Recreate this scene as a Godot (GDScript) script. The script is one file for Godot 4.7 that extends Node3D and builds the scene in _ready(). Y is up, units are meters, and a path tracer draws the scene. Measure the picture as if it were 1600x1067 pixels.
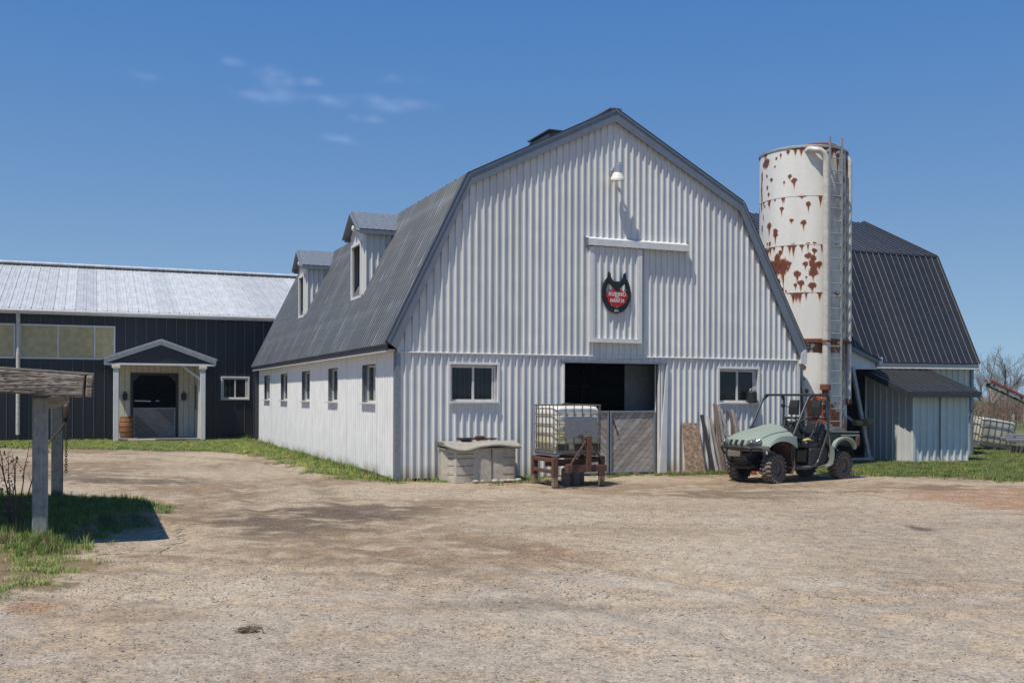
extends Node3D

const YAW := 0.3933
const BARN := Vector3(-2.3591, 0, -20.6883)
const SUN_TO := Vector3(-0.317, 1.0, 0.358)
var used := {}
var M := {}
var rng := RandomNumberGenerator.new()


# ---------------------------------------------------------------- mesh builder
class MB:
	var v := PackedVector3Array()
	var n := PackedVector3Array()
	var t := PackedVector2Array()
	var c := PackedColorArray()
	var ix := PackedInt32Array()
	var xf := Transform3D.IDENTITY
	var col := Color(1, 1, 1)

	func vert(p: Vector3, nn: Vector3, uv := Vector2.ZERO) -> int:
		v.append(p)
		n.append(nn)
		t.append(uv)
		c.append(col)
		return v.size() - 1

	func tri(a: Vector3, b: Vector3, d: Vector3) -> void:
		var A := xf * a
		var B := xf * b
		var D := xf * d
		var nn := (B - A).cross(D - A).normalized()
		var i := vert(A, nn)
		vert(B, nn)
		vert(D, nn)
		ix.append_array([i, i + 2, i + 1])

	func quad(a: Vector3, b: Vector3, d: Vector3, e: Vector3) -> void:
		var A := xf * a
		var B := xf * b
		var D := xf * d
		var E := xf * e
		var nn := (D - A).cross(E - B).normalized()
		var i := vert(A, nn, Vector2(0, 1))
		vert(B, nn, Vector2(1, 1))
		vert(D, nn, Vector2(1, 0))
		vert(E, nn, Vector2(0, 0))
		ix.append_array([i, i + 2, i + 1, i, i + 3, i + 2])

	func quadn(a: Vector3, b: Vector3, d: Vector3, e: Vector3, out: Vector3) -> void:
		if (d - a).cross(e - b).dot(out) >= 0.0:
			quad(a, b, d, e)
		else:
			quad(a, e, d, b)

	func quado(a: Vector3, b: Vector3, d: Vector3, e: Vector3, ctr: Vector3) -> void:
		quadn(a, b, d, e, (a + b + d + e) * 0.25 - ctr)

	func cbox(o: Vector3, s: Vector3, b := 0.0) -> void:
		var h := s * 0.5
		b = minf(b, minf(h.x, minf(h.y, h.z)) * 0.8)
		if b <= 0.0:
			for k in 3:
				for g in [-1.0, 1.0]:
					var p := []
					for q in [[-1, -1], [1, -1], [1, 1], [-1, 1]]:
						var w := Vector3.ZERO
						w[k] = g * h[k]
						w[(k + 1) % 3] = q[0] * h[(k + 1) % 3]
						w[(k + 2) % 3] = q[1] * h[(k + 2) % 3]
						p.append(o + w)
					quado(p[0], p[1], p[2], p[3], o)
			return
		var f := func(k: int, s3: Vector3) -> Vector3:
			var w := Vector3(s3.x * (h.x - b), s3.y * (h.y - b), s3.z * (h.z - b))
			w[k] = s3[k] * h[k]
			return o + w
		for k in 3:
			var k1 := (k + 1) % 3
			var k2 := (k + 2) % 3
			for g in [-1.0, 1.0]:
				var p := []
				for q in [[-1, -1], [1, -1], [1, 1], [-1, 1]]:
					var s3 := Vector3.ZERO
					s3[k] = g
					s3[k1] = q[0]
					s3[k2] = q[1]
					p.append(f.call(k, s3))
				quado(p[0], p[1], p[2], p[3], o)
				for g2 in [-1.0, 1.0]:  # edge between faces k and k1, along k2
					var a3 := Vector3.ZERO
					a3[k] = g
					a3[k1] = g2
					a3[k2] = -1
					var b3 := a3
					b3[k2] = 1
					quado(f.call(k, a3), f.call(k, b3), f.call(k1, b3), f.call(k1, a3), o)
		for sx in [-1.0, 1.0]:
			for sy in [-1.0, 1.0]:
				for sz in [-1.0, 1.0]:
					var s3 := Vector3(sx, sy, sz)
					var a: Vector3 = f.call(0, s3)
					var e: Vector3 = f.call(1, s3)
					var d: Vector3 = f.call(2, s3)
					if (e - a).cross(d - a).dot(s3) > 0:
						tri(a, e, d)
					else:
						tri(a, d, e)

	func bar(p: Vector3, q: Vector3, w: float, h: float, up := Vector3.UP, b := 0.0) -> void:
		var old := xf
		var x := (q - p).normalized()
		if absf(x.dot(up)) > 0.99:
			up = Vector3(0, 0, 1) if absf(x.z) < 0.9 else Vector3(1, 0, 0)
		var z := x.cross(up).normalized()
		var y := z.cross(x)
		xf = old * Transform3D(Basis(x, y, z), (p + q) * 0.5)
		cbox(Vector3.ZERO, Vector3(p.distance_to(q), h, w), b)
		xf = old

	# a surface through rows of points, smooth
	func grid(rows: Array, close_u := false, flip := false) -> void:
		var nr := rows.size()
		var nc: int = rows[0].size()
		var i0 := v.size()
		for r in nr:
			for k in nc:
				var p: Vector3 = rows[r][k]
				var ka := k - 1
				var kb := k + 1
				if close_u:
					ka = (k - 1 + nc) % nc
					kb = (k + 1) % nc
				else:
					ka = maxi(ka, 0)
					kb = mini(kb, nc - 1)
				var du: Vector3 = rows[r][kb] - rows[r][ka]
				var dv: Vector3 = rows[mini(r + 1, nr - 1)][k] - rows[maxi(r - 1, 0)][k]
				var nn := du.cross(dv)
				if nn.length_squared() < 1e-14:
					nn = Vector3.UP
				nn = (xf.basis * nn).normalized()
				vert(xf * p, -nn if flip else nn, Vector2(float(k) / (nc - 1), 1.0 - float(r) / (nr - 1)))
		var last := nc if close_u else nc - 1
		for r in nr - 1:
			for k in last:
				var a := i0 + r * nc + k
				var b := i0 + r * nc + (k + 1) % nc
				var d := b + nc
				var e := a + nc
				if flip:
					ix.append_array([a, b, d, a, d, e])
				else:
					ix.append_array([a, d, b, a, e, d])

	func tube(pts: Array, r, sides := 8, cap := true, closed := false) -> void:
		var rows := []
		var m := pts.size()
		var ref := Vector3.UP
		var d0: Vector3 = (pts[1] - pts[0]).normalized()
		if absf(d0.dot(ref)) > 0.9:
			ref = Vector3(1, 0, 0)
		var side := d0.cross(ref).normalized()
		for i in m:
			var d := Vector3.ZERO
			if closed:
				d = (pts[(i + 1) % m] - pts[(i - 1 + m) % m]).normalized()
			else:
				d = (pts[mini(i + 1, m - 1)] - pts[maxi(i - 1, 0)]).normalized()
			side = (side - d * side.dot(d)).normalized()
			var up := side.cross(d)
			var rr: float = r[i] if r is Array else r
			var row := []
			for k in sides:
				var a := TAU * k / sides
				row.append(pts[i] + (side * cos(a) + up * sin(a)) * rr)
			rows.append(row)
		if closed:
			rows.append(rows[0])
			grid(rows, true, true)
			return
		grid(rows, true, true)
		if cap:
			for e in [0, m - 1]:
				var ctr: Vector3 = pts[e]
				var dd: Vector3 = (pts[0] - pts[1]) if e == 0 else (pts[m - 1] - pts[m - 2])
				for k in sides:
					var a: Vector3 = rows[e][k]
					var b: Vector3 = rows[e][(k + 1) % sides]
					if (a - ctr).cross(b - ctr).dot(dd) > 0:
						tri(ctr, a, b)
					else:
						tri(ctr, b, a)

	# profile of (radius, y) bottom to top, turned about y; angle 0 looks along +z
	func lathe(prof: Array, seg := 24, a0 := -PI, a1 := PI) -> void:
		var total := 0.0
		for i in prof.size() - 1:
			total += prof[i].distance_to(prof[i + 1])
		var run := 0.0
		for i in prof.size() - 1:
			var p: Vector2 = prof[i]
			var q: Vector2 = prof[i + 1]
			var l := p.distance_to(q)
			var nn2 := Vector2(q.y - p.y, p.x - q.x).normalized()
			var i0 := v.size()
			for k in seg + 1:
				var a := lerpf(a0, a1, float(k) / seg)
				var d := Vector3(sin(a), 0, cos(a))
				var nn := (xf.basis * (d * nn2.x + Vector3.UP * nn2.y)).normalized()
				vert(xf * (d * p.x + Vector3.UP * p.y), nn, Vector2(float(k) / seg, 1.0 - run / total))
				vert(xf * (d * q.x + Vector3.UP * q.y), nn, Vector2(float(k) / seg, 1.0 - (run + l) / total))
			run += l
			for k in seg:
				var a := i0 + k * 2
				ix.append_array([a, a + 3, a + 2, a, a + 1, a + 3])

	func prism(poly: PackedVector2Array, z0: float, z1: float) -> void:
		var area := 0.0
		for i in poly.size():
			area += poly[i].cross(poly[(i + 1) % poly.size()])
		if area < 0:
			poly = poly.duplicate()
			poly.reverse()
		var tr := Geometry2D.triangulate_polygon(poly)
		for i in range(0, tr.size(), 3):
			var a := poly[tr[i]]
			var b := poly[tr[i + 1]]
			var d := poly[tr[i + 2]]
			if (b - a).cross(d - a) < 0:
				var s := b
				b = d
				d = s
			tri(Vector3(a.x, a.y, z1), Vector3(b.x, b.y, z1), Vector3(d.x, d.y, z1))
			tri(Vector3(a.x, a.y, z0), Vector3(d.x, d.y, z0), Vector3(b.x, b.y, z0))
		for i in poly.size():
			var a := poly[i]
			var b := poly[(i + 1) % poly.size()]
			quad(Vector3(a.x, a.y, z0), Vector3(b.x, b.y, z0), Vector3(b.x, b.y, z1), Vector3(a.x, a.y, z1))

	# rounded block: |x/a|^p + |y/b|^p + |z/c|^p = 1
	func rbox(o: Vector3, s: Vector3, p := 4.0, nu := 20, nv := 12) -> void:
		var rows := []
		var h := s * 0.5
		var e := 2.0 / p
		var sp := func(x: float) -> float: return signf(x) * pow(absf(x), e)
		for r in nv + 1:
			var la := lerpf(-PI / 2, PI / 2, float(r) / nv)
			var row := []
			for k in nu:
				var lo := TAU * k / nu
				row.append(o + Vector3(h.x * sp.call(cos(la)) * sp.call(sin(lo)), h.y * sp.call(sin(la)), h.z * sp.call(cos(la)) * sp.call(cos(lo))))
			rows.append(row)
		grid(rows, true)

	func mesh() -> ArrayMesh:
		var m := ArrayMesh.new()
		if v.is_empty():
			return m
		var a := []
		a.resize(Mesh.ARRAY_MAX)
		a[Mesh.ARRAY_VERTEX] = v
		a[Mesh.ARRAY_NORMAL] = n
		a[Mesh.ARRAY_TEX_UV] = t
		a[Mesh.ARRAY_COLOR] = c
		a[Mesh.ARRAY_INDEX] = ix
		m.add_surface_from_arrays(Mesh.PRIMITIVE_TRIANGLES, a)
		return m


# ---------------------------------------------------------------- scene helpers
func numbered(called: String) -> String:
	used[called] = used.get(called, -1) + 1
	return called if used[called] == 0 else "%s_%03d" % [called, used[called]]


func tag(o: Node3D, label: String, category: String, group := "") -> Node3D:
	o.set_meta("label", label)
	o.set_meta("category", category)
	if group:
		o.set_meta("group", group)
	return o


func thing(called: String, label: String, category: String, at := Vector3.ZERO, turn := 0.0, group := "") -> Node3D:
	var o := Node3D.new()
	o.name = numbered(called)
	add_child(o)
	o.position = at
	o.rotation.y = turn
	return tag(o, label, category, group)


func part(parent: Node3D, called: String, mb, m: Material, label := "") -> MeshInstance3D:
	var o := MeshInstance3D.new()
	o.name = called
	o.mesh = mb.mesh() if mb is MB else mb
	o.material_override = m
	if label:
		o.set_meta("label", label)
	parent.add_child(o, true)
	return o


func solo(called: String, mb, m: Material, label: String, category: String, at := Vector3.ZERO, turn := 0.0, group := "") -> MeshInstance3D:
	var o := MeshInstance3D.new()
	o.name = numbered(called)
	o.mesh = mb.mesh() if mb is MB else mb
	o.material_override = m
	add_child(o)
	o.position = at
	o.rotation.y = turn
	tag(o, label, category, group)
	return o


func struct(called: String, mb, m: Material, kind := "structure") -> MeshInstance3D:
	var o := MeshInstance3D.new()
	o.name = numbered(called)
	o.mesh = mb.mesh() if mb is MB else mb
	o.material_override = m
	add_child(o)
	o.set_meta("kind", kind)
	return o


func uv_w(u: float, y: float, v: float) -> Vector3:  # barn frame (along the front, up, back) to the world
	return BARN + Vector3(cos(YAW), 0, -sin(YAW)) * u + Vector3(-sin(YAW), 0, -cos(YAW)) * v + Vector3.UP * y


# ---------------------------------------------------------------- textures and materials
func layer(w: int, h: int, freq: float, sd: int, kind := FastNoiseLite.TYPE_SIMPLEX_SMOOTH, oct := 4, sx := 1, sy := 1, cell := FastNoiseLite.RETURN_DISTANCE) -> PackedByteArray:
	var f := FastNoiseLite.new()
	f.seed = sd
	f.frequency = freq
	f.noise_type = kind
	f.fractal_octaves = oct
	if kind == FastNoiseLite.TYPE_CELLULAR:
		f.fractal_type = FastNoiseLite.FRACTAL_NONE
		f.cellular_return_type = cell
	var im := f.get_seamless_image(w / sx, h / sy)
	im.convert(Image.FORMAT_L8)
	if sx > 1 or sy > 1:
		im.resize(w, h, Image.INTERPOLATE_CUBIC)
	return im.get_data()


func lut(f: Callable) -> PackedByteArray:
	var b := PackedByteArray()
	b.resize(256)
	for i in 256:
		b[i] = clampi(int(f.call(i / 255.0) * 255.0), 0, 255)
	return b


func to_srgb(x: float) -> float:
	return 12.92 * x if x < 0.0031308 else 1.055 * pow(x, 1.0 / 2.4) - 0.055


func rgb_tex(w: int, h: int, f: Callable) -> ImageTexture:  # f(i) gives a linear colour
	var b := PackedByteArray()
	b.resize(w * h * 3)
	for i in w * h:
		var k: Color = f.call(i)
		b[i * 3] = clampi(int(pow(k.r, 0.4545) * 255.0), 0, 255)
		b[i * 3 + 1] = clampi(int(pow(k.g, 0.4545) * 255.0), 0, 255)
		b[i * 3 + 2] = clampi(int(pow(k.b, 0.4545) * 255.0), 0, 255)
	return ImageTexture.create_from_image(Image.create_from_data(w, h, false, Image.FORMAT_RGB8, b))


func grey_tex(w: int, h: int, b: PackedByteArray) -> ImageTexture:
	return ImageTexture.create_from_image(Image.create_from_data(w, h, false, Image.FORMAT_L8, b))


func lin(r: float, g: float, b: float, a := 1.0) -> Color:
	var k := Color(r, g, b).linear_to_srgb()
	k.a = a
	return k


func mat(called: String, r: float, g: float, b: float, rough := 0.6, metal := 0.0, tex: Texture2D = null, scale := 1.0, bump: Texture2D = null, bump_cm := 0.0, world := false) -> StandardMaterial3D:
	var m := StandardMaterial3D.new()
	m.resource_name = called
	m.albedo_color = lin(r, g, b)
	m.roughness = rough
	m.metallic = metal
	if tex:
		m.albedo_texture = tex
	if bump:
		m.heightmap_enabled = true
		m.heightmap_texture = bump
		m.heightmap_scale = bump_cm
	if tex or bump:
		m.uv1_triplanar = true
		m.uv1_world_triplanar = world
		m.uv1_scale = Vector3.ONE * scale
		m.uv1_triplanar_sharpness = 6.0
	M[called] = m
	return m


func make_materials() -> void:
	var S := 512
	# weathered painted steel: streaks running down, faint blotches
	var a := layer(S, S, 0.02, 1, FastNoiseLite.TYPE_SIMPLEX_SMOOTH, 4, 1, 8)
	var b := layer(S, S, 0.008, 2)
	var s := layer(S, S, 0.09, 3)
	var steel := rgb_tex(S, S, func(i: int) -> Color:
		var k := 0.80 + 0.10 * (a[i] / 255.0 - 0.5) + 0.10 * (b[i] / 255.0 - 0.5)
		var dirt := clampf((s[i] / 255.0 - 0.74) * 4.0, 0.0, 1.0) * 0.25
		return Color(k * (1 - dirt), k * (1 - dirt * 1.1), k * (1 - dirt * 1.35)))
	# chalky roof paint, streaks running down the slope
	var a2 := layer(S, S, 0.03, 11, FastNoiseLite.TYPE_SIMPLEX_SMOOTH, 4, 1, 12)
	var b2 := layer(S, S, 0.006, 12)
	var roof := rgb_tex(S, S, func(i: int) -> Color:
		var ch := clampf((a2[i] / 255.0 * 0.9 + b2[i] / 255.0 * 0.6 - 0.82) * 2.4, 0.0, 1.0)
		var k := 0.40 + 0.10 * (a2[i] / 255.0 - 0.5) + 0.60 * ch
		return Color(k, k, k))
	# wood, grain along u
	var w1 := layer(S, S, 0.05, 21, FastNoiseLite.TYPE_SIMPLEX_SMOOTH, 5, 16, 1)
	var w2 := layer(S, S, 0.01, 22, FastNoiseLite.TYPE_SIMPLEX_SMOOTH, 3, 6, 1)
	var w3 := layer(S, S, 0.12, 23, FastNoiseLite.TYPE_SIMPLEX_SMOOTH, 2, 8, 1)
	var wood := rgb_tex(S, S, func(i: int) -> Color:
		var k := 0.75 + 0.5 * (w1[i] / 255.0 - 0.5) + 0.25 * (w2[i] / 255.0 - 0.5)
		if w3[i] < 70:
			k *= 0.55
		k = clampf(k, 0.15, 1.0)
		return Color(k, k * 0.98, k * 0.95))
	var woodh := PackedByteArray()
	woodh.resize(S * S)
	for i in S * S:
		woodh[i] = clampi(int(w1[i] * 0.7 + (0 if w3[i] < 70 else 70)), 0, 255)
	var woodb := grey_tex(S, S, woodh)
	var beam := rgb_tex(S, S, func(i: int) -> Color:
		var k := 0.68 + 0.9 * (w1[i] / 255.0 - 0.5) + 0.35 * (w2[i] / 255.0 - 0.5)
		if w3[i] < 96:
			k *= 0.3
		k = clampf(k, 0.05, 1.0)
		return Color(k, k * 0.95, k * 0.89))
	# the same with the grain upright
	var v1 := layer(S, S, 0.05, 24, FastNoiseLite.TYPE_SIMPLEX_SMOOTH, 5, 1, 16)
	var v2 := layer(S, S, 0.02, 25)
	var v3 := layer(S, S, 0.12, 26, FastNoiseLite.TYPE_SIMPLEX_SMOOTH, 2, 1, 8)
	var woodv := rgb_tex(S, S, func(i: int) -> Color:
		var k := 0.80 + 0.30 * (v1[i] / 255.0 - 0.5) + 0.45 * (v2[i] / 255.0 - 0.5)
		if v3[i] < 62:
			k *= 0.6
		var rs := clampf((v2[i] / 255.0 - 0.66) * 5.0, 0.0, 1.0) * 0.5
		return Color(k, k * (1 - 0.25 * rs), k * (1 - 0.45 * rs)))
	# metal roofing with dull and bright streaks down the slope
	var p1 := layer(S, S, 0.025, 27, FastNoiseLite.TYPE_SIMPLEX_SMOOTH, 4, 1, 16)
	var streak := rgb_tex(S, S, func(i: int) -> Color:
		var k := 0.74 + 0.24 * (p1[i] / 255.0 - 0.5) + 0.20 * (b2[i] / 255.0 - 0.5)
		return Color(k, k, k))
	# dirt and speckle for plastic, concrete, tyres
	var c1 := layer(S, S, 0.012, 31)
	var c2 := layer(S, S, 0.11, 32)
	var conc := rgb_tex(S, S, func(i: int) -> Color:
		var k := 0.80 + 0.28 * (c1[i] / 255.0 - 0.5) + 0.16 * (c2[i] / 255.0 - 0.5)
		return Color(k, k * 0.985, k * 0.96))
	# blotchy rust
	var r1 := layer(S, S, 0.018, 41)
	var r2 := layer(S, S, 0.08, 42)
	var rust := rgb_tex(S, S, func(i: int) -> Color:
		var k := clampf(r1[i] / 255.0 * 1.3 - 0.15, 0.0, 1.0)
		var g := 0.75 + 0.5 * (r2[i] / 255.0 - 0.5)
		return Color(lerpf(0.24, 0.42, k) * g, lerpf(0.09, 0.15, k) * g, lerpf(0.05, 0.09, k) * g))
	# chip board
	var o1 := layer(S, S, 0.05, 51, FastNoiseLite.TYPE_CELLULAR, 1, 2, 1, FastNoiseLite.RETURN_CELL_VALUE)
	var o2 := layer(S, S, 0.012, 52)
	var o3 := layer(S, S, 0.2, 53)
	var osb := rgb_tex(S, S, func(i: int) -> Color:
		var k := 0.55 + 0.35 * (o1[i] / 255.0 - 0.5) + 0.5 * (o2[i] / 255.0 - 0.5) + 0.3 * (o3[i] / 255.0 - 0.5)
		return Color(k, k * 0.92, k * 0.84))
	# mud splashed on sage paint
	var mud := rgb_tex(S, S, func(i: int) -> Color:
		var k := clampf((r1[i] / 255.0 - 0.52) * 3.0 + (r2[i] / 255.0 - 0.5), 0.0, 1.0)
		return Color(0.8, 0.8, 0.8).lerp(Color(0.95, 0.72, 0.55), k * 0.85))
	mat("white_steel", 0.80, 0.815, 0.80, 0.42, 0.0, steel, 0.45)
	mat("white_steel_b", 0.75, 0.77, 0.76, 0.45, 0.0, steel, 0.37)
	mat("white_steel_c", 0.85, 0.86, 0.84, 0.40, 0.0, steel, 0.52)
	mat("left_steel", 0.96, 0.975, 0.965, 0.5, 0.0, steel, 0.4)
	mat("white_trim", 0.80, 0.81, 0.80, 0.45, 0.0, steel, 0.8)
	mat("grey_trim", 0.21, 0.245, 0.285, 0.4, 0.15, steel, 0.7)
	mat("galv", 0.30, 0.34, 0.39, 0.45, 0.5, conc, 1.3)
	mat("dark_trim", 0.05, 0.055, 0.065, 0.5, 0.0, conc, 1.0)
	mat("barn_roof", 0.33, 0.375, 0.425, 0.5, 0.0, roof, 0.33)
	mat("barn_roof_b", 0.305, 0.345, 0.395, 0.52, 0.0, roof, 0.33)
	mat("barn_roof_c", 0.36, 0.40, 0.445, 0.48, 0.0, roof, 0.33)
	mat("fascia_old", 0.15, 0.155, 0.17, 0.8, 0.0, wood, 0.9, woodb, 0.4)
	mat("navy_steel", 0.020, 0.024, 0.034, 0.38, 0.0, conc, 0.7)
	mat("navy_steel_b", 0.025, 0.028, 0.037, 0.40, 0.0, conc, 0.6)
	mat("pale_roof", 0.60, 0.625, 0.64, 0.45, 0.0, streak, 0.5)
	mat("pale_roof_b", 0.66, 0.685, 0.695, 0.42, 0.0, streak, 0.5)
	mat("pale_roof_c", 0.54, 0.565, 0.585, 0.45, 0.0, streak, 0.5)
	mat("black_ribbed", 0.30, 0.305, 0.33, 0.38, 0.0, conc, 0.5)
	mat("black_ribbed_b", 0.34, 0.345, 0.37, 0.40, 0.0, conc, 0.43)
	mat("black_ribbed_c", 0.265, 0.27, 0.295, 0.36, 0.0, conc, 0.6)
	mat("navy_ribbed", 0.105, 0.115, 0.14, 0.38, 0.0, conc, 0.7)
	mat("navy_ribbed_b", 0.12, 0.13, 0.15, 0.40, 0.0, conc, 0.6)
	mat("black_roof", 0.035, 0.037, 0.045, 0.38, 0.0, conc, 0.5)
	mat("black_roof_b", 0.042, 0.043, 0.052, 0.40, 0.0, conc, 0.43)
	mat("black_roof_c", 0.030, 0.032, 0.039, 0.36, 0.0, conc, 0.6)
	mat("cream", 0.80, 0.75, 0.62, 0.7, 0.0, steel, 1.0)
	mat("polycarb", 0.58, 0.50, 0.27, 0.5, 0.0, conc, 0.5)
	mat("old_wood", 0.31, 0.28, 0.25, 0.85, 0.0, wood, 1.1, woodb, 0.5)
	mat("old_wood_b", 0.28, 0.255, 0.23, 0.85, 0.0, wood, 1.4, woodb, 0.5)
	mat("beam_wood", 0.40, 0.355, 0.315, 0.95, 0.0, beam, 0.9, woodb, 1.6)
	mat("plank_grey", 0.52, 0.49, 0.465, 0.8, 0.0, wood, 1.4, woodb, 0.4)
	mat("plank_grey_b", 0.42, 0.375, 0.335, 0.8, 0.0, wood, 1.7, woodb, 0.4)
	mat("plank_brown", 0.33, 0.235, 0.17, 0.85, 0.0, wood, 1.2, woodb, 0.4)
	mat("plank_pale", 0.60, 0.58, 0.54, 0.8, 0.0, wood, 1.3, woodb, 0.3)
	mat("plank_dark", 0.075, 0.075, 0.08, 0.8, 0.0, wood, 1.3, woodb, 0.3)
	mat("post_paint", 0.33, 0.345, 0.325, 0.7, 0.0, woodv, 0.8)
	mat("post_dark", 0.12, 0.145, 0.16, 0.7, 0.0, woodv, 0.9)
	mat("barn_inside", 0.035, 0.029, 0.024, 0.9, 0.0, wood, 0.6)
	mat("teal_panel", 0.11, 0.135, 0.135, 0.6, 0.0, conc, 0.8)
	mat("barrel_wood", 0.42, 0.19, 0.07, 0.6, 0.0, wood, 1.3, woodb, 0.3)
	mat("concrete", 0.42, 0.40, 0.37, 0.9, 0.0, conc, 0.7, grey_tex(S, S, c2), 0.3)
	mat("concrete_pale", 0.50, 0.42, 0.33, 0.9, 0.0, conc, 0.6, grey_tex(S, S, c2), 0.3)
	mat("vinyl", 0.74, 0.75, 0.75, 0.4, 0.0, conc, 1.5)
	mat("black", 0.018, 0.018, 0.02, 0.5)
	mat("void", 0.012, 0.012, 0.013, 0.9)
	mat("rust", 0.62, 0.66, 0.72, 0.85, 0.0, rust, 1.6)
	mat("stand_red", 0.44, 0.54, 0.56, 0.75, 0.0, rust, 1.1)
	mat("chain", 0.10, 0.075, 0.06, 0.6, 0.6)
	mat("white_pipe", 0.68, 0.67, 0.63, 0.35, 0.0, conc, 0.8)
	mat("ladder_steel", 0.42, 0.42, 0.40, 0.45, 0.2, conc, 2.0)
	mat("box_plastic", 0.58, 0.545, 0.465, 0.55, 0.0, conc, 0.9)
	mat("lid_plastic", 0.40, 0.385, 0.335, 0.6, 0.0, conc, 1.1)
	mat("groove", 0.12, 0.11, 0.10, 0.8)
	mat("tool_red", 0.075, 0.018, 0.018, 0.5)
	mat("osb", 0.52, 0.40, 0.29, 0.9, 0.0, osb, 1.5, grey_tex(S, S, o1), 0.2)
	mat("sage", 0.27, 0.345, 0.305, 0.55, 0.0, mud, 1.2)
	mat("sage_dusty", 0.29, 0.315, 0.265, 0.65, 0.0, mud, 2.0)
	mat("utv_black", 0.028, 0.029, 0.03, 0.45, 0.0, conc, 2.0)
	mat("utv_muddy", 0.21, 0.185, 0.155, 0.8, 0.0, conc, 2.2)
	mat("utv_brown", 0.12, 0.075, 0.05, 0.9, 0.0, conc, 2.2)
	mat("utv_tube", 0.055, 0.056, 0.058, 0.30, 0.35)
	mat("utv_tube_worn", 0.30, 0.28, 0.25, 0.4, 0.4, conc, 3.0)
	mat("utv_bed", 0.05, 0.075, 0.07, 0.5, 0.0, conc, 1.5)
	mat("seat_vinyl", 0.022, 0.024, 0.027, 0.32)
	mat("tread", 0.25, 0.215, 0.18, 0.95, 0.0, conc, 4.0)
	mat("tyre", 0.115, 0.105, 0.095, 0.9, 0.0, conc, 3.0)
	mat("rim_mud", 0.20, 0.165, 0.135, 0.8, 0.0, conc, 3.0)
	mat("lens", 0.10, 0.105, 0.11, 0.08)
	mat("chrome", 0.7, 0.7, 0.7, 0.15, 1.0)
	mat("alu", 0.55, 0.56, 0.57, 0.3, 0.7)
	mat("enamel", 0.82, 0.80, 0.72, 0.3)
	mat("sign_red", 0.46, 0.016, 0.014, 0.4)
	mat("sign_black", 0.012, 0.012, 0.013, 0.35)
	mat("letter_white", 0.75, 0.75, 0.74, 0.5)
	mat("yellow_cloth", 0.60, 0.47, 0.20, 0.9, 0.0, conc, 6.0)
	mat("log", 0.36, 0.275, 0.165, 0.85, 0.0, wood, 3.0, woodb, 0.6)
	mat("tank_label", 0.30, 0.315, 0.35, 0.25, 0.7, conc, 1.7)
	mat("cage", 0.17, 0.165, 0.155, 0.5, 0.3, conc, 3.0)
	mat("brick_red", 0.36, 0.12, 0.075, 0.9, 0.0, conc, 4.0)
	mat("stone", 0.52, 0.49, 0.41, 0.9, 0.0, conc, 6.0)
	mat("hay", 0.15, 0.115, 0.075, 0.95)
	mat("bark", 0.135, 0.115, 0.10, 0.95)
	mat("twig", 0.185, 0.155, 0.135, 0.95)
	mat("twig_red", 0.27, 0.165, 0.125, 0.95)
	mat("stem", 0.11, 0.085, 0.06, 0.9)
	mat("pink", 0.75, 0.38, 0.42, 0.8)
	mat("red_paint", 0.30, 0.035, 0.03, 0.5, 0.0, conc, 1.5)
	mat("steel_bar", 0.42, 0.43, 0.45, 0.45, 0.4, conc, 1.5)
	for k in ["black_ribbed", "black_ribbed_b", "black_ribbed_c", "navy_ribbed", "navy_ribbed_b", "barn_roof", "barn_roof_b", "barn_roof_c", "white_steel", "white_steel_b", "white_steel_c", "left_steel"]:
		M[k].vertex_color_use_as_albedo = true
	var t := mat("tank_plastic", 1, 1, 1, 0.4)
	t.vertex_color_use_as_albedo = true
	t.backlight_enabled = true
	t.backlight = Color(0.5, 0.5, 0.45)
	var g := mat("glass", 0.015, 0.017, 0.018, 0.03)
	g.metallic_specular = 0.4
	g.albedo_color.a = 0.5
	g.transparency = BaseMaterial3D.TRANSPARENCY_ALPHA
	var gl := mat("leaf", 1, 1, 1, 0.75)
	gl.vertex_color_use_as_albedo = true
	gl.backlight_enabled = true
	gl.backlight = Color(0.35, 0.4, 0.2)
	gl.cull_mode = BaseMaterial3D.CULL_DISABLED
	var pb := mat("pebble", 1, 1, 1, 0.9)
	pb.vertex_color_use_as_albedo = true
	# gravel: stones of two sizes and grit
	var G := 1024
	var g1 := layer(G, G, 0.07, 61, FastNoiseLite.TYPE_CELLULAR, 1, 1, 1, FastNoiseLite.RETURN_CELL_VALUE)
	var g1d := layer(G, G, 0.07, 61, FastNoiseLite.TYPE_CELLULAR, 1)
	var g2 := layer(G, G, 0.17, 62, FastNoiseLite.TYPE_CELLULAR, 1, 1, 1, FastNoiseLite.RETURN_CELL_VALUE)
	var g2d := layer(G, G, 0.17, 62, FastNoiseLite.TYPE_CELLULAR, 1)
	var g3 := layer(G, G, 0.3, 63)
	var g4 := layer(G, G, 0.012, 64)
	var g5 := layer(G, G, 0.04, 65, FastNoiseLite.TYPE_SIMPLEX_SMOOTH, 3)
	var gh := PackedByteArray()
	gh.resize(G * G)
	for i in G * G:
		gh[i] = clampi(int((255 - g1d[i]) * (0.55 if g1[i] > 150 else 0.1) + (255 - g2d[i]) * 0.3 + g3[i] * 0.25), 0, 255)
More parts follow.
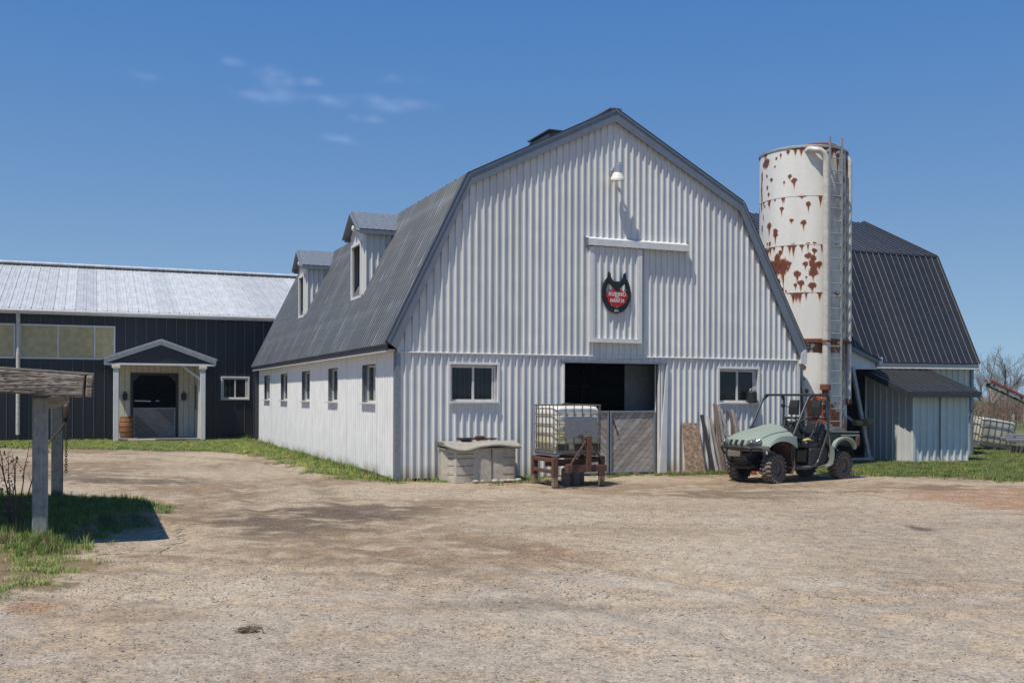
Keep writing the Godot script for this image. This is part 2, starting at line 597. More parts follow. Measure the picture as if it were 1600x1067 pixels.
	var gravel := rgb_tex(G, G, func(i: int) -> Color:
		var big := 1.0 if g1[i] > 150 and g1d[i] < 120 else 0.0
		var k := 0.74 + 0.36 * (g2[i] / 255.0 - 0.5) + 0.30 * (g3[i] / 255.0 - 0.5) + 0.28 * (g4[i] / 255.0 - 0.5) + 0.20 * (g5[i] / 255.0 - 0.5)
		if big > 0:
			k += 0.30 * ((g1[i] - 150) / 105.0 - 0.55)
		elif g2d[i] > 150:
			k *= 0.82
		k = clampf(k, 0.1, 1.0)
		var warm := 0.02 * (g4[i] / 255.0 - 0.5) + 0.06 * (g2[i] / 255.0 - 0.5)
		return Color(k * (1.0 + warm), k, k * (1.0 - warm)))
	var gm := StandardMaterial3D.new()
	gm.resource_name = "gravel_ground"
	gm.albedo_texture = gravel
	gm.albedo_color = Color(1, 1, 1)
	gm.vertex_color_use_as_albedo = true
	gm.roughness = 0.95
	gm.heightmap_enabled = true
	gm.heightmap_texture = grey_tex(G, G, gh)
	gm.heightmap_scale = 1.0
	gm.uv1_triplanar = true
	gm.uv1_world_triplanar = true
	gm.uv1_scale = Vector3.ONE * 0.31
	M["ground"] = gm


# ---------------------------------------------------------------- sheets, windows
const RIB_WALL := [[0.0, 0.0], [0.11, 0.036], [0.28, 0.036], [0.34, 0.0], [1.0, 0.0]]
const RIB_LOW := [[0.0, 0.0], [0.62, 0.0], [0.70, 0.012], [0.86, 0.012], [0.94, 0.0], [1.0, 0.0]]
const RIB_FINE := [[0.0, 0.0], [0.18, 0.040], [0.46, 0.040], [0.64, 0.0], [1.0, 0.0]]
const RIB_PANEL := [[0.0, 0.0], [0.28, 0.0], [0.31, 0.009], [0.36, 0.009], [0.39, 0.0], [0.56, 0.0], [0.59, 0.009], [0.64, 0.009], [0.67, 0.0], [0.84, 0.0], [0.88, 0.030], [0.95, 0.030], [0.99, 0.0], [1.0, 0.0]]
const RIB_SEAM := [[0.0, 0.0], [0.84, 0.0], [0.88, 0.024], [0.95, 0.024], [0.99, 0.0], [1.0, 0.0]]


# intervals of [lo, hi] left free by openings that cover s
func free_spans(lo: float, hi: float, s: float, openings: Array) -> Array:
	var spans := [[lo, hi]]
	for o in openings:
		if s > o[0] and s < o[1]:
			var nx := []
			for sp in spans:
				if o[2] > sp[0]:
					nx.append([sp[0], minf(sp[1], o[2])])
				if o[3] < sp[1]:
					nx.append([maxf(sp[0], o[3]), sp[1]])
			spans = nx
	return spans


# ribbed sheets as separate parts along du from o, standing up along dv; lo and hi give where each column begins and ends
func sheets(parent: Node3D, called: String, mats: Array, o: Vector3, du: Vector3, dv: Vector3, nrm: Vector3, length: float, pitch: float, prof: Array, lo: Callable, hi: Callable, openings := [], per := 6, base := Color(1, 1, 1), crest := Color(1, 1, 1), foot := 0.0) -> void:
	var s := []
	var k := 0
	while k * pitch < length:
		for q in prof:
			s.append([(k + q[0]) * pitch, q[1]])
		k += 1
	var cuts := [length]
	for op in openings:
		cuts.append(op[0])
		cuts.append(op[1])
	var wide := pitch * per
	var count := ceili(length / wide - 0.05)
	var i := 0
	for j in count:
		var mb := MB.new()
		var end := length if j == count - 1 else (j + 1) * wide
		var lap := nrm * (0.0015 * (j % 2) + 0.001 * sin(j * 2.4))
		while i < s.size() - 1 and s[i][0] < end - 1e-5:
			var a: float = s[i][0]
			var b: float = minf(s[i + 1][0], length)
			var ha: float = s[i][1]
			var hb: float = s[i + 1][1]
			mb.col = crest if ha > 0.0 and hb > 0.0 else base  # on black and navy sheets the paler crests are painted glints
			if b - a > 1e-5:
				var pts := [a]
				for cpt in cuts:
					if cpt > a + 1e-5 and cpt < b - 1e-5:
						pts.append(cpt)
				pts.sort()
				pts.append(b)
				for q in pts.size() - 1:
					var p0: float = pts[q]
					var p1: float = pts[q + 1]
					var h0 := lerpf(ha, hb, (p0 - a) / (s[i + 1][0] - a))
					var h1 := lerpf(ha, hb, (p1 - a) / (s[i + 1][0] - a))
					var l0: float = lo.call(p0)
					var l1: float = lo.call(p1)
					var t0: float = hi.call(p0)
					var t1: float = hi.call(p1)
					for sp in free_spans(minf(l0, l1), maxf(t0, t1), (p0 + p1) * 0.5, openings):
						var b0: float = maxf(sp[0], l0)
						var b1: float = maxf(sp[0], l1)
						var u0: float = minf(sp[1], t0)
						var u1: float = minf(sp[1], t1)
						if foot > 0.0 and b0 < 0.2 and u0 > foot + 0.1:
							mb.quadn(o + lap + du * p0 + dv * b0 + nrm * h0, o + lap + du * p1 + dv * b1 + nrm * h1, o + lap + du * p1 + dv * foot + nrm * h1, o + lap + du * p0 + dv * foot + nrm * h0, nrm)
							b0 = foot
							b1 = foot
						if u0 - b0 > 1e-4 or u1 - b1 > 1e-4:
							mb.quadn(o + lap + du * p0 + dv * b0 + nrm * h0, o + lap + du * p1 + dv * b1 + nrm * h1, o + lap + du * p1 + dv * maxf(u1, b1) + nrm * h1, o + lap + du * p0 + dv * maxf(u0, b0) + nrm * h0, nrm)
			i += 1
		if foot > 0.0:  # mud splashed up from the ground
			for q in mb.v.size():
				if mb.v[q].y < 0.15:
					var mud := clampf(0.45 + 0.35 * sin(mb.v[q].x * 3.1 + mb.v[q].z * 2.3) + 0.25 * sin(mb.v[q].x * 11.0 + mb.v[q].z * 7.0), 0.1, 1.0)
					mb.c[q] = Color(1, 1, 1).lerp(Color(0.50, 0.40, 0.29), mud)
		if mb.v.size():
			part(parent, called, mb, mats[rng.randi() % mats.size()])


# plain panels with thickness round openings, joined in one part (the inner face of a wall)
func lining(parent: Node3D, m: Material, o: Vector3, du: Vector3, nrm: Vector3, length: float, height: float, openings: Array, thick := 0.06, called := "inner_lining") -> void:
	var cuts := [0.0, length]
	for op in openings:
		cuts.append(op[0])
		cuts.append(op[1])
	cuts.sort()
	var mb := MB.new()
	for i in cuts.size() - 1:
		var a: float = cuts[i]
		var b: float = cuts[i + 1]
		if b - a < 1e-3:
			continue
		for sp in free_spans(0.0, height, (a + b) * 0.5, openings):
			if sp[1] - sp[0] > 1e-3:
				var p: Vector3 = o + du * a + Vector3.UP * float(sp[0])
				var q: Vector3 = o + du * b + Vector3.UP * float(sp[0])
				mb.bar((p + q) * 0.5 + Vector3.UP * (sp[1] - sp[0]) * 0.5 - du * (b - a) * 0.5, (p + q) * 0.5 + Vector3.UP * (sp[1] - sp[0]) * 0.5 + du * (b - a) * 0.5, thick, sp[1] - sp[0])
	part(parent, called, mb, m)


func line_at(pts: Array) -> Callable:
	return func(s: float) -> float:
		if s <= pts[0].x:
			return pts[0].y
		for i in pts.size() - 1:
			if s <= pts[i + 1].x:
				return lerpf(pts[i].y, pts[i + 1].y, (s - pts[i].x) / (pts[i + 1].x - pts[i].x))
		return pts[-1].y


func flat(y: float) -> Callable:
	return func(_s: float) -> float: return y


# a frame of four bars round w x h, centred on the origin, looking along +z
func frame_of(mb: MB, w: float, h: float, bar: float, z0: float, z1: float, bev := 0.004) -> void:
	var zc := (z0 + z1) * 0.5
	var d := z1 - z0
	mb.cbox(Vector3(0, h / 2 - bar / 2, zc), Vector3(w, bar, d), bev)
	mb.cbox(Vector3(0, -h / 2 + bar / 2, zc), Vector3(w, bar, d), bev)
	mb.cbox(Vector3(-w / 2 + bar / 2, 0, zc), Vector3(bar, h - 2 * bar, d), bev)
	mb.cbox(Vector3(w / 2 - bar / 2, 0, zc), Vector3(bar, h - 2 * bar, d), bev)


# a sliding window set back by rec in an opening of w x h: frame > reveal, pane, mullion, sill, bars
func slider(parent: Node3D, at: Transform3D, w: float, h: float, rec: float, trim: float, reveal: Material, bars := 0, curtain := false) -> MeshInstance3D:
	var mb := MB.new()
	frame_of(mb, w - 0.02, h - 0.02, 0.045, -rec - 0.05, -rec)
	var o := part(parent, "window", mb, M.vinyl)
	o.transform = at
	var r := MB.new()
	for sx in [-1.0, 1.0]:
		r.cbox(Vector3(sx * (w / 2 + 0.006), 0, -rec / 2 - 0.03), Vector3(0.012, h + 0.02, rec + 0.06))
	r.cbox(Vector3(0, h / 2 + 0.006, -rec / 2 - 0.03), Vector3(w + 0.024, 0.012, rec + 0.06))
	part(o, "reveal", r, reveal)
	if trim > 0:
		var tr := MB.new()
		frame_of(tr, w + 2 * trim, h + 2 * trim, trim, -0.02, 0.042, 0.006)
		part(o, "trim", tr, M.white_trim)
	var sl := MB.new()
	sl.cbox(Vector3(0, -h / 2 - 0.008, -rec / 2 + 0.02), Vector3(w + 0.02, 0.035, rec + 0.13), 0.006)
	part(o, "sill", sl, M.vinyl)
	var gl := MB.new()
	gl.cbox(Vector3(-w / 4, 0, -rec - 0.032), Vector3(w / 2 - 0.05, h - 0.11, 0.005))
	part(o, "pane", gl, M.glass)
	var gl2 := MB.new()
	gl2.cbox(Vector3(w / 4, 0, -rec - 0.018), Vector3(w / 2 - 0.05, h - 0.11, 0.005))
	part(o, "pane", gl2, M.glass)
	var mu := MB.new()
	mu.cbox(Vector3(0, 0, -rec - 0.02), Vector3(0.05, h - 0.1, 0.035), 0.004)
	part(o, "mullion", mu, M.vinyl)
	var sash := MB.new()
	sash.cbox(Vector3(w / 2 - 0.085, 0, -rec - 0.012), Vector3(0.035, h - 0.1, 0.02), 0.003)
	part(o, "sash", sash, M.vinyl)
	for i in bars:
		var bb := MB.new()
		var x := lerpf(-w / 2 + 0.12, w / 2 - 0.12, (i + 0.5) / bars)
		bb.tube([Vector3(x, -h / 2, -rec - 0.12), Vector3(x, h / 2, -rec - 0.12)], 0.008, 6, false)
		part(o, "bar", bb, M.white_trim)
	if curtain:
		var rows := []
		for y in [-h / 2 + 0.03, h / 2]:
			var row := []
			for k in 41:
				row.append(Vector3(lerpf(0.02, w / 2 - 0.05, k / 40.0), y, -rec - 0.09 + 0.014 * sin(k * 1.9)))
			rows.append(row)
		var cu := MB.new()
		cu.grid(rows)
		part(o, "curtain", cu, M.plank_dark)
	return o


# slanting boards clipped to a rectangle, each a sub-part
func slant_boards(parent: Node3D, m: Array, w: float, h: float, wide: float, up_right: bool, z: float) -> void:
	var rect := PackedVector2Array([Vector2(0, 0), Vector2(w, 0), Vector2(w, h), Vector2(0, h)])
	var d := Vector2(1, 1 if up_right else -1).normalized()
	var nn := Vector2(-d.y, d.x)
	var k := -40
	while k < 40:
		var base := Vector2(w / 2, h / 2) + nn * (k * wide)
		var g := wide * 0.46
		var strip := PackedVector2Array([base - d * 5 - nn * g, base + d * 5 - nn * g, base + d * 5 + nn * g, base - d * 5 + nn * g])
		for poly in Geometry2D.intersect_polygons(rect, strip):
			if poly.size() > 2:
				var mb := MB.new()
				mb.prism(poly, z, z + 0.022 + 0.004 * rng.randf())
				part(parent, "board", mb, m[rng.randi() % m.size()])
		k += 1


# ---------------------------------------------------------------- the white barn
func make_white_barn() -> void:
	var B := thing("white_barn", "big white corrugated steel barn with a gambrel gable, grey roof and two dormers", "barn", BARN, YAW)
	var W := 10.06
	var D := 18.34
	var white := [M.white_steel, M.white_steel_b, M.white_steel_c, M.white_steel]
	var eave_l := Vector2(-0.21, 2.835)
	var knee_l := Vector2(1.525, 6.376)
	var apex := Vector2(4.975, 8.095)
	var knee_r := Vector2(8.344, 6.30)
	var eave_r := Vector2(10.224, 2.827)
	var outer := [eave_l, knee_l, apex, knee_r, eave_r]
	var inner := [Vector2(-0.02, 2.70), Vector2(1.575, 6.166), Vector2(4.98, 7.84), Vector2(8.27, 6.10), Vector2(10.02, 2.70)]
	# openings in the front: two windows, the big doorway
	var w1 := [1.155, 2.205, 1.625, 2.40]
	var w2 := [7.785, 8.86, 1.615, 2.40]
	var gate := [3.77, 6.15, -1.0, 2.485]
	var low_open := [w1, w2, gate]
	var top := line_at([Vector2(0, 2.76), Vector2(1.54, 6.26), Vector2(4.98, 7.96), Vector2(8.32, 6.19), Vector2(W, 2.76)])
	var X := Vector3(1, 0, 0)
	var Y := Vector3.UP
	var Z := Vector3(0, 0, 1)
	sheets(B, "wall_sheet", white, Vector3(0, 0, 0), X, Y, Z, W, 0.155, RIB_WALL, func(s: float) -> float: return 0.03 + 0.018 * sin(s * 1.7) + 0.012 * sin(s * 5.1), flat(2.632), low_open, 6, Color(1, 1, 1), Color(1, 1, 1), 0.34)
	sheets(B, "wall_sheet", white, Vector3(0, 0, 0.012), X, Y, Z, W, 0.155, RIB_WALL, flat(2.628), top)
	lining(B, M.barn_inside, Vector3(0.05, 0, -0.06), X, Z, W - 0.1, 2.64, [[1.105, 2.155, 1.625, 2.40], [7.735, 8.81, 1.615, 2.40], [3.72, 6.10, -1.0, 2.485]])
	var gb := MB.new()
	gb.prism(PackedVector2Array([Vector2(0.06, 2.66), Vector2(10.0, 2.66), Vector2(8.24, 6.1), Vector2(4.98, 7.85), Vector2(1.62, 6.17)]), -0.09, -0.03)
	part(B, "gable_lining", gb, M.barn_inside)
	# seam flashing
	var sm := MB.new()
	sm.cbox(Vector3(W / 2, 2.64, 0.032), Vector3(W - 0.04, 0.03, 0.045), 0.008)
	part(B, "seam_flashing", sm, M.white_trim)
	# screws in rows, every other rib
	var sc := MB.new()
	for row in [0.12, 0.72, 1.42, 2.12, 2.56, 2.75, 3.5, 4.25, 5.0, 5.75, 6.5, 7.2]:
		var k := 0
		while k * 0.155 < W - 0.1:
			var u := (k + 0.24) * 0.155
			k += 2
			var hid := false
			for op in low_open:
				if u > op[0] - 0.08 and u < op[1] + 0.08 and row > op[2] - 0.08 and row < op[3] + 0.08:
					hid = true
			if row > 2.9 and row > top.call(u) - 0.3:
				hid = true
			if row > 2.9 and row < 5.3 and u > 4.25 and u < 5.7:
				hid = true
			if not hid:
				sc.cbox(Vector3(u, row + rng.randf_range(-0.02, 0.02), 0.012 if row < 2.64 else 0.02), Vector3(0.016, 0.016, 0.024))
	var scm := part(B, "screws", sc, M.dark_trim)
	scm.set_meta("kind", "stuff")
	# left wall, back wall, right wall
	var lw := []
	var lwin := [[1.62, 2.78], [5.327, 6.433], [8.871, 10.057], [12.448, 13.671], [15.907, 17.11]]
	for q in lwin:
		lw.append([D - q[1], D - q[0], 1.585, 2.445])
	sheets(B, "side_wall_sheet", [M.left_steel], Vector3(0, 0, -D), Z, Y, -X, D, 0.2, RIB_LOW, func(s: float) -> float: return 0.05 + 0.02 * sin(s * 0.9), flat(2.68), lw, 7, Color(1, 1, 1), Color(1, 1, 1), 0.30)
	lining(B, M.barn_inside, Vector3(0.045, 0, -D), Z, X, D - 0.05, 2.66, lw, 0.05)
	sheets(B, "side_wall_sheet", [M.left_steel], Vector3(W, 0, -0.0), -Z, Y, X, D, 0.31, RIB_LOW, flat(0.04), flat(2.68))
	var bk := MB.new()
	bk.prism(PackedVector2Array([Vector2(0, 0), Vector2(W, 0), Vector2(W, 2.76), Vector2(8.32, 6.19), Vector2(4.98, 7.96), Vector2(1.54, 6.26), Vector2(0, 2.76)]), -D - 0.05, -D)
	part(B, "back_wall", bk, M.left_steel)
	# corner trims
	var ct := MB.new()
	ct.cbox(Vector3(-0.012, 1.35, -0.065), Vector3(0.03, 2.62, 0.15), 0.006)
	ct.cbox(Vector3(0.03, 1.35, 0.028), Vector3(0.09, 2.62, 0.02), 0.004)
	part(B, "corner_trim", ct, M.galv)
	var ct2 := MB.new()
	ct2.cbox(Vector3(W - 0.03, 1.35, 0.028), Vector3(0.09, 2.6, 0.03), 0.004)
	ct2.cbox(Vector3(W + 0.02, 1.35, -0.06), Vector3(0.03, 2.6, 0.18), 0.004)
	part(B, "corner_trim", ct2, M.white_trim)
	# roof deck, rake boards
	for i in 4:
		var a: Vector2 = outer[i]
		var b: Vector2 = outer[i + 1]
		var ia: Vector2 = a.lerp(inner[i], 0.3)
		var ib: Vector2 = b.lerp(inner[i + 1], 0.3)
		var dk := MB.new()
		dk.prism(PackedVector2Array([a, b, ib, ia]), -D - 0.15, 0.085)
		part(B, "roof_deck", dk, M.dark_trim)
		var rk := MB.new()
		var n2 := (b - a).orthogonal().normalized() * 0.02
		if n2.y < 0:
			n2 = -n2
		rk.prism(PackedVector2Array([a + n2, b + n2, inner[i + 1], inner[i]]), 0.088, 0.12)
		rk.prism(PackedVector2Array([a + n2 * 1.6, b + n2 * 1.6, b - n2 * 0.8, a - n2 * 0.8]), 0.121, 0.136)
		part(B, "rake_board", rk, M.grey_trim)
		var cap := MB.new()
		cap.prism(PackedVector2Array([a + n2 * 2.6, b + n2 * 2.6, b + n2 * 1.62, a + n2 * 1.62]), -0.08, 0.142)
		part(B, "rake_flashing", cap, M.dark_trim)
	# roof sheets
	var roofm := [M.barn_roof, M.barn_roof_b, M.barn_roof_c]
	var slope := Vector3(knee_l.x - eave_l.x, knee_l.y - eave_l.y, 0)
	var ln := slope.length()
	slope /= ln
	var sn := Vector3(-slope.y, slope.x, 0)
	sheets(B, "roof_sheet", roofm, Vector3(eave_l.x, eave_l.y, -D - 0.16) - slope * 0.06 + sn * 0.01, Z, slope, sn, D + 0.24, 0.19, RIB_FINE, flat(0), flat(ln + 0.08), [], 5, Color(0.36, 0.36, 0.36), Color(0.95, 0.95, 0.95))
	var pairs := [[knee_l, apex], [eave_r, knee_r], [knee_r, apex]]
	for q in pairs:
		var p0: Vector2 = q[0]
		var p1: Vector2 = q[1]
		var sl := Vector3(p1.x - p0.x, p1.y - p0.y, 0)
		var l2 := sl.length()
		sl /= l2
		var n3 := Vector3(-sl.y, sl.x, 0)
		if n3.y < 0:
			n3 = -n3
		sheets(B, "roof_sheet", roofm, Vector3(p0.x, p0.y, -D - 0.16) + n3 * 0.008, Z, sl, n3, D + 0.24, 0.3, RIB_FINE, flat(0), flat(l2), [], 3)
	var rc := MB.new()
	rc.bar(Vector3(apex.x, apex.y + 0.035, -D - 0.1), Vector3(apex.x, apex.y + 0.035, 0.12), 0.3, 0.03)
	part(B, "ridge_cap", rc, M.galv)
	# eave fascia and soffit, left and right; hanging return at the right eave
	var fa := MB.new()
	fa.cbox(Vector3(-0.195, 2.738, -D / 2 - 0.1), Vector3(0.03, 0.165, D + 0.2), 0.005)
	part(B, "fascia_board", fa, M.fascia_old)
	var fe := MB.new()
	fe.cbox(Vector3(-0.20, 2.655, -D / 2 - 0.1), Vector3(0.045, 0.02, D + 0.2), 0.003)
	fe.cbox(Vector3(-0.095, 2.69, -D / 2 - 0.1), Vector3(0.16, 0.015, D + 0.15))
	part(B, "soffit", fe, M.white_trim)
	var fr := MB.new()
	fr.cbox(Vector3(10.2, 2.73, -D / 2 - 0.1), Vector3(0.03, 0.17, D), 0.005)
	fr.cbox(Vector3(10.12, 2.66, -D / 2 - 0.1), Vector3(0.14, 0.015, D))
	part(B, "fascia_board", fr, M.grey_trim)
	var rt := MB.new()
	rt.prism(PackedVector2Array([Vector2(10.02, 2.56), Vector2(10.20, 2.55), Vector2(10.21, 2.78), Vector2(10.17, 2.90), Vector2(10.04, 2.80)]), -0.05, 0.14)
	part(B, "eave_return", rt, M.white_trim)
	var ds := MB.new()
	ds.bar(Vector3(10.12, 2.58, -0.05), Vector3(10.34, 1.35, -0.12), 0.09, 0.12, Vector3(0, 0, 1), 0.01)
	ds.bar(Vector3(10.34, 1.4, -0.12), Vector3(10.38, 0.15, -0.14), 0.09, 0.12, Vector3(0, 0, 1), 0.01)
	part(B, "downspout", ds, M.galv)
	var ds2 := MB.new()
	ds2.bar(Vector3(-0.08, 0.1, -D - 0.08), Vector3(-0.08, 2.7, -D - 0.08), 0.1, 0.1, Vector3(0, 0, 1), 0.01)
	part(B, "downspout", ds2, M.dark_trim)
	# low vent box astride the ridge
	var vb := MB.new()
	vb.prism(PackedVector2Array([Vector2(4.80, 7.8), Vector2(5.24, 7.8), Vector2(5.24, 8.34), Vector2(5.02, 8.40), Vector2(4.80, 8.34)]), -4.30, -3.05)
	var vent := part(B, "ridge_vent", vb, M.dark_trim)
	var vl := MB.new()
	vl.cbox(Vector3(5.02, 8.40, -3.67), Vector3(0.52, 0.04, 1.34), 0.01)
	part(vent, "vent_lid", vl, M.dark_trim)
	# side windows
	for q in lwin:
		var w: float = q[1] - q[0]
		slider(B, Transform3D(Basis(Vector3(0, 0, 1), Vector3.UP, Vector3(-1, 0, 0)), Vector3(-0.002, 2.015, -(q[0] + q[1]) / 2)), w, 0.86, 0.11, 0.0, M.galv)
	# front windows
	slider(B, Transform3D(Basis(), Vector3(1.68, 2.0125, 0.0)), 1.05, 0.775, 0.03, 0.055, M.white_trim, 8)
	slider(B, Transform3D(Basis(), Vector3(8.3225, 2.0075, 0.0)), 1.075, 0.785, 0.04, 0.055, M.white_trim, 0, true)
	# doorway trim
	var hd := MB.new()
	hd.cbox(Vector3(5.04, 2.52, 0.03), Vector3(2.66, 0.07, 0.08), 0.006)
	part(B, "door_header", hd, M.galv)
	var j1 := MB.new()
	j1.cbox(Vector3(3.755, 1.24, 0.0), Vector3(0.04, 2.47, 0.12), 0.006)
	part(B, "door_jamb", j1, M.white_trim)
	var j2 := MB.new()
	j2.prism(PackedVector2Array([Vector2(6.15, 0.02), Vector2(6.34, 0.02), Vector2(6.37, 2.485), Vector2(6.335, 2.485), Vector2(6.2, 0.8)]), 0.035, 0.07)
	j2.cbox(Vector3(6.165, 1.24, -0.06), Vector3(0.03, 2.47, 0.2), 0.004)
	part(B, "door_jamb", j2, M.white_trim)
	# two half doors of slanting boards
	var boards := [M.plank_grey, M.plank_grey_b, M.plank_grey]
	for q in [[3.80, 4.945, false], [4.975, 6.135, true]]:
		var wd: float = q[1] - q[0]
		var fb := MB.new()
		fb.xf = Transform3D(Basis(), Vector3(wd / 2, 0.70, 0))
		frame_of(fb, wd, 1.40, 0.045, 0.0, 0.055, 0.006)
		fb.cbox(Vector3(0, 0, -0.01), Vector3(wd - 0.04, 1.36, 0.015))
		var leaf := part(B, "half_door", fb, M.galv)
		leaf.position = Vector3(q[0], 0.03, -0.14)
		slant_boards(leaf, boards, wd - 0.09, 1.31, 0.118, q[2], 0.0)
		for ch in leaf.get_children():
			ch.position = Vector3(0.045, 0.045, 0.0)
		var lt := MB.new()
		lt.bar(Vector3(0.06, 1.22, 0.06), Vector3(0.2, 0.85, 0.065), 0.02, 0.02, Vector3(0, 0, 1))
		if q[2]:
			part(leaf, "latch", lt, M.chain)
	# inside: floor, ceiling, partitions, a leaf of a stall door, stall posts
	var fl := MB.new()
	fl.cbox(Vector3(W / 2, 0.012, -D / 2 - 0.08), Vector3(W - 0.15, 0.024, D - 0.25))
	part(B, "floor", fl, M.concrete)
	var ce := MB.new()
	ce.cbox(Vector3(W / 2, 2.72, -D / 2 - 0.08), Vector3(W - 0.2, 0.04, D - 0.25))
	part(B, "ceiling", ce, M.barn_inside)
	for u in [3.1, 7.2]:
		for k in 5:
			var iw := MB.new()
			iw.cbox(Vector3(u, 0.30 + k * 0.5, -3.0), Vector3(0.05, 0.495, 5.6))
			part(B, "stall_plank", iw, M.barn_inside)
	for k in 5:
		var iw := MB.new()
		iw.cbox(Vector3(5.15, 0.30 + k * 0.5, -5.9), Vector3(4.0, 0.495, 0.05))
		part(B, "stall_plank", iw, M.barn_inside)
	for q in [[4.3, -4.2], [5.2, -4.2], [6.1, -3.2]]:
		var po := MB.new()
		po.cbox(Vector3(q[0], 1.35, q[1]), Vector3(0.12, 2.6, 0.12), 0.01)
		part(B, "stall_post", po, M.barn_inside)
	var tp := MB.new()
	tp.cbox(Vector3(5.98, 1.86, -0.55), Vector3(0.80, 1.25, 0.04), 0.008)
	part(B, "stall_door", tp, M.teal_panel)
	# loft door on its track, with a rim of trim
	var dr := MB.new()
	dr.cbox(Vector3(4.99, 3.99, 0.075), Vector3(1.24, 2.06, 0.03))
	var loft := part(B, "loft_door", dr, M.white_steel_b)
	sheets(loft, "door_sheet", [M.white_steel], Vector3(4.42, 0, 0.092), X, Y, Z, 1.14, 0.155, RIB_WALL, flat(3.0), flat(5.06), [], 8)
	for q in [[4.385, 3.99, 0.10, 2.1], [5.60, 3.99, 0.10, 2.1]]:
		var e := MB.new()
		e.cbox(Vector3(q[0], q[1], 0.105), Vector3(q[2], q[3], 0.06), 0.006)
		part(loft, "door_trim", e, M.white_trim)
	var e2 := MB.new()
	e2.prism(PackedVector2Array([Vector2(4.338, 2.94), Vector2(5.648, 2.94), Vector2(5.55, 3.03), Vector2(4.436, 3.03)]), 0.08, 0.139)
	part(loft, "door_trim", e2, M.white_trim)
	var tk := MB.new()
	tk.prism(PackedVector2Array([Vector2(-0.17, 5.065), Vector2(-0.155, 5.065), Vector2(-0.155, 5.2), Vector2(-0.012, 5.26), Vector2(-0.012, 5.275), Vector2(-0.17, 5.21)]), 0.0, 2.56)
	tk.xf = Transform3D()
	var track := part(B, "door_track_cover", tk, M.white_trim)
	track.transform = Transform3D(Basis(Vector3(0, 0, -1), Vector3.UP, Vector3(1, 0, 0)), Vector3(4.285, 0, 0))
	var te := MB.new()
	for u in [4.287, 6.843]:
		te.cbox(Vector3(u, 5.15, 0.09), Vector3(0.006, 0.17, 0.15))
	te.bar(Vector3(4.3, 5.12, 0.06), Vector3(6.83, 5.12, 0.06), 0.03, 0.05)
	part(track, "rail", te, M.galv).transform = track.transform.affine_inverse()
	make_dormer(B, 0.457, 4.46, 5.83, 4.2, 6.33, 5.84)
	make_dormer(B, 0.478, 11.86, 13.1, 4.25, 6.33, 5.83)


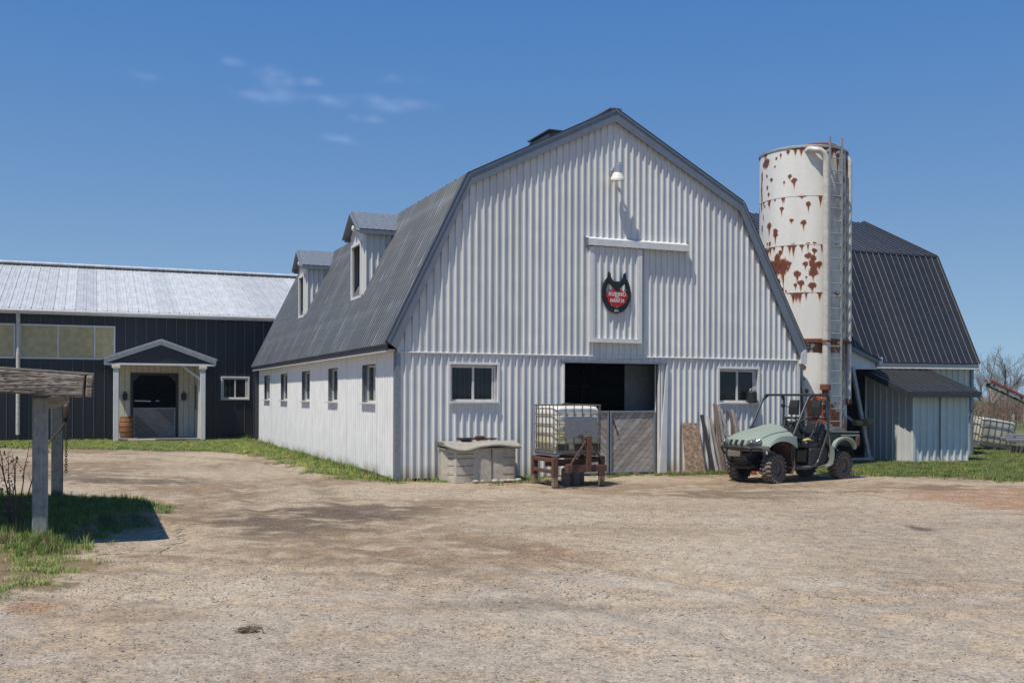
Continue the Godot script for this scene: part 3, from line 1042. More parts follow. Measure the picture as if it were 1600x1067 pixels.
# a gabled dormer on the left slope, its face at u, between v0 and v1
func make_dormer(B: Node3D, u: float, v0: float, v1: float, y0: float, y1: float, ye: float) -> void:
	var vm := (v0 + v1) * 0.5
	var roof_u := func(y: float) -> float: return -0.21 + (y - 2.835) * (1.735 / 3.541)
	var mb := MB.new()
	for v in [v0, v1]:  # cheeks
		var poly := PackedVector2Array([Vector2(u, y0 + 0.03), Vector2(u, ye + 0.05), Vector2(roof_u.call(ye + 0.05) + 0.12, ye + 0.05)])
		mb.xf = Transform3D(Basis(), Vector3(0, 0, -v - 0.015))
		mb.prism(poly, 0.0, 0.03)
	mb.xf = Transform3D()
	var d := part(B, "dormer", mb, M.white_steel_b)
	# ribbed cheeks facing the yard
	sheets(d, "cheek_sheet", [M.white_steel, M.white_steel_b], Vector3(u, 0, -v0 + 0.017), Vector3(1, 0, 0), Vector3.UP, Vector3(0, 0, 1), 1.0, 0.155, RIB_WALL, func(s: float) -> float: return minf(ye + 0.04, 2.835 + (u + s + 0.21) * (3.541 / 1.735)), flat(ye + 0.04), [], 4)
	# face with its window opening
	var f := MB.new()
	var wv := (v1 - v0) * 0.5
	var hw := wv - 0.24
	f.xf = Transform3D(Basis(Vector3(0, 0, 1), Vector3.UP, Vector3(-1, 0, 0)), Vector3(u, 0, -vm))
	f.cbox(Vector3(-wv + 0.12, (y0 + ye) / 2, 0), Vector3(0.24, ye - y0, 0.04))
	f.cbox(Vector3(wv - 0.12, (y0 + ye) / 2, 0), Vector3(0.24, ye - y0, 0.04))
	f.prism(PackedVector2Array([Vector2(-wv, ye), Vector2(-hw, ye), Vector2(-hw, ye - 0.28), Vector2(hw, ye - 0.28), Vector2(hw, ye), Vector2(wv, ye), Vector2(0, y1 - 0.08)]), -0.02, 0.02)
	part(d, "face", f, M.white_steel)
	var t := MB.new()
	t.xf = Transform3D(Basis(Vector3(0, 0, 1), Vector3.UP, Vector3(-1, 0, 0)), Vector3(u, (y0 + ye - 0.28) / 2, -vm))
	frame_of(t, 2 * hw + 0.12, ye - 0.28 - y0 + 0.05, 0.07, 0.0, 0.06, 0.005)
	part(d, "window_trim", t, M.white_trim)
	var g := MB.new()
	g.xf = Transform3D(Basis(Vector3(0, 0, 1), Vector3.UP, Vector3(-1, 0, 0)), Vector3(u, (y0 + ye - 0.28) / 2, -vm))
	g.cbox(Vector3(-hw / 2, 0, -0.12), Vector3(hw, ye - 0.3 - y0, 0.008))
	part(d, "pane", g, M.glass)
	var g2 := MB.new()
	g2.xf = g.xf
	g2.cbox(Vector3(hw / 2 + 0.02, 0.0, -0.09), Vector3(hw - 0.04, ye - 0.4 - y0, 0.015))
	g2.bar(Vector3(0.06, -0.6, -0.06), Vector3(0.14, 0.5, -0.06), 0.03, 0.05)
	part(d, "shutter_board", g2, M.plank_pale)
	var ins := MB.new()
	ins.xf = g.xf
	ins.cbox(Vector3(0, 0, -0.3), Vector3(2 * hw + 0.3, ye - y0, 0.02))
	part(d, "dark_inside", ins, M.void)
	# little gable roof with ribs
	for s in [-1.0, 1.0]:
		var r := MB.new()
		var hwid := wv + 0.13
		var a := Vector3(u - 0.16, y1 + 0.03, -vm)
		var b := Vector3(u - 0.16, ye - 0.02, -vm + s * hwid)
		var nrm := Vector3(0, hwid, s * (y1 - ye)).normalized()
		var e1: float = roof_u.call(y1) + 0.12
		var e0: float = roof_u.call(ye) + 0.12
		r.quadn(a, b, Vector3(e0, b.y, b.z), Vector3(e1, a.y, a.z), nrm)
		var up := nrm * 0.025
		r.quadn(a + up, b + up, Vector3(e0, b.y, b.z) + up, Vector3(e1, a.y, a.z) + up, nrm)
		r.quadn(a, b, b + up, a + up, Vector3(-1, 0, 0))
		for k in 7:
			var x := u - 0.12 + k * 0.15
			r.bar(Vector3(x, a.y, a.z) + up, Vector3(x, b.y, b.z) + up, 0.03, 0.03, nrm)
		part(d, "dormer_roof", r, M.galv)
		var fbd := MB.new()
		fbd.bar(Vector3(u - 0.15, ye - 0.07, -vm + s * hwid), Vector3(e0, ye - 0.07, -vm + s * hwid), 0.03, 0.1)
		fbd.bar(a - Vector3(0.012, 0.045, 0), b - Vector3(0.012, 0.045, 0), 0.03, 0.1, Vector3(-1, 0, 0))
		part(d, "dormer_trim", fbd, M.grey_trim)
	var lp := MB.new()
	lp.xf = Transform3D(Basis(Vector3(0, 0, 1), Vector3.UP, Vector3(-1, 0, 0)), Vector3(u - 0.1, ye + 0.12, -vm))
	lp.rbox(Vector3(0.0, 0, 0), Vector3(0.2, 0.16, 0.12), 2.5, 12, 8)
	part(d, "floodlight", lp, M.white_trim)


# ---------------------------------------------------------------- things on the white barn's front
func make_barn_fittings() -> void:
	var L := thing("barn_light", "small aluminium yard light with white bowl high under the white gable", "lamp", uv_w(4.93, 6.5, 0.0), YAW)
	var a := MB.new()
	a.xf = Transform3D(Basis(Vector3(1, 0, 0), deg_to_rad(8)), Vector3(0, 0.1, 0.3))
	a.lathe([Vector2(0.07, 0.06), Vector2(0.10, 0.10), Vector2(0.09, 0.24), Vector2(0.055, 0.25), Vector2(0.05, 0.29), Vector2(0.0, 0.30)], 20)
	var hs := part(L, "housing", a, M.alu)
	var bw := MB.new()
	bw.xf = a.xf
	bw.lathe([Vector2(0.155, -0.10), Vector2(0.15, -0.06), Vector2(0.10, 0.06), Vector2(0.07, 0.09)], 24)
	part(hs, "bowl", bw, M.enamel)
	var bu := MB.new()
	bu.xf = a.xf
	bu.rbox(Vector3(0, -0.04, 0), Vector3(0.13, 0.14, 0.13), 2.0, 12, 8)
	part(hs, "bulb", bu, M.vinyl)
	var ar := MB.new()
	ar.tube([Vector3(0, 0.22, 0.0), Vector3(0, 0.30, 0.12), Vector3(0, 0.28, 0.28)], 0.022, 8)
	ar.cbox(Vector3(0, 0.22, 0.03), Vector3(0.12, 0.12, 0.05), 0.01)
	part(L, "arm", ar, M.alu)

	# horseshoe sign
	var S := thing("horseshoe_sign", "black horseshoe sign with an eagle above a red lettered shield on the loft door", "sign", uv_w(4.985, 4.03, -0.135), YAW)
	var po := PackedVector2Array()
	var pi := PackedVector2Array()
	for k in 41:
		var t := deg_to_rad(lerpf(-227, 47, k / 40.0))
		var wd := lerpf(0.115, 0.085, absf(k - 20) / 20.0)
		var ox := 0.355 * cos(t)
		var oy := 0.44 * sin(t) if sin(t) < 0 else 0.46 * sin(t)
		po.append(Vector2(ox, oy))
		pi.append(Vector2(ox * (1 - wd / 0.355), oy * (1 - wd / 0.40)))
	pi.reverse()
	po.append_array(pi)
	var hb := MB.new()
	hb.prism(po, 0.0, 0.035)
	part(S, "horseshoe", hb, M.sign_black)
	var eg := MB.new()
	for s in [-1.0, 1.0]:
		eg.prism(PackedVector2Array([Vector2(0, 0.13), Vector2(s * 0.10, 0.13), Vector2(s * 0.20, 0.22), Vector2(s * 0.235, 0.33), Vector2(s * 0.215, 0.47), Vector2(s * 0.17, 0.44), Vector2(s * 0.155, 0.36), Vector2(s * 0.11, 0.285), Vector2(s * 0.06, 0.255), Vector2(0, 0.25)]), 0.02, 0.055)
	eg.prism(PackedVector2Array([Vector2(-0.05, 0.05), Vector2(0.05, 0.05), Vector2(0.08, 0.2), Vector2(0.03, 0.27), Vector2(-0.04, 0.26), Vector2(-0.08, 0.2)]), 0.021, 0.062)
	part(S, "eagle", eg, M.sign_black)
	var sh := MB.new()
	sh.prism(PackedVector2Array([Vector2(0, 0.12), Vector2(0.09, 0.085), Vector2(0.15, 0.04), Vector2(0.22, 0.03), Vector2(0.255, -0.02), Vector2(0.27, -0.08), Vector2(0.24, -0.11), Vector2(0.21, -0.2), Vector2(0.12, -0.265), Vector2(0, -0.3), Vector2(-0.12, -0.265), Vector2(-0.21, -0.2), Vector2(-0.24, -0.11), Vector2(-0.27, -0.08), Vector2(-0.255, -0.02), Vector2(-0.22, 0.03), Vector2(-0.15, 0.04), Vector2(-0.09, 0.085)]), 0.036, 0.055)
	part(S, "shield", sh, M.sign_red)
	for q in [["RUBINO", -0.025, 0.088, 0.0], ["HILL", -0.092, 0.042, 0.0], ["RANCH", -0.165, 0.082, 0.0], ["BTC", -0.385, 0.05, 0.0]]:
		var tm := TextMesh.new()
		var fnt := SystemFont.new()
		fnt.font_names = PackedStringArray(["Droid Sans"])
		tm.font = fnt
		tm.text = q[0]
		tm.font_size = 32
		tm.pixel_size = q[2] / 24.0
		tm.depth = 0.008
		var o := part(S, "lettering", tm, M.letter_white)
		o.position = Vector3(q[3], q[1], 0.060 if q[1] > -0.3 else 0.037)

	# black canister standing on the sill of the right window
	var cn := thing("black_canister", "black canister with a wire handle on the sill of the right front window", "canister", uv_w(8.66, 1.625, -0.06), YAW)
	var cb := MB.new()
	cb.lathe([Vector2(0.0, 0.0), Vector2(0.125, 0.0), Vector2(0.13, 0.02), Vector2(0.12, 0.24), Vector2(0.09, 0.27), Vector2(0.0, 0.275)], 18)
	part(cn, "body", cb, M.black)
	var cl := MB.new()
	var arc := []
	for k in 9:
		var t := PI * k / 8.0
		arc.append(Vector3(0.08 * cos(t), 0.26 + 0.07 * sin(t), 0.03))
	cl.tube(arc, 0.01, 6)
	part(cn, "handle", cl, M.alu)


# ---------------------------------------------------------------- the long dark barn on the left
func make_dark_barn() -> void:
	var B := thing("dark_barn", "long low dark navy barn with pale metal roof and gabled porch left of white barn", "barn", uv_w(0, 0, 22), YAW)
	var X := Vector3(1, 0, 0)
	var Y := Vector3.UP
	var Z := Vector3(0, 0, 1)
	var x0 := -15.0
	var x1 := 8.0
	var navy := [M.navy_ribbed, M.navy_ribbed_b, M.navy_ribbed]
	var ops := [[-4.281 - x0, -2.651 - x0, -1.0, 2.522], [-0.944 - x0, 0.147 - x0, 1.567, 2.47], [-8.2 - x0, -4.933 - x0, 3.115, 4.355], [-13.6 - x0, -8.395 - x0, 3.115, 4.355]]
	sheets(B, "wall_sheet", navy, Vector3(x0, 0, 0), X, Y, Z, x1 - x0, 0.375, RIB_SEAM, flat(0.05), flat(4.85), ops, 3, Color(0.16, 0.16, 0.16))  # dark base leaves the crests pale, a painted glint along each rib
	lining(B, M.barn_inside, Vector3(x0, 0, -0.07), X, Z, x1 - x0, 4.8, ops, 0.08)
	# roof: eave, near slope in sheets, ridge, far slope, ends
	var e := Vector3(x0 - 0.3, 4.94, 0.36)
	var r := Vector3(x0 - 0.3, 7.48, -7.6)
	var sl := (r - e).normalized()
	var nr := Vector3(0, -sl.z, sl.y).normalized()
	if nr.y < 0:
		nr = -nr
	sheets(B, "roof_sheet", [M.pale_roof, M.pale_roof_b, M.pale_roof_c, M.pale_roof_b, M.pale_roof], e, X, sl, nr, x1 - x0 + 0.6, 0.375, RIB_PANEL, flat(-0.05), flat((r - e).length()), [], 2)
	var bk := MB.new()
	bk.xf = Transform3D(Basis(Vector3(0, 0, -1), Y, X), Vector3(x0 - 0.3, 0, 0))
	bk.prism(PackedVector2Array([Vector2(7.6, 7.46), Vector2(15.5, 4.95), Vector2(15.5, 4.8), Vector2(7.6, 7.3), Vector2(-0.34, 4.8), Vector2(-0.34, 4.92)]), 0.0, x1 - x0 + 0.6)
	part(B, "roof_deck", bk, M.pale_roof)
	for x in [x0, x1 - 0.1]:
		var en := MB.new()
		en.xf = Transform3D(Basis(Vector3(0, 0, -1), Y, X), Vector3(x, 0, 0))
		en.prism(PackedVector2Array([Vector2(0.02, 0), Vector2(15.2, 0), Vector2(15.2, 4.9), Vector2(7.6, 7.3), Vector2(0.02, 4.9)]), 0.0, 0.1)
		part(B, "end_wall", en, M.navy_steel)
	var bw := MB.new()
	bw.cbox(Vector3((x0 + x1) / 2, 2.45, -15.2), Vector3(x1 - x0, 4.9, 0.1))
	part(B, "back_wall", bw, M.navy_steel)
	var rc := MB.new()
	for s in [-1.0, 1.0]:
		rc.bar(Vector3(x0 - 0.35, 7.56, -7.6 + s * 0.16), Vector3(x1 + 0.35, 7.56, -7.6 + s * 0.16), 0.34, 0.04, Vector3(0, 1, s * 0.3).normalized())
	rc.cbox(Vector3((x0 + x1) / 2, 7.5, -7.42), Vector3(x1 - x0 + 0.6, 0.05, 0.04))
	part(B, "ridge_cap", rc, M.pale_roof_b)
	var fc := MB.new()
	fc.cbox(Vector3((x0 + x1) / 2, 4.80, 0.36), Vector3(x1 - x0 + 0.6, 0.12, 0.03), 0.005)
	part(B, "fascia_board", fc, M.white_trim)
	var gu := MB.new()
	gu.cbox(Vector3((x0 + x1) / 2, 4.86, 0.42), Vector3(x1 - x0 + 0.6, 0.11, 0.10), 0.03)
	part(B, "gutter", gu, M.white_trim)
	var so := MB.new()
	so.cbox(Vector3((x0 + x1) / 2, 4.775, 0.19), Vector3(x1 - x0 + 0.6, 0.02, 0.34))
	part(B, "soffit", so, M.white_trim)
	var dp := MB.new()
	dp.tube([Vector3(-8.27, 0.25, 0.12), Vector3(-8.27, 4.55, 0.12), Vector3(-8.27, 4.72, 0.2), Vector3(-8.27, 4.84, 0.38)], 0.075, 10)
	part(B, "downpipe", dp, M.white_pipe)
	# long translucent window bands
	for q in [[-8.2, -4.933, [-6.915, -5.64]], [-13.6, -8.395, [-11.8, -10.1]]]:
		var fr := MB.new()
		var w: float = q[1] - q[0]
		fr.xf = Transform3D(Basis(), Vector3((q[0] + q[1]) / 2, 3.735, 0))
		frame_of(fr, w + 0.06, 1.30, 0.06, -0.03, 0.045)
		var win := part(B, "window_band", fr, M.white_trim)
		var edges := [q[0]]
		edges.append_array(q[2])
		edges.append(q[1])
		for i in 3:
			var pn := MB.new()
			pn.cbox(Vector3((edges[i] + edges[i + 1]) / 2, 3.735, 0.0), Vector3(edges[i + 1] - edges[i] - 0.03, 1.22, 0.02))
			part(win, "panel", pn, M.polycarb)
			if i < 2:
				var mu := MB.new()
				mu.cbox(Vector3(edges[i + 1], 3.735, 0.02), Vector3(0.05, 1.2, 0.03))
				part(win, "mullion", mu, M.white_trim)
	slider(B, Transform3D(Basis(), Vector3(-0.398, 2.02, 0.0)), 1.0, 0.83, -0.01, 0.06, M.vinyl)
	# porch
	var P := MB.new()
	var cx := -3.33
	P.prism(PackedVector2Array([Vector2(-5.12, 2.93), Vector2(-1.55, 2.93), Vector2(cx, 3.64)]), 1.60, 1.66)
	part(B, "porch_gable", P, M.navy_steel_b)
	for s in [-1.0, 1.0]:
		var rb := MB.new()
		var ed: float = cx + s * 2.0
		rb.prism(PackedVector2Array([Vector2(cx, 3.83), Vector2(ed, 3.105), Vector2(ed, 3.0), Vector2(cx, 3.72)]), 1.72, 1.78)
		rb.prism(PackedVector2Array([Vector2(cx, 3.715), Vector2(ed, 2.995), Vector2(ed, 2.90), Vector2(cx, 3.635)]), 1.66, 1.72)
		part(B, "porch_rake", rb, M.white_trim)
		var pr := MB.new()
		pr.prism(PackedVector2Array([Vector2(cx, 3.85), Vector2(ed + s * 0.05, 3.11), Vector2(ed + s * 0.05, 3.07), Vector2(cx, 3.80)]), 0.0, 1.80)
		part(B, "porch_roof", pr, M.pale_roof_c)
	var bm := MB.new()
	bm.cbox(Vector3(cx, 2.885, 1.66), Vector3(3.95, 0.075, 0.16), 0.006)
	part(B, "porch_beam", bm, M.white_trim)
	var cl := MB.new()
	cl.cbox(Vector3(cx, 2.86, 0.80), Vector3(3.5, 0.03, 1.6))
	part(B, "porch_ceiling", cl, M.cream)
	for x in [-4.905, -1.81]:
		var po := MB.new()
		po.cbox(Vector3(x, 1.40, 1.62), Vector3(0.19, 2.72, 0.19), 0.012)
		var post := part(B, "porch_post", po, M.post_paint if false else M.white_trim)
		var cap := MB.new()
		cap.cbox(Vector3(x, 2.79, 1.62), Vector3(0.29, 0.12, 0.26), 0.01)
		part(post, "post_cap", cap, M.cream)
	var br := MB.new()
	br.bar(Vector3(-1.86, 2.32, 1.58), Vector3(-2.55, 2.84, 1.58), 0.07, 0.09, Vector3(0, 0, 1))
	part(B, "brace", br, M.white_trim)
	var sw := MB.new()
	sw.cbox(Vector3(-1.93, 1.45, 0.78), Vector3(0.06, 2.8, 1.5))
	var side := part(B, "porch_side_wall", sw, M.cream)
	var sp := MB.new()
	sp.cbox(Vector3(-1.97, 1.65, 0.62), Vector3(0.03, 0.95, 0.28))
	part(side, "wall_panel", sp, M.plank_dark)
	# cream boards on the back of the porch, either side of and over the doorway
	for span in [[-4.96, -4.345, 3, 0.05], [-4.345, -2.59, 8, 2.60], [-2.59, -1.97, 3, 0.05]]:
		for k in span[2]:
			var w: float = (span[1] - span[0]) / span[2]
			var cb := MB.new()
			cb.cbox(Vector3(span[0] + (k + 0.5) * w, (span[3] + 2.85) / 2, 0.035), Vector3(w - 0.01, 2.85 - span[3], 0.025), 0.006)
			part(B, "wall_board", cb, M.cream)
	# doorway: dark arch trim with clipped corners, half door, rail, dark room behind
	var dt := MB.new()
	dt.cbox(Vector3(-4.30, 1.30, 0.07), Vector3(0.09, 2.5, 0.06))
	dt.cbox(Vector3(-2.63, 1.30, 0.07), Vector3(0.09, 2.5, 0.06))
	dt.cbox(Vector3(-3.466, 2.56, 0.07), Vector3(1.76, 0.09, 0.06))
	for s in [-1.0, 1.0]:
		dt.prism(PackedVector2Array([Vector2(-3.466 + s * 0.83, 2.53), Vector2(-3.466 + s * 0.5, 2.53), Vector2(-3.466 + s * 0.83, 2.2)]), 0.04, 0.085)
	part(B, "door_trim", dt, M.plank_dark)
	var hd := MB.new()
	hd.xf = Transform3D(Basis(), Vector3(-3.466, 0.66, 0.03))
	frame_of(hd, 1.56, 1.18, 0.06, 0.0, 0.05)
	hd.cbox(Vector3(0, 0, -0.01), Vector3(1.5, 1.1, 0.02))
	var leaf := part(B, "half_door", hd, M.galv)
	slant_boards(leaf, [M.old_wood_b, M.plank_grey_b], 1.46, 1.08, 0.16, false, 0.0)
	for ch in leaf.get_children():
		ch.position = Vector3(-3.466 - 0.73, 0.12, 0.03)
	var rl := MB.new()
	rl.bar(Vector3(-4.2, 1.52, 0.02), Vector3(-3.6, 1.50, 0.02), 0.03, 0.04)
	rl.bar(Vector3(-3.42, 1.51, 0.02), Vector3(-3.3, 1.51, 0.02), 0.03, 0.03)
	part(B, "door_rail", rl, M.vinyl)
	var rm := MB.new()
	rm.cbox(Vector3(-3.466, 1.4, -3.0), Vector3(2.6, 2.9, 0.06))
	rm.cbox(Vector3(-4.75, 1.4, -1.55), Vector3(0.06, 2.9, 2.9))
	rm.cbox(Vector3(-2.15, 1.4, -1.55), Vector3(0.06, 2.9, 2.9))
	rm.cbox(Vector3(-3.466, 2.85, -1.55), Vector3(2.6, 0.06, 2.9))
	part(B, "inner_room", rm, M.barn_inside)
	for xx in [-4.546, -2.384]:
		var sc := MB.new()
		sc.cbox(Vector3(xx, 1.80, 0.06), Vector3(0.1, 0.14, 0.03), 0.01)
		sc.prism(PackedVector2Array([Vector2(xx - 0.08, 1.54), Vector2(xx + 0.08, 1.54), Vector2(xx + 0.10, 1.76), Vector2(xx, 1.87), Vector2(xx - 0.10, 1.76)]), 0.08, 0.2)
		part(B, "wall_lantern", sc, M.black)
	var st := MB.new()
	st.cbox(Vector3(-3.4, 0.05, 0.85), Vector3(3.0, 0.1, 1.6), 0.01)
	part(B, "porch_floor", st, M.old_wood_b)
	var sp2 := MB.new()
	sp2.cbox(Vector3(-4.0, 0.055, 1.85), Vector3(0.95, 0.08, 0.4), 0.01)
	part(B, "door_step", sp2, M.concrete_pale)
	var mt := MB.new()
	mt.cbox(Vector3(-2.95, 0.055, 1.85), Vector3(1.0, 0.05, 0.4), 0.01)
	part(B, "door_mat", mt, M.black)

	var K := thing("wooden_barrel", "orange brown wooden barrel with dark hoops under the porch of the dark barn", "barrel", uv_w(-4.50, 0.10, 21.55), YAW)
	var prof := []
	for k in 13:
		var t := k / 12.0
		prof.append(Vector2(0.215 + 0.05 * sin(PI * t), 0.82 * t))
	prof.append(Vector2(0.19, 0.80))
	prof.append(Vector2(0.0, 0.80))
	var kb := MB.new()
	kb.lathe(prof, 24)
	part(K, "staves", kb, M.barrel_wood)
	for y in [0.05, 0.22, 0.42, 0.62, 0.78]:
		var hp := MB.new()
		var rr := 0.219 + 0.05 * sin(PI * y / 0.82)
		hp.lathe([Vector2(rr, y - 0.018), Vector2(rr, y + 0.018)], 24)
		part(K, "hoop", hp, M.chain)


# ---------------------------------------------------------------- silo
func silo_texture() -> ImageTexture:
	var W := 1024
	var H := 1024
	var a := layer(W, H, 0.01, 71, FastNoiseLite.TYPE_SIMPLEX_SMOOTH, 4, 1, 4)
	var b := layer(W, H, 0.06, 72)
	var c := layer(W, H, 0.02, 73)
	var px := PackedFloat32Array()
	px.resize(W * H)  # amount of rust
	var top := 7.93
	# (pixel column across the drum as -1..1, height in m, width m, height m, drip m)
	var spots := []
	var add := func(x: float, y: float, w: float, h: float, drip: float) -> void: spots.append([x, y, w, h, drip])
	for q in [[-0.83, 7.66, 0.141, 0.096, 0.08], [-0.928, 7.35, 0.045, 0.169, 0.17], [-0.936, 7.04, 0.045, 0.197, 0.23], [-0.93, 6.79, 0.039, 0.169, 0.11], [-0.997, 6.55, 0.056, 0.085, 0.08], [-0.997, 5.77, 0.045, 0.197, 0.17], [-0.808, 7.34, 0.034, 0.039, 0.05], [-0.705, 7.21, 0.045, 0.045, 0.04], [-0.803, 7.04, 0.031, 0.051, 0.04], [-0.766, 6.86, 0.031, 0.045, 0.05], [-0.288, 7.23, 0.045, 0.045, 0.07], [-0.419, 7.09, 0.025, 0.028, 0.06], [-0.191, 7.11, 0.062, 0.056, 0.16], [-0.419, 6.71, 0.051, 0.023, 0.11], [-0.024, 6.71, 0.107, 0.023, 0.05], [-0.469, 6.45, 0.045, 0.042, 0.14], [0.121, 6.51, 0.056, 0.051, 0.16], [-0.246, 6.13, 0.042, 0.042, 0.06], [0.018, 6.06, 0.056, 0.051, 0.16], [-0.752, 6.07, 0.073, 0.073, 0.25], [-0.608, 5.86, 0.062, 0.102, 0.19], [-0.733, 5.6, 0.034, 0.051, 0.08], [-0.794, 5.62, 0.025, 0.039, 0.06], [-0.497, 7.79, 0.023, 0.039, 0.08], [-0.594, 7.72, 0.025, 0.034, 0.03], [-0.622, 7.52, 0.025, 0.025, 0.03], [-0.33, 7.83, 0.045, 0.039, 0.05], [-0.892, 6.31, 0.02, 0.073, 0.08], [-0.919, 6.04, 0.039, 0.085, 0.14], [-0.789, 5.43, 0.073, 0.039, 0.06], [-0.808, 5.32, 0.073, 0.113, 0.08], [-0.205, 5.49, 0.068, 0.028, 0.23], [0.115, 5.53, 0.051, 0.023, 0.16], [0.254, 5.55, 0.045, 0.023, 0.06], [-0.018, 5.48, 0.039, 0.034, 0.11], [-0.636, 5.48, 0.034, 0.028, 0.08], [-0.853, 6.59, 0.025, 0.034, 0.03], [-0.616, 6.68, 0.023, 0.023, 0.03], [-0.497, 5.35, 0.045, 0.056, 0.08], [-0.872, 5.53, 0.028, 0.062, 0.07], [-0.928, 6.56, 0.034, 0.034, 0.04], [-0.761, 6.62, 0.039, 0.039, 0.05], [0.004, 7.85, 0.028, 0.017, 0.02], [-0.608, 5, 0.226, 0.169, 0.25], [-0.441, 5, 0.147, 0.175, 0.2], [-0.705, 4.94, 0.141, 0.169, 0.2], [-0.574, 5.21, 0.073, 0.113, 0.11], [-0.816, 5.29, 0.062, 0.124, 0.11], [-0.775, 5.45, 0.073, 0.028, 0.05], [-0.497, 5.36, 0.045, 0.045, 0.11], [-0.121, 4.8, 0.073, 0.068, 0.17], [0.121, 5.24, 0.068, 0.062, 0.06], [0.227, 5.17, 0.068, 0.068, 0.06], [0.254, 5.36, 0.056, 0.051, 0.11], [0.06, 5.04, 0.056, 0.056, 0.11], [0.199, 5.04, 0.073, 0.073, 0.17], [0.352, 5.03, 0.079, 0.062, 0.08], [0.254, 4.96, 0.068, 0.062, 0.06], [0.227, 4.84, 0.096, 0.107, 0.14], [0.213, 4.5, 0.085, 0.068, 0.14], [-0.038, 4.57, 0.073, 0.056, 0.17], [-0.157, 4.53, 0.039, 0.039, 0.11], [-0.135, 4.32, 0.197, 0.023, 0.17], [-0.205, 4.26, 0.068, 0.023, 0.17], [-0.079, 4.29, 0.039, 0.023, 0.17], [-0.538, 4.62, 0.051, 0.068, 0.11], [-0.455, 4.41, 0.045, 0.056, 0.14], [0.079, 4.71, 0.025, 0.025, 0.05], [-0.288, 5.05, 0.039, 0.051, 0.08], [-0.427, 4.72, 0.017, 0.169, 0.31], [-0.205, 5.51, 0.073, 0.034, 0.23], [-0.024, 5.49, 0.045, 0.039, 0.11], [-0.371, 4.38, 0.023, 0.023, 0.03], [0.06, 4.35, 0.023, 0.017, 0.02], [0.199, 4.34, 0.062, 0.011, 0.02], [0.08, 1.9, 0.05, 0.05, 0.05], [-0.02, 2.5, 0.07, 0.06, 0.06], [0.03, 2.49, 0.05, 0.07, 0.05], [-0.05, 2.4, 0.04, 0.04, 0.03], [0.02, 2.2, 0.03, 0.03, 0.02]]:
		add.call(q[0], q[1], q[2], q[3], q[4])
	for k in 60:  # the rest of the drum and its rims
		var ang := rng.randf_range(PI * 0.6, PI * 1.4)
		spots.append([9.0 + ang, rng.randf_range(3.3, 7.8), rng.randf_range(0.04, 0.15), rng.randf_range(0.03, 0.14), rng.randf_range(0.05, 0.5)])
	for k in 40:
		spots.append([9.0 + rng.randf_range(-1.4, 1.4), [7.9, 6.72, 5.52, 4.34][k % 4] - 0.02, rng.randf_range(0.03, 0.09), 0.02, rng.randf_range(0.03, 0.22)])
	for k in 11:
		spots.append([9.0 + rng.randf_range(0.55, 1.6), 7.9 - 0.02, rng.randf_range(0.06, 0.2), 0.05, rng.randf_range(0.1, 0.7)])
	for s in spots:
		var ang: float = asin(clampf(s[0], -0.99, 0.99)) if s[0] < 2.0 else s[0] - 9.0
		var cx := int((ang + PI) / TAU * W)
		var cy := int((1.0 - s[1] / top) * H)
		var mx := W / (TAU * 1.09)
		var my := H / top
		var rx: float = s[2] * mx * 1.18
		var ry: float = s[3] * my * 1.15
		var y0 := int(cy - ry * 1.6)
		var y1 := int(cy + ry * 1.6 + s[4] * my * 1.8)
		for y in range(maxi(0, y0), mini(H, y1)):
			for x in range(int(cx - rx * 1.7) - 1, int(cx + rx * 1.7) + 2):
				var xi := posmod(x, W)
				var nz := (b[y * W + xi] / 255.0 - 0.5) * 0.8
				var dx := (x - cx) / rx
				var dy := (y - cy) / ry
				var d := sqrt(dx * dx + dy * dy) + nz
				var k := clampf((1.15 - d) * 2.6, 0.0, 1.0)
				if dy > 0:
					var f: float = (y - cy) / (s[4] * my * 1.8 + ry)
					var wdt: float = 0.75 * (1.0 - f)
					var st := clampf((wdt - absf(dx) + 0.35 * (a[(y % 7) * W + xi] / 255.0 - 0.5)) * 3.0, 0.0, 1.0) * clampf(1.2 - f, 0.0, 1.0) * 0.95
					k = maxf(k, st)
				px[y * W + xi] = maxf(px[y * W + xi], k)
	# peeled red paint round the foot, rust along the ledge
	for y in H:
		var hy := (1.0 - float(y) / H) * top
		for x in W:
			var i := y * W + x
			var ang := (float(x) / W) * TAU - PI
			if hy < 2.25:
				var edge := 1.72 + 0.7 * (c[i] / 255.0 - 0.5) - 0.5 * clampf(ang - 0.45, 0.0, 1.0) + (0.3 if ang < 0.0 else 0.0)
				if hy < edge and c[i] > 66 + 26 * sin(ang * 9.0 + hy * 2.0):
					px[i] = 2.0 + clampf((b[i] / 255.0 - 0.35) * 2.0, 0.0, 0.9)
			elif hy > 2.85 and hy < 3.2 and b[i] + c[i] > 235:
				px[i] = maxf(px[i], 0.75)
			elif hy > 2.25 and hy < 2.9 and ang > 0.6 and a[i] > 150:
				px[i] = maxf(px[i], 0.5)
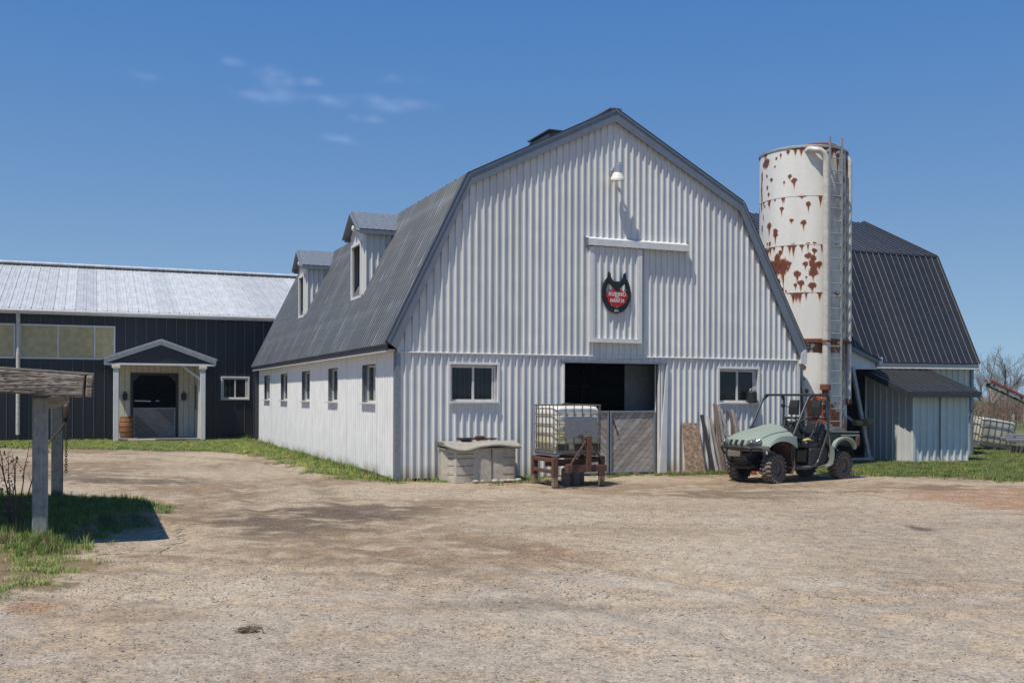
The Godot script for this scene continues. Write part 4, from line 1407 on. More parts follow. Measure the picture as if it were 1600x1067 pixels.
	return rgb_tex(W, H, func(i: int) -> Color:
		var k := 0.74 + 0.10 * (a[i] / 255.0 - 0.5) + 0.06 * (b[i] / 255.0 - 0.5)
		var base := Color(k, k * 0.99, k * 0.935)
		var sx := float(i % W) / W * TAU - PI
		if sx > 0.5 and sx < 2.0:  # right side: shade painted in as darker grey, with grime and rust runs
			base = base.lerp(Color(0.36, 0.34, 0.29), clampf((a[i] / 255.0 * 0.7 + c[i] / 255.0 * 0.7 - 0.5) * 1.6, 0.1, 0.75))
		var r := px[i]
		if r >= 2.0:
			return Color(0.56, 0.115, 0.03).lerp(Color(0.20, 0.06, 0.03), r - 2.0)
		if r > 0.0:
			var deep := Color(0.20, 0.058, 0.030).lerp(Color(0.095, 0.036, 0.024), clampf(b[i] / 255.0 * 1.6 - 0.4, 0, 1))
			return base.lerp(Color(0.50, 0.25, 0.10), clampf(r * 1.6, 0, 1)).lerp(deep, clampf(r * 1.7 - 0.55, 0, 1))
		return base)


func make_silo() -> void:
	var S := thing("rusty_silo", "tall white steel silo with rust spots, caged pipes and a ladder behind the white barn", "silo", uv_w(11.13, 0, 1.2), -0.279)
	var R := 1.09
	var sm := StandardMaterial3D.new()
	sm.resource_name = "silo_steel"
	sm.albedo_texture = silo_texture()
	sm.roughness = 0.5
	var d := MB.new()
	d.lathe([Vector2(R, 0.0), Vector2(R, 7.93)], 72)
	part(S, "drum", d, sm)
	for y in [6.72, 5.52, 4.34]:
		var b := MB.new()
		b.lathe([Vector2(R + 0.0005, y - 0.012), Vector2(R + 0.004, y - 0.008), Vector2(R + 0.004, y + 0.008), Vector2(R + 0.0005, y + 0.012)], 72)
		part(S, "weld_seam", b, M.white_pipe)
	var lg := MB.new()
	lg.lathe([Vector2(R + 0.002, 3.08), Vector2(R + 0.09, 3.10), Vector2(R + 0.09, 3.18), Vector2(R + 0.002, 3.2)], 72)
	part(S, "ledge", lg, M.rust)
	var rf := MB.new()
	rf.lathe([Vector2(R + 0.02, 7.91), Vector2(R + 0.03, 7.95), Vector2(R - 0.05, 7.98), Vector2(0.0, 8.06)], 48)
	part(S, "roof", rf, M.white_pipe)
	var ht := MB.new()
	ht.xf = Transform3D(Basis(), Vector3(0.35, 7.98, 0.35))
	ht.lathe([Vector2(0.50, -0.04), Vector2(0.50, 0.06), Vector2(0.47, 0.09), Vector2(0.0, 0.11)], 32)
	part(S, "hatch", ht, M.rust)
	var at := func(deg: float, r: float, y: float) -> Vector3: return Vector3(sin(deg_to_rad(deg)) * r, y, cos(deg_to_rad(deg)) * r)
	var p1 := MB.new()
	var pts := [at.call(26, 1.24, 2.05), at.call(26, 1.24, 7.5)]
	for k in 8:
		var t := PI / 2 * (k + 1) / 8.0
		pts.append(at.call(26 - 10 * (1 - cos(t)), 1.24 - 0.02 * (1 - cos(t)), 7.5 + 0.30 * sin(t)))
	pts.append(at.call(8, 1.16, 7.84))
	pts.append(at.call(5, 1.05, 7.82))
	p1.tube(pts, 0.078, 14)
	part(S, "fill_pipe", p1, M.white_pipe)
	var vl := MB.new()
	vl.xf = Transform3D(Basis(), at.call(26, 1.24, 1.72))
	vl.lathe([Vector2(0.0, -0.05), Vector2(0.12, -0.05), Vector2(0.12, 0.0), Vector2(0.07, 0.02), Vector2(0.07, 0.2), Vector2(0.13, 0.22), Vector2(0.13, 0.34), Vector2(0.1, 0.36)], 14)
	part(S, "valve", vl, M.rust)
	var p2 := MB.new()
	var pts2 := [at.call(77, 1.15, 1.68), at.call(77, 1.15, 7.6)]
	for k in 8:
		var t := PI / 2 * (k + 1) / 8.0
		pts2.append(at.call(77, 1.15 - 0.24 * (1 - cos(t)), 7.6 + 0.24 * sin(t)))
	p2.tube(pts2, 0.066, 14)
	part(S, "vent_pipe", p2, M.white_pipe)
	var pe := MB.new()
	pe.xf = Transform3D(Basis(), at.call(77, 1.15, 1.60))
	pe.lathe([Vector2(0.0, -0.04), Vector2(0.06, -0.03), Vector2(0.085, 0.0), Vector2(0.085, 0.12)], 14)
	part(S, "pipe_end", pe, M.rust)
	for q in [[26.0, 1.24, 0.108], [77.0, 1.15, 0.082]]:
		var cl := MB.new()
		cl.xf = Transform3D(Basis(), at.call(q[0], q[1], 3.12))
		cl.lathe([Vector2(q[2], -0.03), Vector2(q[2], 0.03)], 14)
		cl.xf = Transform3D()
		cl.bar(at.call(q[0], 1.05, 3.12), at.call(q[0], q[1], 3.12), 0.05, 0.04)
		part(S, "pipe_clamp", cl, M.rust)
	for q in [[30.8, 1.11, 0.020], [62.0, 1.12, 0.025]]:
		var cd := MB.new()
		cd.tube([at.call(q[0], q[1], 0.6), at.call(q[0], q[1], 4.2), at.call(q[0] + 0.6, q[1], 5.6), at.call(q[0], q[1], 7.7)], q[2], 8)
		part(S, "conduit", cd, M.galv)
	# ladder
	var c := deg_to_rad(37.5)
	var out := Vector3(sin(c), 0, cos(c))
	var side := Vector3(cos(c), 0, -sin(c))
	var LN := Node3D.new()
	LN.name = "ladder"
	S.add_child(LN)
	for s in [-1.0, 1.0]:
		var rl := MB.new()
		rl.bar(out * 1.27 + side * s * 0.18 + Vector3.UP * 0.45, out * 1.27 + side * s * 0.18 + Vector3.UP * 8.12, 0.05, 0.03, out)
		part(LN, "rail", rl, M.ladder_steel)
	for k in 25:
		var rg := MB.new()
		rg.tube([out * 1.27 + side * -0.18 + Vector3.UP * (0.55 + k * 0.307), out * 1.27 + side * 0.18 + Vector3.UP * (0.55 + k * 0.307)], 0.014, 6)
		part(LN, "rung", rg, M.ladder_steel)
	for y in [1.6, 3.1, 4.34, 5.52, 6.72, 7.8]:
		for s in [-1.0, 1.0]:
			var bk := MB.new()
			bk.bar(out * 1.05 + side * s * 0.18 + Vector3.UP * y, out * 1.28 + side * s * 0.18 + Vector3.UP * y, 0.04, 0.06)
			part(LN, "bracket", bk, M.ladder_steel)


# ---------------------------------------------------------------- black roofed barn, canopy, shed
func make_black_barn() -> void:
	var B := thing("black_roofed_barn", "white walled barn with tall black ribbed gambrel roof at the right behind the silo", "barn", uv_w(0, 0, 2.6), YAW)
	var X := Vector3(1, 0, 0)
	var Y := Vector3.UP
	var Z := Vector3(0, 0, 1)
	var x0 := 10.8
	var x1 := 18.42
	var ops := [[12.0 - x0, 14.42 - x0, -1.0, 2.5]]
	sheets(B, "wall_sheet", [M.white_steel, M.white_steel_b], Vector3(x0, 0, 0), X, Y, Z, x1 - x0 - 0.03, 0.23, RIB_SEAM, flat(0.05), flat(2.66), ops, 4)
	lining(B, M.barn_inside, Vector3(x0, 0, -0.06), X, Z, x1 - x0 - 0.05, 2.64, ops)
	var xs := x1 + 0.0
	var prof := [Vector2(-0.25, 2.74), Vector2(1.37, 6.08), Vector2(4.6, 7.66), Vector2(7.83, 6.08), Vector2(9.45, 2.70)]
	for i in 4:
		var a: Vector2 = prof[i]
		var b: Vector2 = prof[i + 1]
		var dv := Vector3(0, b.y - a.y, -(b.x - a.x))
		var ln := dv.length()
		dv /= ln
		var nr := X.cross(dv)
		if nr.dot(Vector3(0, 1, 2 if i < 2 else -2)) < 0:
			nr = -nr
		if i < 2:
			sheets(B, "roof_sheet", [M.black_ribbed, M.black_ribbed_b, M.black_ribbed_c], Vector3(x0 - 0.2, a.y, -a.x) + nr * 0.01, X, dv, nr, xs - x0 + 0.2, 0.23, RIB_SEAM, flat(0.0), flat(ln), [], 4, Color(0.105, 0.105, 0.105))  # glints on the rib crests are put into the colour
		var dk := MB.new()
		dk.quadn(Vector3(x0 - 0.2, a.y, -a.x) - nr * 0.03, Vector3(xs, a.y, -a.x) - nr * 0.03, Vector3(xs, b.y, -b.x) - nr * 0.03, Vector3(x0 - 0.2, b.y, -b.x) - nr * 0.03, nr)
		part(B, "roof_deck", dk, M.black_roof)
		var rk := MB.new()
		rk.bar(Vector3(xs + 0.01, a.y + 0.01, -a.x), Vector3(xs + 0.01, b.y + 0.01, -b.x), 0.03, 0.14, nr)
		part(B, "rake_board", rk, M.dark_trim)
	var kc := MB.new()
	kc.bar(Vector3(x0, 6.10, -1.36), Vector3(xs, 6.10, -1.36), 0.05, 0.05)
	part(B, "knee_flashing", kc, M.black_roof_b)
	for x in [x0, x1 - 0.12]:
		var en := MB.new()
		en.xf = Transform3D(Basis(Vector3(0, 0, -1), Y, X), Vector3(x, 0, 0))
		en.prism(PackedVector2Array([Vector2(0.06, 0), Vector2(9.2, 0), Vector2(9.2, 2.7), Vector2(7.75, 5.95), Vector2(4.6, 7.5), Vector2(1.45, 5.95), Vector2(0.06, 2.7)]), 0.0, 0.08)
		part(B, "end_wall", en, M.white_steel_b)
	var bw := MB.new()
	bw.cbox(Vector3((x0 + x1) / 2, 1.3, -9.2), Vector3(x1 - x0, 2.7, 0.08))
	part(B, "back_wall", bw, M.white_steel_b)
	var fl := MB.new()
	fl.cbox(Vector3((x0 + x1) / 2, 0.01, -4.6), Vector3(x1 - x0 - 0.3, 0.03, 9.0))
	part(B, "floor", fl, M.concrete)
	var ct := MB.new()
	ct.cbox(Vector3(x1 - 0.02, 1.33, 0.03), Vector3(0.10, 2.62, 0.07), 0.006)
	part(B, "corner_trim", ct, M.galv)
	var fa := MB.new()
	fa.cbox(Vector3((x0 + xs) / 2, 2.665, 0.265), Vector3(xs - x0, 0.11, 0.03), 0.004)
	part(B, "fascia_board", fa, M.grey_trim)
	var so := MB.new()
	so.cbox(Vector3((x0 + xs) / 2, 2.655, 0.14), Vector3(xs - x0, 0.015, 0.22))
	part(B, "soffit", so, M.white_trim)
	var gu := MB.new()
	gu.tube([Vector3(14.35, 2.575, 0.31), Vector3(16.3, 2.585, 0.31), Vector3(18.4, 2.595, 0.31)], 0.024, 10)
	part(B, "gutter", gu, M.white_pipe)
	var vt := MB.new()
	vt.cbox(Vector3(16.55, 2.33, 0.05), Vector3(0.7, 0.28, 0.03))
	part(B, "dark_wall_panel", vt, M.void)  # flat near-black panel set on the wall
	# gabled canopy over the dark doorway
	var C := MB.new()
	C.prism(PackedVector2Array([Vector2(11.6, 2.56), Vector2(14.24, 2.56), Vector2(14.24, 2.74), Vector2(12.5, 3.40), Vector2(11.6, 3.06)]), 0.55, 0.60)
	var can := part(B, "canopy_gable", C, M.white_steel)
	var cr := MB.new()
	cr.bar(Vector3(12.45, 3.50, 0.35), Vector3(14.38, 2.77, 0.35), 0.70, 0.05, Vector3.UP)
	cr.bar(Vector3(12.45, 3.50, 0.35), Vector3(11.2, 3.03, 0.35), 0.70, 0.05, Vector3.UP)
	part(can, "canopy_roof", cr, M.black_roof)
	var ct2 := MB.new()
	ct2.bar(Vector3(12.4, 3.46, 0.68), Vector3(14.3, 2.745, 0.68), 0.04, 0.13, Vector3.UP)
	part(can, "canopy_rake", ct2, M.grey_trim)
	var ce := MB.new()
	ce.cbox(Vector3(14.36, 2.74, 0.45), Vector3(0.16, 0.24, 0.5), 0.03)
	part(can, "canopy_gutter", ce, M.white_trim)
	var cb := MB.new()
	cb.cbox(Vector3(12.9, 2.545, 0.6), Vector3(2.75, 0.035, 0.07))
	part(can, "canopy_beam", cb, M.white_trim)

	var S := thing("lean_to_shed", "small white ribbed lean-to shed with black metal roof against the black roofed barn", "shed", uv_w(0, 0, 0.88), YAW)
	var sm := [M.white_steel, M.white_steel_b]
	var up := func(s: float) -> float: return 1.84 + s * 0.36
	sheets(S, "side_wall_sheet", sm, Vector3(14.5, 0, -1.65), Z, Y, -X, 1.65, 0.235, RIB_SEAM, flat(0.03), func(s: float) -> float: return 1.82 + (1.65 - s) * 0.36, [], 4)
	sheets(S, "side_wall_sheet", sm, Vector3(16.46, 0, 0.0), -Z, Y, X, 1.65, 0.235, RIB_SEAM, flat(0.03), func(s: float) -> float: return 1.82 + s * 0.36, [], 4)
	sheets(S, "wall_sheet", sm, Vector3(14.5, 0, 0), X, Y, Z, 1.96, 0.235, RIB_WALL, flat(0.03), flat(1.82), [], 4)
	var dl := MB.new()
	dl.cbox(Vector3(15.42, 0.93, 0.036), Vector3(0.022, 1.7, 0.012))
	part(S, "door_gap", dl, M.dark_trim)
	var co := MB.new()
	co.cbox(Vector3(14.5, 0.92, 0.01), Vector3(0.07, 1.8, 0.06), 0.005)
	part(S, "corner_trim", co, M.white_trim)
	var e := Vector3(14.08, 1.90, 0.32)
	var sl := Vector3(0, 0.36, -1.0).normalized()
	var nr := Vector3(0, 1.0, 0.36).normalized()
	sheets(S, "roof_sheet", [M.black_ribbed, M.black_ribbed_b], e + nr * 0.012, X, sl, nr, 2.5, 0.235, RIB_SEAM, flat(0), flat(2.1), [], 4, Color(0.105, 0.105, 0.105), Color(0.3, 0.3, 0.3))  # rib crests coloured paler as weak painted glints
	var rd := MB.new()
	rd.quadn(e - nr * 0.02, e + X * 2.5 - nr * 0.02, e + X * 2.5 + sl * 2.1 - nr * 0.02, e + sl * 2.1 - nr * 0.02, -nr)
	part(S, "roof_deck", rd, M.dark_trim)
	var ff := MB.new()
	ff.cbox(Vector3(15.33, 1.835, 0.32), Vector3(2.5, 0.14, 0.03), 0.004)
	ff.bar(Vector3(14.08, 1.835, 0.32), Vector3(14.08, 1.835, 0.32) + sl * 2.1, 0.03, 0.14)
	ff.bar(Vector3(16.58, 1.835, 0.32), Vector3(16.58, 1.835, 0.32) + sl * 2.1, 0.03, 0.14)
	part(S, "roof_fascia", ff, M.dark_trim)

	# weathered white prop leaning on the canopy, standing on a low sill
	var A := thing("leaning_prop", "weathered white wooden prop leaning up to the canopy by the dark doorway", "pole", uv_w(0, 0, 0), YAW)
	var pr := MB.new()
	pr.bar(Vector3(13.70, 0.10, -1.62), Vector3(13.36, 2.58, -1.90), 0.08, 0.10, Vector3(1, 0, 0), 0.008)
	part(A, "pole", pr, M.plank_pale)
	var sb := MB.new()
	sb.bar(Vector3(12.6, 0.10, -1.55), Vector3(13.80, 0.10, -1.60), 0.09, 0.07, Vector3.UP, 0.008)
	part(A, "foot_rail", sb, M.plank_pale)
	for x in [13.35, 13.72]:
		var bl := MB.new()
		bl.cbox(Vector3(x, 0.03, -1.58), Vector3(0.2, 0.07, 0.22), 0.01)
		part(A, "block", bl, M.brick_red if x < 13.5 else M.stone)
	var db := MB.new()
	db.bar(Vector3(12.75, 1.42, -1.75), Vector3(13.18, 1.08, -1.6), 0.06, 0.06, Vector3.UP)
	part(A, "brace", db, M.post_paint)
	for q in [[13.12, 13.50, 1.07, -1.56, 0.075, "longer tan log stub resting against the leaning white prop"], [13.40, 13.66, 1.09, -1.48, 0.095, "short round log stub at the right of the leaning white prop"]]:
		var lg := MB.new()
		var pts := []
		var rad := []
		for i in 7:
			var t := i / 6.0
			pts.append(Vector3((q[1] - q[0]) * t, 0.010 * sin(i * 1.9), 0.012 * cos(i * 2.3)))
			rad.append(q[4] * (1.0 + 0.07 * sin(i * 2.7)))
		lg.tube(pts, rad, 12)
		solo("log_stub", lg, M.log, q[5], "log", uv_w(q[0], q[2], -q[3]), YAW, "log stubs by the prop")


# ---------------------------------------------------------------- storage box, tote, stand
func make_storage_box() -> void:
	var S := thing("storage_box", "beige plastic storage box with a wavy lid against the front of the white barn", "storage box", uv_w(1.63, 0, -0.42), YAW)
	# plan of the body: bowed front with a turned corner on the left; z+ faces the yard
	var front := func(t: float) -> float: return 0.30 + 0.045 * sin(PI * t) + 0.03 * cos(TAU * t)
	var body := PackedVector2Array([Vector2(-0.74, 0.33), Vector2(-0.765, 0.1), Vector2(-0.70, -0.10)])
	for k in 15:
		var t := k / 14.0
		body.append(Vector2(lerpf(-0.60, 0.66, t), -front.call(t)))
	body.append_array([Vector2(0.745, -0.22), Vector2(0.755, 0.33)])
	var b := MB.new()
	b.xf = Transform3D(Basis(Vector3(1, 0, 0), Vector3(0, 0, -1), Vector3(0, 1, 0)), Vector3.ZERO)
	b.prism(body, 0.0, 0.70)
	part(S, "body", b, M.box_plastic)
	# lid: a wavy slab whose front lip swings out and droops at the left corner
	var rows := []
	var n := 26
	for layer_y in [[0.0, 0.80], [0.5, 0.83], [0.9, 0.0], [1.0, 0.0], [1.0, -0.055], [0.93, -0.055]]:
		var row := []
		for k in n + 1:
			var t := k / float(n)
			var x := lerpf(-0.80, 0.81, t)
			var bulge := 0.36 + 0.10 * sin(PI * clampf((t - 0.02) / 0.38, 0, 1)) + 0.06 * sin(PI * clampf((t - 0.45) / 0.55, 0, 1)) - 0.14 * pow(clampf(1.0 - t / 0.14, 0, 1), 2.0)
			var edge := 0.735 - 0.055 * sin(PI * clampf((t - 0.0) / 0.42, 0, 1)) + 0.05 * sin(PI * clampf((t - 0.40) / 0.5, 0, 1)) + 0.05 * pow(clampf(1.0 - t / 0.2, 0, 1), 1.5)
			var z := lerpf(-0.33, bulge, layer_y[0])
			var y: float = layer_y[1] if layer_y[1] > 0.1 else edge + layer_y[1] + (0.02 if layer_y[0] < 1.0 and layer_y[1] == 0.0 else 0.0)
			row.append(Vector3(x, y, z))
		rows.append(row)
	var lid := MB.new()
	lid.grid(rows, false, true)
	for e in [0, n]:
		for r in range(1, 5):
			lid.quadn(rows[0][e], rows[r][e], rows[r + 1][e], rows[5][e] + Vector3(0, 0, -0.5), Vector3(-1 if e == 0 else 1, 0, 0))
	lid.prism(PackedVector2Array([Vector2(-0.80, 0.70), Vector2(0.81, 0.70), Vector2(0.81, 0.80), Vector2(-0.80, 0.80)]), -0.335, -0.32)
	lid.xf = Transform3D(Basis(Vector3(1, 0, 0), Vector3(0, 0, -1), Vector3(0, 1, 0)), Vector3.ZERO)
	lid.prism(PackedVector2Array([Vector2(-0.79, 0.32), Vector2(-0.78, -0.18), Vector2(-0.6, -0.34), Vector2(0.7, -0.34), Vector2(0.80, -0.28), Vector2(0.80, 0.32)]), 0.672, 0.69)
	part(S, "lid", lid, M.lid_plastic)
	var seam := MB.new()
	seam.cbox(Vector3(0.17, 0.35, 0.326), Vector3(0.012, 0.66, 0.03))
	part(S, "door_seam", seam, M.groove)
	for q in [[-0.70, -0.22, [0.16, 0.34, 0.49, 0.58]], [0.42, 0.70, [0.16, 0.34, 0.49]]]:
		for y in q[2]:
			var g := MB.new()
			var pts := []
			for k in 9:
				var x: float = lerpf(q[0], q[1], k / 8.0)
				var z := 0.0
				if x < -0.6:
					z = lerpf(0.1, 0.33, clampf((x + 0.70) / 0.10, 0, 1))
				elif x > 0.66:
					z = lerpf(0.33, 0.22, (x - 0.66) / 0.085)
				else:
					z = front.call((x + 0.60) / 1.26)
				pts.append(Vector3(x, y, z - 0.001))
			g.tube(pts, 0.007, 6)
			part(S, "groove", g, M.groove)
	# long dark red tool lying on the lid
	var T := thing("dark_red_tool", "long dark red bar tool lying on the lid of the beige storage box", "tool", uv_w(1.63, 0.835, -0.40), YAW + 0.03)
	var a := MB.new()
	a.bar(Vector3(-0.48, 0.045, 0.02), Vector3(0.42, 0.03, 0.0), 0.035, 0.035, Vector3.UP, 0.008)
	part(T, "shaft", a, M.tool_red)
	var h := MB.new()
	h.cbox(Vector3(-0.30, 0.03, 0.06), Vector3(0.24, 0.07, 0.12), 0.02)
	part(T, "head", h, M.black)
	var c := MB.new()
	c.cbox(Vector3(0.03, 0.05, 0.02), Vector3(0.2, 0.09, 0.10), 0.02)
	part(T, "grip", c, M.tool_red)


func tote(label: String, at: Vector3, turn: float, hx: float, hz: float, group: String, grime := 0.0, rings := [0.10, 0.25, 0.44, 0.62, 0.81, 0.99]) -> Node3D:
	var T := thing("plastic_tote_tank", label, "tote tank", at, turn, group)
	var H := 0.98
	# tank: rounded block, yellowed by algae low down
	var rows := []
	var nu := 48
	for r in 15:
		var t := r / 14.0
		var y := 0.10 + 0.865 * t
		var inset := 0.012
		if t < 0.08:
			inset += 0.05 * pow(1 - t / 0.08, 2)
		if t > 0.9:
			inset += 0.035 * pow((t - 0.9) / 0.1, 2)
		var row := []
		for k in nu:
			var a := TAU * k / nu
			var p := 0.22
			row.append(Vector3((hx - inset) * signf(sin(a)) * pow(absf(sin(a)), p), y, (hz - inset) * signf(cos(a)) * pow(absf(cos(a)), p)))
		rows.append(row)
	var mb := MB.new()
	mb.grid(rows, true)
	var top := []
	for row in [rows[14]]:
		var ctr := []
		for k in nu:
			ctr.append(Vector3(row[k].x * 0.2, 0.985, row[k].z * 0.2))
		top = [row, ctr]
	mb.grid(top, true)
	for i in mb.v.size():
		var y := mb.v[i].y
		var nz := 0.5 + 0.5 * sin(mb.v[i].x * 9.0 + mb.v[i].z * 7.0 + y * 3.0)
		var k := clampf((0.62 - y + 0.16 * nz) * 2.6, 0.0, 1.0)
		var clean := Color(0.90, 0.88, 0.80)
		mb.c[i] = clean.lerp(Color(0.60, 0.53, 0.30), k * (0.55 + 0.45 * nz)).lerp(Color(0.33, 0.30, 0.23), grime * (0.5 + 0.5 * nz))
	part(T, "tank", mb, M.tank_plastic)
	var cap := MB.new()
	cap.xf = Transform3D(Basis(), Vector3(0, 0.97, 0))
	cap.lathe([Vector2(0.11, 0.0), Vector2(0.11, 0.05), Vector2(0.0, 0.06)], 16)
	part(T, "tank_cap", cap, M.black)
	# cage: six rings, uprights all round
	var cx := hx + 0.006
	var cz := hz + 0.006
	for y in rings:
		var ring := []
		for q in [[1, 1], [-1, 1], [-1, -1], [1, -1]]:
			for k in 5:
				var a0 := atan2(q[1], q[0]) - PI / 4 + PI / 2 * k / 4.0
				ring.append(Vector3(q[0] * (cx - 0.06) + 0.06 * cos(a0), y, q[1] * (cz - 0.06) + 0.06 * sin(a0)))
		var rb := MB.new()
		rb.tube(ring, 0.0105 if y < 0.95 else 0.014, 6, false, true)
		part(T, "cage_ring", rb, M.cage)
	var nx := 6
	for s in [-1.0, 1.0]:
		for k in nx:
			var x := lerpf(-cx + 0.06, cx - 0.06, k / float(nx - 1))
			var u := MB.new()
			u.tube([Vector3(x, 0.08, s * cz), Vector3(x, 0.99, s * cz)], 0.010, 6, false)
			part(T, "cage_upright", u, M.cage)
			var z := lerpf(-cz + 0.06, cz - 0.06, k / float(nx - 1))
			var w := MB.new()
			w.tube([Vector3(s * cx, 0.08, z), Vector3(s * cx, 0.99, z)], 0.010, 6, false)
			part(T, "cage_upright", w, M.cage)
	# pallet: deck, runners
	for s in [-1.0, 0.0, 1.0]:
		var ru := MB.new()
		ru.cbox(Vector3(s * (hx - 0.06), 0.03, 0), Vector3(0.1, 0.06, hz * 2), 0.008)
		part(T, "pallet_runner", ru, M.steel_bar)
	var dk := MB.new()
	dk.cbox(Vector3(0, 0.075, 0), Vector3(hx * 2 + 0.02, 0.03, hz * 2 + 0.02), 0.008)
	part(T, "pallet_deck", dk, M.steel_bar)
	return T


func make_tote_and_stand() -> void:
	var A := uv_w(2.97, 0.0, -1.86)
	var T := tote("yellowed white caged tote tank with metal label plate on the rusty stand by doorway", A + Vector3(0, 0.59, 0), YAW, 0.50, 0.49, "")
	var pl := MB.new()
	pl.cbox(Vector3(0.05, 0.555, 0.516), Vector3(0.70, 0.40, 0.008), 0.003)
	part(T, "label_plate", pl, M.tank_label)
	for x in [-0.33, 0.04, 0.42]:
		var bp := MB.new()
		bp.cbox(Vector3(x, 0.17, 0.487), Vector3(0.26 if x < 0.3 else 0.14, 0.13, 0.03), 0.01)
		part(T, "corner_guard", bp, M.black)
	var S := thing("rusty_steel_stand", "rusty red brown steel stand with a hitch frame carrying the caged tote tank", "stand", A, YAW)
	for q in [[-0.50, 0.50], [0.56, 0.40], [-0.50, -0.46], [0.54, -0.46]]:
		var lg := MB.new()
		lg.cbox(Vector3(q[0], 0.40, q[1]), Vector3(0.11, 0.36, 0.09), 0.008)
		var leg := part(S, "leg", lg, M.stand_red)
		var ft := MB.new()
		ft.cbox(Vector3(q[0], 0.11, q[1]), Vector3(0.105, 0.22, 0.10), 0.01)
		part(leg, "foot_block", ft, M.plank_brown)
		var fl := MB.new()
		fl.cbox(Vector3(q[0], 0.225, q[1]), Vector3(0.13, 0.015, 0.115))
		part(leg, "flange", fl, M.rust)
	for q in [[Vector3(-0.52, 0.52, 0.46), Vector3(-0.52, 0.52, -0.46)], [Vector3(-0.52, 0.30, 0.46), Vector3(-0.52, 0.30, -0.46)], [Vector3(0.55, 0.52, 0.36), Vector3(0.55, 0.52, -0.46)], [Vector3(-0.5, 0.535, -0.46), Vector3(0.54, 0.535, -0.46)], [Vector3(-0.44, 0.50, 0.42), Vector3(0.5, 0.50, 0.38)]]:
		var bm := MB.new()
		bm.bar(q[0], q[1], 0.07, 0.07, Vector3.UP, 0.006)
		part(S, "beam", bm, M.stand_red)
	# hitch: a post with two braces on a low cross beam, standing before the tank
	var po := MB.new()
	po.cbox(Vector3(0.14, 0.63, 0.66), Vector3(0.10, 0.66, 0.09), 0.008)
	po.cbox(Vector3(0.12, 0.96, 0.66), Vector3(0.16, 0.08, 0.08), 0.02)
	part(S, "hitch_post", po, M.stand_red)
	var cbm := MB.new()
	cbm.bar(Vector3(-0.30, 0.36, 0.64), Vector3(0.56, 0.36, 0.58), 0.09, 0.13, Vector3.UP, 0.008)
	cbm.cbox(Vector3(-0.29, 0.37, 0.68), Vector3(0.11, 0.17, 0.12), 0.01)
	part(S, "hitch_beam", cbm, M.stand_red)
	for q in [[Vector3(0.08, 0.90, 0.68), Vector3(-0.28, 0.42, 0.70)], [Vector3(0.19, 0.88, 0.66), Vector3(0.50, 0.45, 0.60)]]:
		var br := MB.new()
		br.bar(q[0], q[1], 0.034, 0.034, Vector3(0, 0, 1), 0.005)
		part(S, "brace", br, M.stand_red)
	for q in [[Vector3(-0.02, 0.12, -0.02), 0.13], [Vector3(0.22, 0.13, -0.1), 0.15]]:
		var wd := MB.new()
		wd.cbox(q[0], Vector3(q[1], 0.42, 0.2), 0.03)
		part(S, "wood_block", wd, M.old_wood_b)
	var mid := MB.new()
	mid.bar(Vector3(-0.46, 0.42, 0.0), Vector3(0.52, 0.42, -0.06), 0.09, 0.09, Vector3.UP, 0.006)
	part(S, "beam", mid, M.stand_red)


func make_leaning_boards() -> void:
	var o := thing("chip_board", "speckled brown chipboard sheet leaning on the barn wall beside the doorway", "board", Vector3.ZERO, 0)
	var mb := MB.new()
	var a := uv_w(6.63, 0.0, -0.42)
	var b := uv_w(7.20, 0.0, -0.36)
	var c := uv_w(7.17, 1.15, -0.06)
	var d := uv_w(6.745, 1.155, -0.07)
	var th := uv_w(0, 0, 0.02) - uv_w(0, 0, 0)
	mb.quadn(a, b, c, d, -th)
	mb.quadn(a + th, b + th, c + th, d + th, th)
	for q in [[a, b], [b, c], [c, d], [d, a]]:
		mb.quado(q[0], q[1], q[1] + th, q[0] + th, (a + c) * 0.5)
	part(o, "sheet", mb, M.osb)
	# planks: top on the wall (u, y), foot on the ground (u, v), width, material, label
	var P := [
		[7.28, 1.34, 7.48, -0.21, 0.09, "plank_dark", "dark plank with a blackened tip leaning right beside the brown chipboard"],
		[7.44, 1.31, 7.40, -0.50, 0.05, "plank_pale", "thin pale weathered stick leaning just right of the dark plank"],
		[7.63, 1.60, 7.72, -0.29, 0.10, "plank_brown", "tallest brown plank leaning on the wall left of the right window"],
		[7.70, 1.55, 7.95, -0.20, 0.08, "plank_grey", "grey plank crossing just right of the tallest brown plank"],
		[7.80, 1.46, 8.22, -0.12, 0.07, "plank_pale", "pale slender board slanting under the right window towards the utility vehicle"],
		[8.03, 1.44, 8.34, -0.14, 0.06, "plank_brown", "reddish brown board standing under the right window behind the utility vehicle"],
		[8.10, 1.45, 8.42, -0.16, 0.05, "plank_pale", "pale batten between two boards under the right window"],
		[8.16, 1.43, 8.47, -0.18, 0.06, "plank_grey_b", "rightmost grey brown board under the right window behind the hood"],
		[7.52, 1.25, 7.62, -0.36, 0.06, "plank_grey_b", "short grey brown board between the dark plank and the tallest brown plank"]]
	for q in P:
		var p0 := uv_w(q[2], 0.0, q[3])
		var p1 := uv_w(q[0], q[1], -0.055)
		var m := MB.new()
		var dir := p1 - p0
		m.cbox(Vector3.ZERO, Vector3(dir.length(), 0.022, q[4]), 0.004)
		var s := solo("leaning_plank", m, M[q[5]], q[6], "plank", (p0 + p1) * 0.5, 0.0, "boards leaning on the barn front")
		var x := dir.normalized()
		var y := (uv_w(0, 0, -1) - uv_w(0, 0, 0))
		y = (y - x * y.dot(x)).normalized()
		s.basis = Basis(x, y, x.cross(y))


